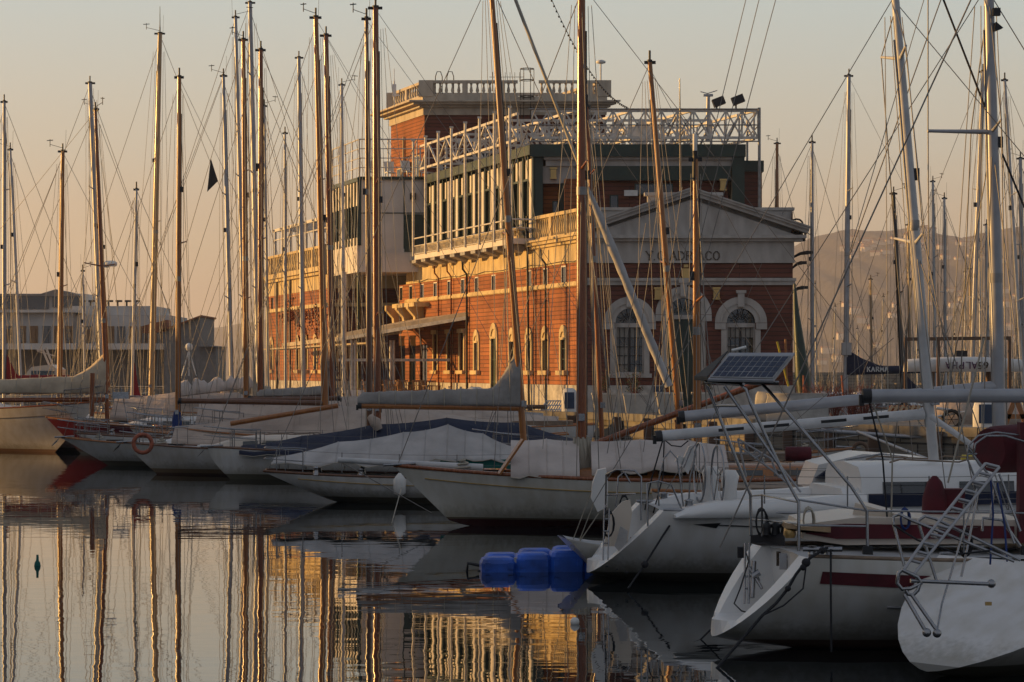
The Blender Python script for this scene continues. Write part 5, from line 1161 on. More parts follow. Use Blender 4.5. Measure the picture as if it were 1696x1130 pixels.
# second rank behind the yawl
H2 = yacht('brown_masted_sloop', 'sloop with a slender brown mast just right of the thick brown mast', 'sailing yacht', 2.5, 68, 180, 10, 2.9, (1.0,.85,1.15), xa=-6.5, hm='hull_white_dark', cabin_=False)
mast(H2, P(998,745,68), P(972,176,68), .08, 'wood_red', spr=(.8,), head=None, sprl=.8)
boom(H2, P(968,742,67), P(1292,622,67), .095, 'wood_red', name='lowered_gaff', endcap=False)
H3 = yacht('leaning_mast_cutter', 'cutter whose golden mast leans left in front of the club pediment', 'sailing yacht', 4.9, 70, 0, 11, 3.1, (1.05,.9,1.2), xa=-6, hm='hull_white', cabin_=True)
mast(H3, P(1128,735,70), P(1076,102,70), .105, 'wood_gold', spr=(.47,), halyards=3)
H4 = yacht('covered_day_boat', 'small white boat under a grey cover between the yawl and the stone quay', 'sailing yacht', 9.4, 63, 175, 8.5, 2.7, (.9,.8,1.0), xa=-4.5, hm='hull_white_dark', cabin_=False, rails=True)
tent(H4, [P(1225,775,62.5), P(1330,762,63), P(1440,770,63)], [1.0,1.2,1.0], [.4,.5,.4], 'cloth_grey', 'deck_cover', 7)
# ===== right hand background masts =====
for lab, pxb, Y, pxt, pyt, r_, m_, cov in (
  ('far sloop with a short golden mast top just right of the club roof', 1288, 150, 1287, 237, .14, 'wood_gold', None),
  ('sloop with a thin grey mast rising right beside the club bell', 1346, 118, 1345, 235, .105, 'alu', None),
  ('racing yacht with a black carbon mast standing against the hazy hills', 1497, 118, 1480, 320, .12, 'alu_black', 'navy'),
  ('sloop with a thin cream mast between the black mast and the big white mast', 1549, 150, 1545, 300, .11, 'alu_white', None),
  ('small cream-masted sloop topped by a wind vane right of the big white mast', 1566, 140, 1564, 328, .10, 'alu_white', None),
  ('sloop with a thin grey mast leaning slightly right near the thick silver mast', 1606, 108, 1628, 118, .12, 'alu', None),
  ('cream-masted sloop low against the hills just left of the thick silver mast', 1637, 150, 1634, 372, .12, 'alu_white', None),
  ('tall sloop with a gold-lit white mast leaning left at the right edge', 1697, 110, 1664, 132, .10, 'alu_white', None),
  ('sloop whose silver masthead is cut by the right edge of the view', 1694, 122, 1690, 262, .13, 'alu', None),
  ('little sloop with a bare golden pole mast low in front of the far hills', 1445, 190, 1442, 462, .11, 'wood_tan', None),
  ('far sloop with a short golden mast just right of the black carbon mast', 1508, 170, 1504, 372, .12, 'wood_tan', None),
  ('small far boat, leftmost short pale mast of the cluster near the thick silver mast', 1598, 210, 1598, 450, .10, 'alu_white', None),
  ('small far boat with the second of the clustered pale masts by the steel frame', 1610, 200, 1606, 445, .10, 'wood_tan', None),
  ('far sloop with a cream mast seen through the top rail of the steel frame', 1625, 220, 1622, 400, .13, 'alu_white', None)):
    simple(lab, pxb, Y, 0, pxt, pyt, r_, m_, 180 if pxb % 2 else 0, 10, 3, cover=cov, boomL=4.2, boomz=2.2, hm='hull_white' if pxb % 3 else 'hull_white_dark', spr=(.55,) if pyt > 300 else (.35,.66))
for i, px in enumerate((1352, 1380, 1422, 1460, 1520, 1580, 1650, 1680)):
    simple(('low white motor sailer','cream sloop','white sloop','old wooden sloop','pale yacht','small white yacht','cream yacht','white cruising yacht')[i]+' moored in the far basin, '+('first right of the club','second right of the club','just left of the dark sail cover text','behind the dark sail cover','right of the black mast','behind the upturned white hull','by the thick silver mast','at the far right edge')[i], px, 235+8*(i % 3), 0, px+(-2, 3)[i % 2], 470+(i*37) % 90, .075, 'alu_white', 0 if i % 2 else 180, 9, 2.8, hm=('hull_white','hull_cream')[i % 2], rails=False)
# the boat with the navy cover lettered KARMA
KM = yacht('racing_sloop', 'grey-masted racing sloop with a navy sail cover lettered in white', 'racing yacht', (1403-848)/F*117, 117, 180, 12, 3.4, (1.2,1.1,1.35), xa=-8.5, hm='hull_cream', cabin_=True)
mast(KM, P(1400,690,117), P(1406,125,117), .14, 'alu', spr=(.38,.66), vane_side=-1)
a_, b_ = P(1402,612,117), P(1640,606,117)
boom(KM, a_-V(0,0,.15), b_-V(0,0,.1), .1, 'alu_black'); sailcover(KM, a_-V(0,0,.12), b_-V(0,0,.1), .30, .08, .2, 'navy', rise=.8, seed=3, n=30, drop=.16, rl=.24)
u = MB(); u.box(P(1402,578,116.9), (.45,.35,.6)); u.build('headboard', M['cloth_lgrey'], KM)
letters('KARMA', P(1436,615.5,116.7).x, 116.7, P(1436,615.5,116.7).z,   .22, M['paint_white'], KM, 'lettering', w=.7, st=.18, gap=.28, serif=False)
# motor cruiser at left
MC = empty('motor_cruiser', tuple(PX(62,128,0)), R(176), 'cream motor cruiser with a row of cabin windows moored under the harbour office', 'motor boat')
hull(MC, 9, 3.2, 1.6, 1.5, 1.9, -4.5, M['hull_white'], rb=1.2, wt=.9, full=2.6, rail=None)
u = MB(); k_ = 128/F
u.prism([P(26,645,128), P(96,645,128), P(96,612,128), P(84,604,128), P(52,608,128), P(40,622,128)], (0,2.2,0)); u.build('deckhouse', M['gel_warm'], MC)
for px in (56, 67, 76, 86): u = MB(); u.box(P(px,618,127.97), (.26,.05,.24)); u.build('cabin_window', M['glass'], MC)
u = MB(); u.beam(P(82,606,129), P(70,578,129), .08, .1); u.beam(P(88,606,129), P(76,576,129), .08, .1); u.beam(P(62,582,129), P(92,590,129), .05, .06); u.box(P(66,580,129), (.3,.2,.08)); u.build('radar_arch', M['gel_warm'], MC)
# white radar dome on a tripod seen between masts
rd = MB(); c_ = P(313,575,118); rd.ball(c_, .2); 
for dx in (-.35,.0,.35): rd.tube(c_-V(0,0,.15), c_+V(dx,0,-1.4), .03, n=5)
root_at(rd, 'radar_dome', M['paint_white'], c_-V(0,0,1.45), 'white radar ball on a tripod above the boats left of the club', 'radar')
for i, (px, Y, col, w_) in enumerate(((300, 112, 'gel', 3.2), (350, 118, 'gel', 2.6), (420, 122, 'gel_warm', 2.8))):
    r_ = yacht('moored_cruiser', ('low white cruiser with a blue-grey deck behind the radar ball','white cruiser with a bright coachroof left of the silver masts','pale cruiser moored beneath the left wing of the club')[i], 'sailing yacht', (px-848)/F*Y, Y, 180, 10, 3, (1.3,1.2,1.5), hm='hull_white')
# ===== C : modern white yacht, open stern =====
def stern_scoop(root, ptf, inset, depth_, m_, K=12, step=None, lean=None):
    """rim and recess closing an open reversed stern"""
    ring = [ptf(0, VJ(9-j,9), 1) for j in range(10)]+[ptf(0, VJ(j,9), -1) for j in range(1, 10)]
    c = sum(ring, V(0,0,0))/len(ring)
    zt = max(p.z for p in ring); zb_ = min(p.z for p in ring)
    inn = []
    for p in ring:
        f_ = (p.z-zb_)/(zt-zb_)
        inn.append(V(p.x, p.y*inset, max(zb_+.22, p.z) if f_ < .5 else p.z))
    mb = MB(); n = len(ring)
    for i in range(n-1): mb.poly([ring[i], ring[i+1], inn[i+1], inn[i]])
    # recess: inner wall vertical behind a platform
    xin = max(p.x for p in ring)+depth_; zf = zb_+.24
    back = [V(xin if p.z > zf+.01 else xin, p.y*.96, p.z) for p in inn]
    for i in range(n-1): mb.poly([inn[i], inn[i+1], back[i+1], back[i]])
    mb.poly(back)
    return mb.build('open_transom', M[m_], root, local=True), inn, back, zf, xin
C_b = empty('modern_sloop', (7.15, 40.8, 0), R(7), 'modern white sloop with an open scooped stern moored behind the blue pontoon', 'sailing yacht')
ptC, shC, plC = hull(C_b, 12.5, 3.7, 1.22, 1.18, 1.45, -5.95, M['hull_white_dark'], rb=.5, rt=-1.05, zs0=.13, zb=-.1, wt=.70, sa=2.0, sb=.62, full=2.4, depth=.35, rail='alu', rail_r=.028, cap=False, N_=34)
stern_scoop(C_b, ptC, .70, .25, 'gel')
cabin(C_b, -1.6, 4.4, 2.5, 1.7, 1.15, 1.92, 'gel', nwin=3)
u = MB()
for sg in (1, -1): u.beam(V(-1.5,sg*1.26,1.36), V(2.6,sg*1.12,1.4), .02, .22)
u.build('blue_side_band', M['navy'], C_b, local=True)
for sg in (1, -1):
    u = MB(); u.loft([[V(x_, sg*(1.62-i_), z_) for i_, z_ in ((0,1.12),(.04,1.12+.6*h_),(.14,1.12+h_),(.62,1.12+h_),(.78,1.08))] for x_, h_ in ((-4.75,.04),(-4.5,.16),(-4.0,.25),(-2.5,.30),(-1.6,.36))]); u.build('cockpit_coaming', M['gel'], C_b, local=True)
u = MB(); u.loft([[V(x_,y_,z_) for y_, z_ in ((-1.3,1.1),(-1.25,1.4),(-1.0,1.55),(1.0,1.55),(1.25,1.4),(1.3,1.1))] for x_ in (-1.9,-1.6)]); u.build('bridge_deck', M['gel'], C_b, local=True)
u = MB(); u.bb(-5.1,-1.7,-.75,.75,.62,.66); u.build('cockpit_floor', M['teak'], C_b, local=True)
mast(C_b, P(1547,770,40.8), P(1482,-12,40.8), .088, 'alu_white', spr=(.47,.86), halyards=3, sprl=.95)
boom(C_b, P(1530,686,40.8), P(1094,722,40.2), .10, 'alu_white', sq=.8)
for px in (1190, 1265, 1360, 1430): q_ = P(px, 722-(px-1094)*.0826-1, 40.11); u = MB(); u.beam(q_, q_+V(.42,0,.035), .04, .05); u.build('lightening_hole', M['black'], C_b)
boom(C_b, P(1542,690,40.5), P(1642,760,40), .05, 'alu_white', name='rod_kicker', endcap=False)
def steering_wheel(root, c, r, tilt=0, spokes=5):
    u = MB(); c = Vector(c)
    ring = lambda t: c+V(.12*math.sin(t)*tilt, r*math.cos(t), r*math.sin(t))
    u.pipe([ring(2*math.pi*i/24) for i in range(25)], .018, n=6)
    for i in range(spokes): u.tube(c, ring(2*math.pi*i/spokes+.3), .01, n=5)
    w_ = u.build('steering_wheel', M['steel'], root, local=True)
    b_ = MB(); b_.lathe(c+V(.2,0,-1.0), [(.16,0),(.14,.4),(.12,.8),(.16,1.0),(.1,1.1)], 10); b_.build('binnacle', M['gel'], root, local=True)
steering_wheel(C_b, (-3.9,-.75,1.75), .5); steering_wheel(C_b, (-3.9,.75,1.75), .5)
lifelines(C_b, .62, 7, u0=.14, rad=.013)
# pushpit, seat pads and outboard bracket of C (drawn point by point in the boat's plane)
def tubes(root, name, m_, r, lists, n=6):
    u = MB()
    for l in lists: u.pipe([P(*p) for p in l], r, n=n)
    return u.build(name, M[m_], root)
YC_ = 39.2
tubes(C_b, 'pushpit', 'steel', .016, [[(1062,862,39.2),(1062,790,39.2),(1052,780,39.2),(1020,778,39.6),(1004,786,40),(1003,850,40.2)],
   [(1073,874,39),(1072,800,39),(1090,797,39),(1112,803,39),(1140,870,39.2)], [(1092,865,40),(1090,800,40),(1099,760,40),(1110,747,40),(1122,760,40),(1132,840,40)],
   [(1020,840,41.5),(1024,790,41.5),(1034,782,41.5),(1044,800,41.5)], [(1003,820,40.2),(1052,818,39.5)]])
u = MB(); u.prism([P(982,800,40.6), P(990,779,40.6), P(1004,776,40.6), P(1007,800,40.6), P(1006,840,40.6), P(990,848,40.6), P(979,826,40.6)], (0,.35,0)); hb_ = u.build('horseshoe_buoy', M['gel'], C_b)
u = MB(); u.prism([P(1000,905,39.6), P(1012,852,39.6), P(1030,832,39.6), P(1044,828,39.6), P(1047,850,39.6), P(1038,905,39.6)], (0,.12,0)); u.build('folding_seat', M['gel_warm'], C_b)
u = MB(); u.prism([P(1018,905,39.3), P(1028,872,39.3), P(1040,880,39.3), P(1034,925,39.3)], (0,.1,0)); u.build('life_raft_bag', M['cloth_lgrey'], C_b)
tubes(C_b, 'bathing_ladder', 'steel', .014, [[(999,928,38.9),(1001,842,39.1),(1005,836,39.1)], [(1007,928,38.9),(1009,842,39.1)], [(999,860,39.1),(1009,860,39.1)], [(999,880,39),(1009,880,39)], [(999,900,39),(1009,900,39)]])
u = MB(); u.prism([P(1128,770,40.4), P(1141,740,40.4), P(1147,738,40.4), P(1150,752,40.4), P(1140,786,40.4)], (0,.2,0)); u.prism([P(1118,765,40.4), P(1124,755,40.4), P(1134,758,40.4), P(1130,770,40.4)], (0,.2,0)); u.build('instrument_pod', M['gel'], C_b)
tubes(C_b, 'pod_guard', 'steel', .016, [[(1132,775,40.2),(1144,745,40.2),(1152,736,40.2),(1153,748,40.2),(1143,790,40.2),(1141,830,40.2)]])
# winches, cleat and mooring line on C
for px, py in ((1112,866), (1228,862)): u = MB(); u.lathe(P(px,py+3,39.2), [(.09,0),(.07,.05),(.06,.12),(.085,.16),(.02,.18)], 10); u.build('winch', M['black'], C_b)
for i, px in enumerate((1112,)): 
    rp_ = MB(); rp_.pipe([P(1112,866,38.95), P(1095,892,38.8), P(1068,935,38.6), P(1040,975,38.2)], .018, n=6); rp_.ball(P(1068,935,38.55), .06); root_at(rp_, 'mooring_line', M['rope_dark'], P(1068,975,38.5), 'dark mooring line running down the hull of the open-stern white sloop', 'rope')
# D : boat whose thick silver mast stands at right
D_b = yacht('silver_masted_sloop', 'big sloop with the thick silver mast and horizontal grey boom at right', 'sailing yacht', 8.9, 45, 5, 12, 3.7, (1.2,1.1,1.4), xa=-6.2, hm='hull_white_dark', rb=.6)
mast(D_b, P(1657,770,45), P(1637,-30,45), .122, 'alu', spr=(.69,), halyards=3, sprl=1.2, wr=.012)
u = MB(); u.tube(P(1536,217,44.6), P(1645,219,45), .03, .045, n=6); u.build('swept_spreader', M['alu'], D_b)
wire(D_b, P(1537,-10,44.6), P(1537,217,44.6), .012); wire(D_b, P(1537,217,44.6), P(1540,760,44.6), .012); wire(D_b, P(1555,-20,45), P(1640,200,45), .02, 'runner', 'rope_dark'); wire(D_b, P(1660,255,45), P(1720,400,45), .02, 'runner', 'rope_dark')
wire(D_b, P(1560,-5,45), P(1408,420,45), .011, 'topping_lift'); wire(D_b, P(1408,420,45), P(1330,640,44), .011, 'topping_lift')
boom(D_b, P(1650,640,45), P(1132,690,45), .115, 'alu', sq=.85)
u = MB(); u.box(P(1650,20,44.8), (.14,.12,.14)); u.prism([P(1647,52,44.8), P(1662,46,44.8), P(1650,36,44.8)], (0,.2,0)); u.build('mast_lamp', M['black'], D_b)
u = MB(); u.prism([P(1340,810,43.3), P(1356,770,43.3), P(1430,752,43.3), P(1540,760,43.3), P(1610,775,43.3), P(1625,800,43.3), P(1620,815,43.3)], (0,2.0,0)); u.build('doghouse', M['gel'], D_b)
u = MB(); u.prism([P(1380,812,43.26), P(1392,798,43.26), P(1560,794,43.26), P(1572,808,43.26)], (0,.03,0)); u.build('long_window', M['glass'], D_b)
tubes(D_b, 'sprayhood_frame', 'steel', .018, [[(1370,790,43),(1400,762,43),(1460,752,43),(1504,757,43),(1440,790,43)], [(1400,770,43),(1450,760,43),(1500,765,43),(1450,785,43)], [(1583,800,43),(1584,782,43),(1592,779,43),(1596,788,43),(1596,815,43)]])
u = MB(); u.prism([P(1352,792,43.1), P(1372,778,43.1), P(1410,770,43.1), P(1436,778,43.1), P(1440,790,43.1), P(1400,796,43.1)], (0,1.2,0)); u.build('folded_sprayhood', M['navy'], D_b)
# ===== B : burgundy striped yacht with solar arch =====
B_b = empty('solar_arch_yacht', (6.0, 30.9, 0), R(11), 'white yacht with burgundy stripes, reversed stern and a steel arch carrying a solar panel', 'sailing yacht')
ptB, shB, plB = hull(B_b, 12.5, 3.5, 1.22, 1.17, 1.5, -3.56, M['hull_burg'], rb=.6, rt=-.88, zs0=.16, zb=-.1, wt=.68, sa=1.8, sb=.68, full=2.4, depth=.3, rail='teak', rail_r=.03, deck='deck_grey', cap=False, N_=36)
_, innB, backB, zfB, xinB = stern_scoop(B_b, ptB, .66, .12, 'gel')
for sg in (1, -1):
    st = MB()
    rows = [[ptB(u_, v_, sg)+V(0,sg*.01,0) for v_ in (.73,.86)] for u_ in [.022+.95*i/34 for i in range(35)]]
    rows[0][0] = ptB(.032,.73,sg)+V(0,sg*.01,0); rows[0][1] = ptB(.024,.86,sg)+V(0,sg*.01,0)
    st.loft(rows, closed=False, caps=False); st.build('burgundy_stripe', M['burgundy'], B_b, local=True)
    st = MB(); st.pipe([ptB(u_, .53, sg)+V(0,sg*.015,0) for u_ in [.12+.8*i/20 for i in range(21)]], .018, n=5); st.build('rub_rail', M['alu'], B_b, local=True)
nm_, _w = letters('Fani', 0, 0, 0, .17, M['letter'], None, 'stern_lettering', serif=False, st=.13, gap=.12, w=.55)
yb = .25
nm_.parent = B_b; nm_.location = (xinB-.02, .42, 1.0); nm_.rotation_euler = (0,0,R(-90)); nm_.rotation_euler = (0, R(0), R(-90))
tubes(B_b, 'bathing_ladder', 'steel', .014, [[(1233,1000,30.6),(1234,900,30.9)], [(1240,1000,30.6),(1241,900,30.9)], [(1233,955,30.8),(1255,955,30.8),(1258,962,30.8)], [(1233,975,30.8),(1242,975,30.8)]])
u = MB(); u.prism([P(1222,935,31.0), P(1228,905,31.0), P(1250,930,31.0), P(1262,955,31.0), P(1250,985,31.0), P(1236,990,31.0)], (0,.06,0)); 
cabin(B_b, .5, 6.5, 2.3, 1.6, 1.15, 1.52, 'gel_warm', nwin=4)
u = MB(); 
u.prism([P(1335,884,30.3), P(1345,872,30.3), P(1400,868,30.3), P(1680,872,30.3), P(1680,892,30.3), P(1385,893,30.3)], (0,.1,0)); u.build('burgundy_cushion', M['burgundy'], B_b)
u = MB(); u.prism([P(1330,893,30.35), P(1335,868,30.35), P(1420,857,30.35), P(1700,862,30.35), P(1700,900,30.35), P(1400,903,30.35)], (0,1.9,0)); u.build('cockpit_coaming', M['gel_warm'], B_b)
u = MB(); u.prism([P(1295,862,30.6), P(1300,866,30.2), P(1330,873,30.2), P(1376,873,30.2), P(1374,866,31), P(1340,861,31.2)], (0,0,-.07)); u.build('helm_seat', M['wood_tan'], B_b)
u = MB(); u.beam(P(1422,842,31), P(1560,880,30.4), .3, .16); u.build('companion_board', M['gel_warm'], B_b)
tubes(B_b, 'stern_arch', 'steel', .021, [
  [(1244,888,31.4),(1243,820,31.4),(1172,642,31.2),(1168,634,31.2),(1232,636,30.4)],
  [(1323,915,30.1),(1323,832,30.1),(1290,770,30.2),(1200,640,30.4)],
  [(1323,832,30.15),(1300,790,30.2),(1243,668,30.3),(1236,645,30.3),(1226,637,30.4),(1168,633,31.2)],
  [(1437,918,30),(1436,846,30),(1410,806,30),(1274,648,30.6),(1262,636,30.8),(1230,634,31)],
  [(1187,672,31.2),(1224,672,30.6)], [(1206,632,31.3),(1290,634,31.3)]], n=8)
tubes(B_b, 'pushpit', 'steel', .014, [[(1244,888,31.4),(1244,822,31.4),(1262,820,31)], [(1262,888,31),(1262,820,31),(1323,832,30.1)], [(1244,860,31.4),(1323,868,30.1)], [(1323,870,30.1),(1437,872,30)], [(1323,828,30.1),(1436,846,30),(1700,850,30)]])
tubes(B_b, 'gangway', 'alu', .014, [[(1222,727,30.8),(1290,768,30.6),(1326,815,30.4)], [(1224,739,30.8),(1283,782,30.6),(1310,806,30.4)], [(1222,727,30.8),(1236,790,30.8)], [(1234,735,30.8),(1243,755,30.8),(1252,747,30.8)], [(1258,750,30.7),(1266,770,30.7)], [(1278,762,30.6),(1286,785,30.6)], [(1250,760,30.7),(1262,752,30.7)]])
u = MB(); p_ = [P(1208,583,30.9), P(1317,583,30.9), P(1281,629,30.3), P(1172,627,30.3)]; nrm_ = (p_[1]-p_[0]).cross(p_[3]-p_[0]).normalized(); nrm_ = nrm_ if nrm_.y < 0 else -nrm_
u.prism([q_-nrm_*.012 for q_ in p_], nrm_*-.03); pan = u.build('solar_panel', M['alu'], B_b)
m, nt, b = newmat('solar_cells'); N = nt.nodes; L = nt.links
b.inputs['Roughness'].default_value = .12; b.inputs['Base Color'].default_value = (.012,.016,.04,1)
def lerp4(a_, b__): return p_[0]*(1-a_)*(1-b__)+p_[1]*a_*(1-b__)+p_[2]*a_*b__+p_[3]*(1-a_)*b__
u = MB(); nx, ny = 9, 4
for i in range(nx):
    for j in range(ny):
        a0_, a1_ = .04+.92*(i+.06)/nx, .04+.92*(i+.94)/nx; b0_, b1_ = .16+.76*(j+.05)/ny, .16+.76*(j+.95)/ny
        u.poly([lerp4(a0_,b0_)+nrm_*.002, lerp4(a1_,b0_)+nrm_*.002, lerp4(a1_,b1_)+nrm_*.002, lerp4(a0_,b1_)+nrm_*.002])
u.build('solar_cells', m, pan)
u = MB(); u.prism([lerp4(.02,.13), lerp4(.98,.13), lerp4(.98,.95), lerp4(.02,.95)], nrm_*-.008); u.v = [q_-nrm_*.001 for q_ in u.v]; u.build('panel_backing', M['grey_steel'], pan)
u = MB(); q0 = [P(1206,583,31.0), P(1172,626,30.35), P(1150,626,31.2)]; u.prism(q0, (0,.03,.02)); u.prism([P(1150,626,31.2), P(1172,626,30.35), P(1290,634,30.4), P(1285,632,31.3)], (0,0,-.03)); u.build('second_panel', M['rubber'], B_b)
u = MB(); u.tube(P(1212,581,31.2), P(1236,575,31.2), .02); u.build('stern_lamp', M['paint_white'], B_b)
u = MB(); u.lathe(P(1308,891,30.3), [(.06,0),(.08,.04),(.07,.14),(.03,.17)], 8); u.build('stern_light', M['brass'], B_b)
for i, l in enumerate(([(1370,907,29.15),(1345,922,29.0),(1335,930,28.95),(1318,952,28.9),(1305,975,28.85),(1285,1000,28.75),(1262,1020,28.7),(1215,1075,28.5),(1185,1110,28.3)], [(1376,910,29.1),(1376,980,28.95),(1377,1080,28.9)], [(1336,930,28.9),(1330,975,28.8),(1298,1003,28.7),(1262,1020,28.6)])):
    rp_ = MB(); rp_.pipe([P(*q_) for q_ in l], (.02,.014,.011)[i], n=6)
    if i == 0: rp_.ball(P(1335,932,28.9), .055); rp_.ball(P(1305,975,28.8), .038); rp_.ball(P(1362,912,29.1), .045); rp_.ball(P(1330,940,28.88), .04)
    root_at(rp_, 'mooring_line', M['rope_dark'], P(*l[-1]), ('thick dark knotted mooring rope over the side of the burgundy-striped yacht','thin rope hanging straight down the burgundy-striped hull','slack loop of thin rope beside the knotted mooring rope')[i], 'rope')
u = MB(); u.tube(P(1330,910,29.25), P(1395,910,29.15), .03); u.lathe(P(1345,918,29.25), [(.05,0),(.03,.06),(.06,.1)], 8); u.lathe(P(1372,918,29.25), [(.05,0),(.03,.06),(.06,.1)], 8); u.build('cleat', M['steel'], B_b)
for px in (1437, 1700): u = MB(); u.box(P(px,914,30), (.12,.1,.14)); u.build('fairlead', M['black'], B_b)
u = MB(); u.box(P(1297,930,30.15), (.09,.06,.2)); u.build('deck_socket', M['alu'], B_b)
boom(B_b, P(1900,655,30.2), P(1440,656,30.2), .092, 'alu'); mast(B_b, P(1930,870,30.3), P(1925,-700,30.3), .09, 'alu', spr=(.5,), halyards=0)
for a_, b_ in (((1408,415),(1536,-20)), ((1100,690),(1290,-20)), ((1085,700),(1262,-20)), ((1068,690),(1240,-20)), ((1290,720),(1480,560))): wire(B_b, P(*a_,33), P(*b_,33), .0055, 'backstay')
wire(B_b, P(1570,800,30), P(1630,560,30), .012, 'topping_lift', 'rope')
lifelines(B_b, .62, 6, u0=.28)
# burgundy dodger, upright bag and drum shaped hood behind the ladder
u = MB(); u.lathe(P(1548,862,31.5), [(.13,0),(.17,.1),(.16,.3),(.1,.5),(.03,.58)], 12); u.build('burgundy_bag', M['burgundy'], B_b)
u = MB(); u.box(P(1577,838,31.6), (.28,.3,.45)); u.build('burgundy_locker', M['burgundy'], B_b)
u = MB(); c0, c1 = P(1638,745,30.6), P(1740,740,31.3); u.pipe([c0, c0.lerp(c1,.1), c0.lerp(c1,.8), c1], .3, n=20, radii=[.27,.30,.32,.3]); u.build('sprayhood', M['burgundy'], B_b)
u = MB(); u.prism([P(1690,700,30.2), P(1720,700,30.2), P(1720,900,30.2), P(1688,900,30.2)], (0,.2,0)); u.build('side_curtain', M['burgundy'], B_b)
tubes(B_b, 'hood_hoops', 'steel', .014, [[(1615,792,30.3),(1602,760,30.3),(1604,738,30.3),(1620,722,30.3),(1650,716,30.3),(1700,722,30.3)], [(1628,778,30.2),(1612,755,30.2),(1616,735,30.2),(1634,722,30.2),(1665,722,30.2),(1710,735,30.2)], [(1602,752,30.3),(1618,752,30.3)], [(1604,742,30.3),(1640,790,30.3)]])
# ===== A : white bow-heavy stern at the bottom right with ladder =====
A_b = empty('near_white_yacht', (9.42, 31.3, 0), R(41), 'nearest white yacht at lower right, its smooth sloping stern carrying a folded ladder', 'sailing yacht')
ptA, shA, plA = hull(A_b, 12.5, 3.9, 1.22, 1.2, 1.5, -6.3, M['hull_white_dark'], rb=.6, rt=-2.1, sa=1.95, sb=.68, zs0=.1, zb=-.1, wt=.78, full=2.4, depth=.4, rail='alu', rail_r=.02, dark_transom=None, N_=34)
lifelines(A_b, .62, 6)
tubes(A_b, 'boarding_ladder', 'alu', .018, [[(1632,768,27.4),(1532,893,26.8),(1497,944,26.5)], [(1655,774,27.4),(1556,897,26.8),(1514,951,26.5)]]+[[(1632-i*11.5,768+i*14.5,27.4-.07*i),(1655-i*11.5,774+i*14.5,27.4-.07*i)] for i in range(12)], n=7)
u = MB()
for i in range(11): a_ = P(1634-i*11.5,773+i*14.5,27.42-.07*i); b_ = P(1653-i*11.5,778+i*14.5,27.42-.07*i); u.beam(a_, b_, .06, .012)
u.build('ladder_tread', M['grey_steel'], A_b)
tubes(A_b, 'ladder_bracket', 'steel', .022, [[(1494,944,26.4),(1488,950,26.4),(1486,966,26.4),(1494,976,26.4),(1508,975,26.4),(1526,966,26.4),(1520,956,26.4),(1494,944,26.4)], [(1508,962,26.4),(1648,968,26.6)], [(1500,978,26.4),(1504,984,26.4),(1512,986,26.4),(1520,978,26.4),(1524,966,26.4)], [(1498,985,26.4),(1534,1047,26.2)], [(1510,985,26.4),(1553,1046,26.2)]], n=8)
for px, py in ((1535,1048), (1552,1049), (1642,967)): u = MB(); u.ball(P(px,py,26.15 if py > 1000 else 26.6), .05); u.build('bracket_foot', M['steel'], A_b)
tubes(A_b, 'pushpit', 'steel', .018, [[(1498,938,27.2),(1480,868,27.4),(1480,856,27.4),(1490,852,27.4),(1510,862,27.2),(1680,930,27)], [(1552,965,27.2),(1523,872,27.4),(1522,862,27.4),(1532,855,27.4),(1550,860,27.4),(1690,928,27)], [(1627,880,27.5),(1628,858,27.5),(1660,862,27.5),(1690,905,27.5)]], n=8)
for i, l in enumerate(([(1480,870,27.3),(1520,895,27.1),(1590,918,27),(1640,912,27)], [(1618,810,27.2),(1590,900,27),(1560,1000,26.6),(1552,1045,26.2)])):
    u = MB(); u.pipe([P(*q_) for q_ in l], .012, n=6); u.build('hose' if i == 0 else 'ladder_tackle', M['rope_dark'] if i == 0 else M['steel'], A_b)
tubes(A_b, 'tackle_frame', 'steel', .015, [[(1640,790,27.6),(1680,900,27.4)], [(1655,785,27.6),(1690,880,27.4)], [(1620,815,27.3),(1604,900,27.1),(1592,955,27)], [(1648,800,27.6),(1640,860,27.5)]])
tubes(A_b, 'blue_rope', 'blue', .012, [[(1640,785,27.5),(1645,850,27.4),(1640,935,27.2)], [(1652,800,27.5),(1664,870,27.3),(1668,930,27.1)]])
u = MB(); u.box(P(1637,1000,26.65), (.07,.03,.04)); u.build('vent_plate', M['brass'], A_b)
cabin(A_b, -2, 4.4, 2.4, 1.7, 1.15, 1.7, 'gel', nwin=3)

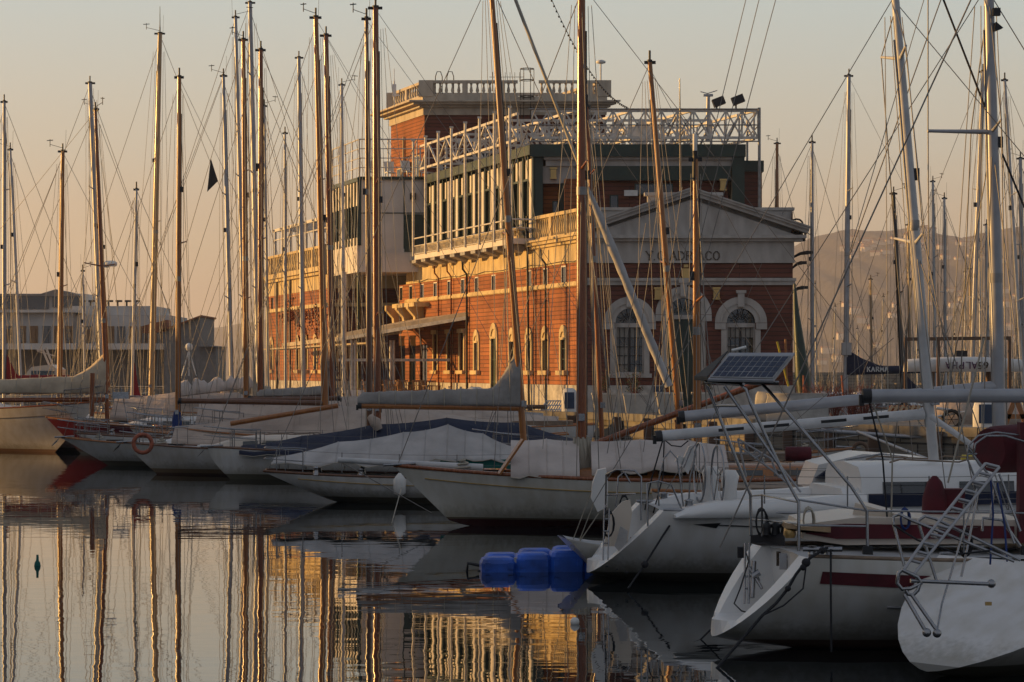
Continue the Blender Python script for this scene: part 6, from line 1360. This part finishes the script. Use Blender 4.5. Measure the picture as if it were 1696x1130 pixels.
# ---------------------------------------------------------------- deck clutter: bow rollers, anchors, vents, hatches, fenders on the middle boats
rnd = random.Random(21)
def clutter(root, n_hatch=2, anchor=True, fend=0, side=1):
    sheer, plan, pt, xa, L, B = GZ[root]
    for i in range(n_hatch):
        x = xa+L*(.72+.1*i); u = MB(); z = sheer((x-xa)/L); u.bb(x-.25,x+.25,-.25,.25,z-.02,z+.09); u.build('deck_hatch', M['glass'] if i % 2 else M['gel'], root, local=True)
    if anchor:
        u = MB(); p = pt(1,1,0); z = p.z; u.tube(V(p.x-.5,.08,z+.06), V(p.x+.22,.08,z+.02), .03); u.loft([[V(p.x+.05,.08-.02,z),V(p.x+.05,.08+.02,z)], [V(p.x+.18,-.12,z-.16),V(p.x+.18,.28,z-.16)], [V(p.x+.32,.0,z-.30),V(p.x+.32,.16,z-.30)]], closed=False, caps=False); u.build('anchor', M['steel'], root, local=True)
    for k_ in range(3):
        x = xa+L*(.12+.1*k_); z = sheer((x-xa)/L)
        for sg in (1,-1):
            u = MB(); u.lathe(V(x, sg*B*.3, z+.1), [(.09,-.1),(.07,0),(.06,.07),(.085,.1),(.02,.12)], 8); u.build('winch', M['steel'], root, local=True)
    u = MB(); p = pt(.9,1,0); u.pipe([V(p.x-.3+.2*math.cos(t)*(1-.05*t), .2*math.sin(t)*(1-.05*t), p.z+.05+.012*t) for t in [i*.8 for i in range(22)]], .025, n=4); u.build('rope_coil', M['rope'], root, local=True)
for r_ in (Hh, Gg, I_, J, B5, T1, T2, T3, Ee, H2, H3, H4, C_b, D_b): clutter(r_)
spots_f = [(Hh, .35, 'grey fender on the side of the blue-covered schooner'), (I_, .55, 'grey fender hanging amidships on the white sloop with the lifebuoy'), (H3, .3, 'grey fender on the cutter with the leaning golden mast')]
for r_, u_, lab in spots_f:
    pt_f = GZ[r_][2]; sg = 1 if math.cos(r_.rotation_euler.z) < 0 else -1
    p = Wd(r_, pt_f(u_, 1, sg)); p = p+V(0,-.14,-.75); u = MB(); u.lathe(p, [(.02,-.02),(.1,.03),(.12,.12),(.12,.42),(.09,.52),(.03,.56)], 10); u.tube(p+V(0,0,.5), p+V(0,.1,.85), .012, n=4); root_at(u, 'fender', M['cloth_lgrey'], p, lab, 'fender')

# hull line with arrow head on the open-stern sloop
for sg in (1, -1):
    u = MB(); u.pipe([ptC(u_, .84, sg)+V(0,sg*.012,0) for u_ in [.09+.85*i/24 for i in range(25)]], .013, n=4)
    a_ = [ptC(u_, v_, sg)+V(0,sg*.015,0) for u_, v_ in ((.055,.835),(.09,.87),(.09,.80))]; u.poly(a_); u.poly(list(reversed(a_))); u.build('hull_line', M['black'], C_b, local=True)
# canvas-covered launches added to cast shade on the quay wall
for X, Y, pts, lab in ((-3.5, 101, ((600,684),(700,672),(800,676),(925,690)), 'added launch under a low drab canvas cover, shading the stone quay'), (-5.5, 107, ((520,680),(640,668),(760,670),(900,684)), 'second canvas-covered launch added to shade the quay by the club terrace')):
    r_ = yacht('shade_launch', lab, 'motor boat', X, Y, 180, 12, 3.4, (1.2,1.1,1.4), xa=-7, hm='hull_white_dark', cabin_=False, rails=False)
    tent(r_, [P(px,py,Y) for px, py in pts], [1.2,1.7,1.7,1.3], [.7,.95,.9,.6], 'cloth_beige' if Y < 105 else 'cloth_grey', 'deck_cover', int(Y))

# sheets, coils and small gear on the near boats
def gear(root, name, m_, r, l, n=5):
    u = MB(); u.pipe([P(*q_) for q_ in l], r, n=n); u.build(name, M[m_], root)
gear(B_b, 'mainsheet', 'rope_dark', .012, [(1440,668,30.2),(1462,760,30.5),(1470,868,30.6)]); gear(B_b, 'mainsheet', 'rope', .011, [(1446,668,30.2),(1478,760,30.5),(1476,868,30.6)])
gear(C_b, 'mainsheet', 'rope_dark', .013, [(1098,728,40.2),(1080,790,40.3),(1068,845,40.3)]); gear(C_b, 'mainsheet', 'rope_dark', .012, [(1100,728,40.2),(1098,790,40.3),(1082,850,40.4)])
gear(C_b, 'slack_line', 'rope_dark', .011, [(1100,728,40.2),(1112,738,40.2),(1128,740,40.2),(1140,730,40.2)])
def coil(root, c, r, m_, n=5):
    u = MB()
    for i in range(n): u.pipe([c+V(r*(1-.04*i)*math.cos(t)*.6, .02*i, r*(1.2+.05*i)*math.sin(t)) for t in [2*math.pi*j/12 for j in range(13)]], .011, n=4)
    u.build('rope_coil', M[m_], root)
coil(B_b, P(1262,865,31), .13, 'rope_dark'); coil(B_b, P(1340,862,30.3), .12, 'rope'); coil(C_b, P(1034,838,39.8), .13, 'rope_dark'); coil(C_b, P(1008,868,39.2), .16, 'rope_dark'); coil(A_b, P(1600,900,27.3), .12, 'rope_dark'); coil(B_b, P(1500,860,30.2), .1, 'blue')
for i, px in enumerate((1270, 1285, 1300)): u = MB(); u.lathe(P(px,882,30.9), [(.06,-.03),(.05,.05),(.07,.1),(.02,.13)], 8); u.build('block', M['black'], B_b)
u = MB(); u.prism([P(1243,900,31.3), P(1262,897,31.2), P(1300,905,30.6), P(1298,895,30.8)], (0,0,.1)); u.build('stowed_warps', M['rope_dark'], B_b)
u = MB(); c_ = P(1228,915,31.3); u.box(c_, (.1,.1,.14)); u.pipe([P(1232,905,31.0), P(1240,930,30.7), P(1226,975,30.5), P(1216,1000,30.4), P(1228,1012,30.3), P(1250,1018,30.2)], .01, n=5); u.build('stern_line', M['rope_dark'], B_b)
u = MB(); u.tube(P(1246,955,30.7), P(1258,948,30.7), .045); u.tube(P(1246,990,30.6), P(1249,930,30.8), .03); u.tube(P(1240,938,30.8), P(1262,975,30.6), .02); u.build('outboard_clamp', M['steel'], B_b)
for px in (1005, 1022, 1038): u = MB(); u.box(P(px,938+(px-1005)*.3,38.9), (.05,.03,.03)); u.build('exhaust_outlet', M['black'], C_b)
for px, py in ((1160,862),(1172,864),(1190,861),(1262,858)): u = MB(); u.lathe(P(px,py,39.3), [(.05,0),(.035,.04),(.045,.09),(.01,.1)], 8); u.build('deck_block', M['steel'], C_b)
# ---------------------------------------------------------------- blue floating pontoon
pt_ = empty('floating_pontoon', tuple(PX(905,42.3,0)), R(5), 'bright blue modular plastic floating pontoon beside the open-stern white sloop', 'pontoon')
def cube_block(mb, x, y, w, d_, h):
    c = .06; z0 = -.12; out = []
    for zz, ins in ((z0, .03), (z0+.08, 0), (h-.10, 0), (h-.03, .03), (h, .09)):
        a, b = w/2-ins, d_/2-ins; k = c if ins < .05 else c*.9
        out.append([V(x+sx*a-(sx*k if q_ else 0), y+sy*b-(0 if q_ else sy*k), zz) for sx, sy, q_ in ((-1,-1,0),(-1,-1,1),(1,-1,1),(1,-1,0),(1,1,0),(1,1,1),(-1,1,1),(-1,1,0))])
    mb.loft(out, smooth=False)
for i in range(4):
    for j in range(2):
        u = MB(); h = (.25,.32,.36,.37)[i]+.02*j; u.box((-.88+i*.6-.2, -.62+j*.62, h*.45), (.09,.05,.12)); u.box((-.88+i*.6+.2, -.62+j*.62, h*.45), (.09,.05,.12)); cube_block(u, -.88+i*.6+(.12 if j else .0), -.32+j*.62, .60, .6, h); u.build('float_cube', M['blue_plastic'], pt_, local=True)
u = MB(); u.pipe([V(-1.2,-.3,.1), V(-1.4,-.3,.14), V(-1.42,-.3,-.02), V(-1.3,-.3,-.05), V(-1.18,-.3,.0)], .03, n=6); u.build('rope_loop', M['black'], pt_, local=True)
for x in (-.68, -.16, .38): u = MB(); u.box((x+.1,-.53,.14), (.07,.06,.22)); u.build('lock_pin', M['alu'], pt_, local=True)
# small tender between pontoon and sloop
td_ = empty('tender', tuple(PX(990,41.6,0)), R(10), 'small grey dinghy stern showing between the blue pontoon and white sloop', 'dinghy')
hull(td_, 1.9, 1.2, .62, .5, .6, -.62, M['hull_white_dark'], rb=.5, rt=.5, zs0=.1, depth=.15, wt=.8, rail=None, deck='deck_grey', N_=12, K=5)
for i, (a, b) in enumerate((((945,905),(985,800)), ((958,900),(1000,790)), ((950,912),(1000,838)))): wire(td_, P(*a,41.3), P(*b,40.8), .01, 'lifting_rope', 'rope')
# channel marker and little buoy
bu = MB(); c_ = PX(62,43,0); bu.lathe(c_-V(0,0,.1), [(.02,0),(.06,.1),(.05,.16),(.025,.2),(.02,.3)], 8); root_at(bu, 'marker_buoy', M['teal'], c_, 'tiny green marker float alone on the open water at left', 'buoy')
bu = MB(); c_ = PX(952,33.2,0); bu.ball(c_+V(0,0,.03), .065); root_at(bu, 'mooring_buoy', M['paint_white'], c_, 'small white ball buoy floating below the blue pontoon', 'buoy')
for l, lab in (([(1255,1000,31),(1210,1010,31.3),(1160,1060,31.3),(1120,1075,30.4)], 'dark line slanting into the water left of the burgundy-striped yacht'), ([(232,760,86),(200,800,74)], None), ([(665,808,56.5),(648,870,55),(640,905,48)], 'pale mooring line dropping into the water from the yawl bowsprit')):
    if lab: u = MB(); u.pipe([P(*q_) for q_ in l], .012, n=5); root_at(u, 'mooring_line', M['rope_dark'] if 'dark' in lab else M['rope'], P(*l[-1]), lab, 'rope')
# ---------------------------------------------------------------- things on the quay
def planter(px, Y, s, lab, seed):
    r_ = empty('planter', tuple(PX(px,Y,QZ)), 0, lab, 'planter')
    u = MB(); u.loft([[V(sx*w_, sy*w_, z) for sx, sy in ((-1,-1),(1,-1),(1,1),(-1,1))] for w_, z in ((.38*s,0),(.42*s,.1),(.55*s,.9*s),(.58*s,.9*s),(.58*s,1.0*s),(.5*s,1.0*s),(.48*s,.85*s))], smooth=False); u.build('pot', M['terracotta'], r_, local=True)
    rnd = random.Random(seed); st = MB(); lf = MB()
    for i in range(26):
        a = rnd.random()*6.28; p = V(.1*math.cos(a), .1*math.sin(a), .9*s); q_ = V(.55*s*math.cos(a)*rnd.random(), .5*s*math.sin(a)*rnd.random(), (1.25+.85*rnd.random())*s); st.tube(p, q_, .014, .006, n=4)
        for _ in range(16):
            c = p.lerp(q_, rnd.uniform(.35,1.05))+V(rnd.uniform(-.1,.1),rnd.uniform(-.1,.1),rnd.uniform(-.06,.1)); d1, d2 = V(rnd.uniform(-1,1),rnd.uniform(-1,1),rnd.uniform(-1,1))*.05, V(rnd.uniform(-1,1),rnd.uniform(-1,1),rnd.uniform(-1,1))*.05; lf.poly([c, c+d1, c+d1+d2, c+d2])
    st.build('stems', M['twig_red'], r_, local=True); lf.build('foliage', M['leaf'], r_, local=True)
for px, Y, s, lab in ((1000,114,1.0,'square white planter with a bush left of the first front window'), (1052,111.5,1.0,'square white planter with a bush under the left front window'), (1108,112,1.05,'square white planter with a bush at the club entrance'), (1168,112,1.05,'square white planter with a bush right of the club entrance')): planter(px, Y, s, lab, px)
def board(name, px, py, Y, w, h, m_, lab, cat, back=True):
    r_ = empty(name, tuple(PX(px,Y,QZ)), 0, lab, cat); zt = Zy(py, Y)
    u = MB(); u.loft([[V(sx*w/2*f_, sy*.12, z) for sx, sy in ((-1,-1),(1,-1),(1,1),(-1,1))] for f_, z in ((1,0),(1,(zt-QZ)*.7),(.85,(zt-QZ)*.92),(.5,zt-QZ))]); u.build('post', M[m_], r_, local=True)
    u = MB(); u.bb(-w*.32, w*.32, -.14, -.125, (zt-QZ)*.25, (zt-QZ)*.85); u.build('panel', M['sign_blue'], r_, local=True)
board('lifebuoy_station', 787, 641, 120, .95, 1.5, 'paint_white', 'rounded white cabinet with a dark panel standing by the side wall', 'cabinet')
board('service_pillar', 943, 643, 110, .7, 1.5, 'paint_white', 'rounded white service pillar with a blue panel at the club corner', 'pillar')
board('fuel_pillar', 1634, 662, 82, .9, 1.6, 'paint_white', 'squat white service pillar with dark panel on the right-hand quay', 'pillar')
u = MB(); u.bb(-.25,.25,-.03,0,0,.3); u.v = [p+P(1091,650,117.85) for p in u.v]; root_at(u, 'blue_notice', M['sign_blue'], P(1091,650,117.85), 'small blue notice on the stone base left of the entrance', 'sign')
u = MB(); u.bb(-.25,.25,-.03,0,0,.3); u.v = [p+P(918,652,116.5) for p in u.v]; 
lg = empty('folded_gangway', tuple(PX(905,113,QZ)), 0, 'slatted metal gangway leaning on the quay below the side wall', 'gangway')
u = MB(); a0, a1, b0, b1 = P(892,686,113), P(925,686,113), P(905,664,113.6), P(938,664,113.6)
u.tube(a0,b0,.04); u.tube(a1,b1,.04)
for i in range(9): u.tube(a0.lerp(a1,i/8), b0.lerp(b1,i/8), .03, n=5)
for i in range(4): u.tube(a0.lerp(b0,i/3), a1.lerp(b1,i/3), .03, n=5)
u.build('frame', M['alu_white'], lg)
cr = MB(); a_ = P(878,674,113); cr.tube(a_+V(0,0,-.8), a_, .12); cr.tube(a_-V(.6,0,0), a_+V(.8,0,0), .1); root_at(cr, 'bollard_crane', M['rust'], a_-V(0,0,.85), 'low rusty T-shaped mooring crane on the quay edge', 'crane')
# concrete barriers (rounded blocks)
for px, Y, w, h, lab in ((1275, 92, 1.0, 1.25, 'rounded white concrete block under the solar panel on the quay'), (1322, 91, 2.3, 1.2, 'long white concrete wall block right of the solar panel')):
    r_ = MB(); z1 = QZ+h; x = PX(px,Y,0).x
    r_.loft([[V(x-w/2*f_, Y, z), V(x+w/2*f_, Y, z), V(x+w/2*f_, Y+.7, z), V(x-w/2*f_, Y+.7, z)] for f_, z in ((1,QZ),(1,QZ+h*.7),(.94,QZ+h*.9),(.8 if w < 2 else .985,z1))]); root_at(r_, 'concrete_block', M['concrete'], (x,Y,QZ), lab, 'concrete block')
# closed green parasol draped by the right corner
gp = empty('closed_parasol', tuple(PX(1328,108,QZ)), 0, 'tall closed dark green parasol leaning beside the right corner of the club', 'parasol')
u = MB(); u.tube(P(1334,685,108), P(1316,470,108), .05); u.build('pole', M['rust'], gp)
u = MB(); u.pipe([P(1316,470,108), P(1319,520,108), P(1324,570,108), P(1329,620,108), P(1333,662,108)], .2, n=14, radii=[.05,.14,.24,.34,.30]); u.build('canopy', M['green'], gp)
for i, (a, b) in enumerate((((1287,566),(1306,640)), ((1301,562),(1303,632)), ((1331,622),(1331,664)), ((1394,622),(1397,660)))):
    m_ = ('yellow','wood_gold','orange','orange')[i]; u = MB(); u.tube(P(*b,104 if i < 2 else 96), P(*a,104 if i < 2 else 96), .05 if i < 2 else .04, n=6)
    root_at(u, 'marker_pole', M[m_], P(*b,104 if i < 2 else 96), ('yellow pole leaning behind the right end of the solar panel','upright varnished pole behind the solar panel','thin orange post in front of the closed parasol','thin orange post below the dark sail cover')[i], 'pole')
# red twig bushes, low hedge
for px, s in ((1348,1.0),(1366,1.1),(1384,.9),(1412,1.1),(1432,1.0),(1300,.6)):
    Y = 95; u = MB(); rnd = random.Random(px); base = PX(px,Y,QZ)
    for i in range(34):
        a = rnd.random()*6.28; t = rnd.uniform(.1,1); q_ = base+V(.8*s*math.cos(a)*t, .5*s*math.sin(a)*t, (.5+.9*rnd.random())*s); mid = base.lerp(q_,.5)+V(rnd.uniform(-.1,.1),0,.1); u.pipe([base+V(rnd.uniform(-.1,.1),0,0), mid, q_], .016, .006, n=4)
        for _ in range(3): e = q_+V(rnd.uniform(-.2,.2),rnd.uniform(-.2,.2),rnd.uniform(.0,.25)); u.tube(mid.lerp(q_,rnd.random()), e, .008, .004, n=3)
    root_at(u, 'bare_shrub', M['twig_red'], base, 'low bare reddish shrub on the quay '+{1348:'right behind the club corner, leftmost of the row',1366:'second in the row right of the club corner',1384:'between the two orange posts',1412:'just right of the orange post by the boom',1432:'rightmost in the row, above the boom end',1300:'small one behind the white wall block'}[px], 'shrub')
# steel frame and the upturned white racing dinghy
fr_ = empty('steel_frame', tuple(PX(1590,98,QZ)), 0, 'brown steel frame on posts standing round the upturned white hull', 'frame')
for px in (1500, 1554, 1672): u = MB(); u.beam(PX(px,98,QZ), P(px,562,98), .12, .12, up=V(0,1,0)); u.build('post', M['rust'], fr_)
u = MB(); u.beam(P(1498,562,98), P(1674,560,98), .14, .14); u.beam(P(1498,562,101), P(1674,560,101), .12, .12); u.beam(P(1500,562,98), P(1500,562,101), .1, .1); u.beam(P(1672,561,98), P(1672,561,101), .1, .1); u.build('top_rail', M['rust'], fr_)
ah = empty('upturned_hull', tuple(PX(1590,99.5,QZ)), 0, 'upturned white racing hull lettered in purple, propped under the steel frame', 'boat hull')
u = MB(); z0, z1 = Zy(616,99), Zy(591,99)
rg = []
for i in range(17):
    t = i/16; px = 1503+t*190; x = PX(px,99,0).x; wdt = .75*math.sin(math.pi*min(1,.15+.7*t))**.4; ht = (z1-z0)*(.82+.18*math.sin(math.pi*t)); rg.append([V(x,99.5-wdt,z0), V(x,99.5-wdt*.98,z0+ht*.8), V(x,99.5-wdt*.6,z0+ht), V(x,99.5+wdt*.6,z0+ht), V(x,99.5+wdt*.98,z0+ht*.8), V(x,99.5+wdt,z0)])
u.loft(rg); u.build('hull', M['paint_white'], ah)
M['purple'] = mat('purple_lettering', (.09,.02,.08), .6)
zt_ = Zy(600,98.7)
letters('ALPHA', P(1618.5,600,98.7).x, 98.72, zt_, .26, M['purple'], ah, 'lettering', ax=V(-1,0,0), up=V(0,0,-1), w=.78, st=.16, gap=.25, serif=False)
letters('65', P(1637,600,98.7).x, 98.72, zt_, .26, M['letter'], ah, 'lettering', ax=V(-1,0,0), up=V(0,0,-1), w=.7, st=.22, gap=.2, serif=False)
u = MB(); u.box(P(1592,586,99.5), (.45,.3,.25)); u.build('keel_fitting', M['black'], ah)
for px in (1540, 1640): u = MB(); u.box(PX(px,99.5,(QZ+z0)/2), (.2,1.2,z0-QZ)); u.build('trestle', M['rust'], ah)
cv = MB(); cv.loft([[PX(px,93,0)+V(0,-.9*f_,QZ), PX(px,93,0)+V(0,-.5*f_,QZ+h_*.8), PX(px,93,0)+V(0,0,QZ+h_), PX(px,93,0)+V(0,.5*f_,QZ+h_*.8), PX(px,93,0)+V(0,.9*f_,QZ)] for px, h_, f_ in ((1545,.7,.5),(1575,1.05,1),(1610,1.25,1),(1650,1.1,1),(1690,.9,.8))]); root_at(cv, 'covered_dinghy', M['cloth_beige'], PX(1615,93,QZ), 'dinghy ashore under a drab canvas cover below the upturned hull', 'dinghy')
# wooden racks / pallets, trolley wheel, orange A-frames
pl = empty('wooden_pallet', tuple(PX(1495,84,QZ)), 0, 'reddish slatted pallet leaning on the right-hand quay', 'pallet')
u = MB()
for i in range(6): u.beam(P(1470+i*9,686,84), P(1478+i*9,672,84.2), .09, .03, up=V(0,1,0))
u.beam(P(1470,684,84.05), P(1518,684,84.05), .05, .06); u.beam(P(1476,675,84.2), P(1524,675,84.2), .05, .06); u.build('slats', M['wood_tan'], pl)
u = MB(); u.box(P(1497,680,84.4), (1.0,.1,.35)); u.build('board', M['wood_red'], pl)
tw = empty('launching_trolley', tuple(PX(1570,83,QZ)), 0, 'dinghy launching trolley with a dark wheel on the right-hand quay', 'trolley')
u = MB(); c_ = PX(1576,83,QZ+.38); u.pipe([c_+V(.3*math.cos(t),0,.3*math.sin(t)) for t in [2*math.pi*i/16 for i in range(17)]], .07, n=6); 
for i in range(6): u.tube(c_, c_+V(.3*math.cos(i*1.047),0,.3*math.sin(i*1.047)), .015, n=4)
u.build('wheel', M['rubber'], tw); u = MB(); u.tube(P(1550,676,83), P(1576,680,83.2), .05); u.tube(P(1552,690,83), P(1600,682,83.2), .04); u.build('frame', M['alu_white'], tw)
tr_ = empty('timber_trestle', tuple(PX(1680,82,QZ)), 0, 'orange-brown timber A-frame trestle at the right edge of the quay', 'trestle')
for a, b in (((1664,706),(1680,664)), ((1700,706),(1684,664)), ((1668,690),(1696,690))): u = MB(); u.beam(P(*a,82), P(*b,82), .16, .1, up=V(0,1,0)); u.build('leg', M['wood_gold'], tr_)
# pipe rails and a yellow buoy hung on the wall
u = MB(); u.pipe([P(1360,713,82), P(1480,722,82), P(1620,727,80)], .07, n=7); u.pipe([P(1420,715,81), P(1560,770,72)], .05); root_at(u, 'spare_spar', M['alu'], P(1480,730,82), 'grey spare spar lying along the stone quay wall', 'spar')
yb_ = MB(); c_ = P(1603,763,60); yb_.pipe([c_-V(.18,0,0), c_-V(.14,0,0), c_+V(.1,0,0), c_+V(.17,0,0)], .15, n=12, radii=[.05,.15,.15,.08]); root_at(yb_, 'yellow_buoy', M['yellow'], c_-V(0,0,.15), 'yellow cylindrical buoy hanging in front of the stone wall', 'buoy')
rf_ = MB(); c_ = P(1322,752,56); rf_.pipe([c_-V(.3,0,0), c_-V(.28,0,0), c_+V(.28,0,0), c_+V(.3,0,0)], .17, n=10, radii=[.12,.17,.17,.12]); root_at(rf_, 'rolled_bag', M['burgundy'], c_-V(0,0,.17), 'rolled burgundy bag hung on a rail below the solar arch', 'bag')
lr = MB(); c_ = P(1425,745,70); lr.pipe([c_+V(.2*math.cos(t),0,.2*math.sin(t)) for t in [2*math.pi*i/12 for i in range(13)]], .06, n=6); root_at(lr, 'iron_ring', M['rust'], c_-V(0,0,.25), 'rusty iron ring hanging on the stone quay wall', 'ring')
# tower festoon: string of lamps from the tower to the flagpole
fs = MB(); a_, b_ = P(905,-20,100), P(1040,178,126)
pts = [a_.lerp(b_, i/40)-V(0,0,.9*4*(i/40)*(1-i/40)) for i in range(41)]
fs.pipe(pts, .015, n=4)
for p in pts[::1]: fs.ball(p-V(0,0,.06), .05, n=5, m=3)
root_at(fs, 'light_string', M['black'], pts[-1], 'dark string of small bulbs sagging across the sky to the club roof', 'string lights')
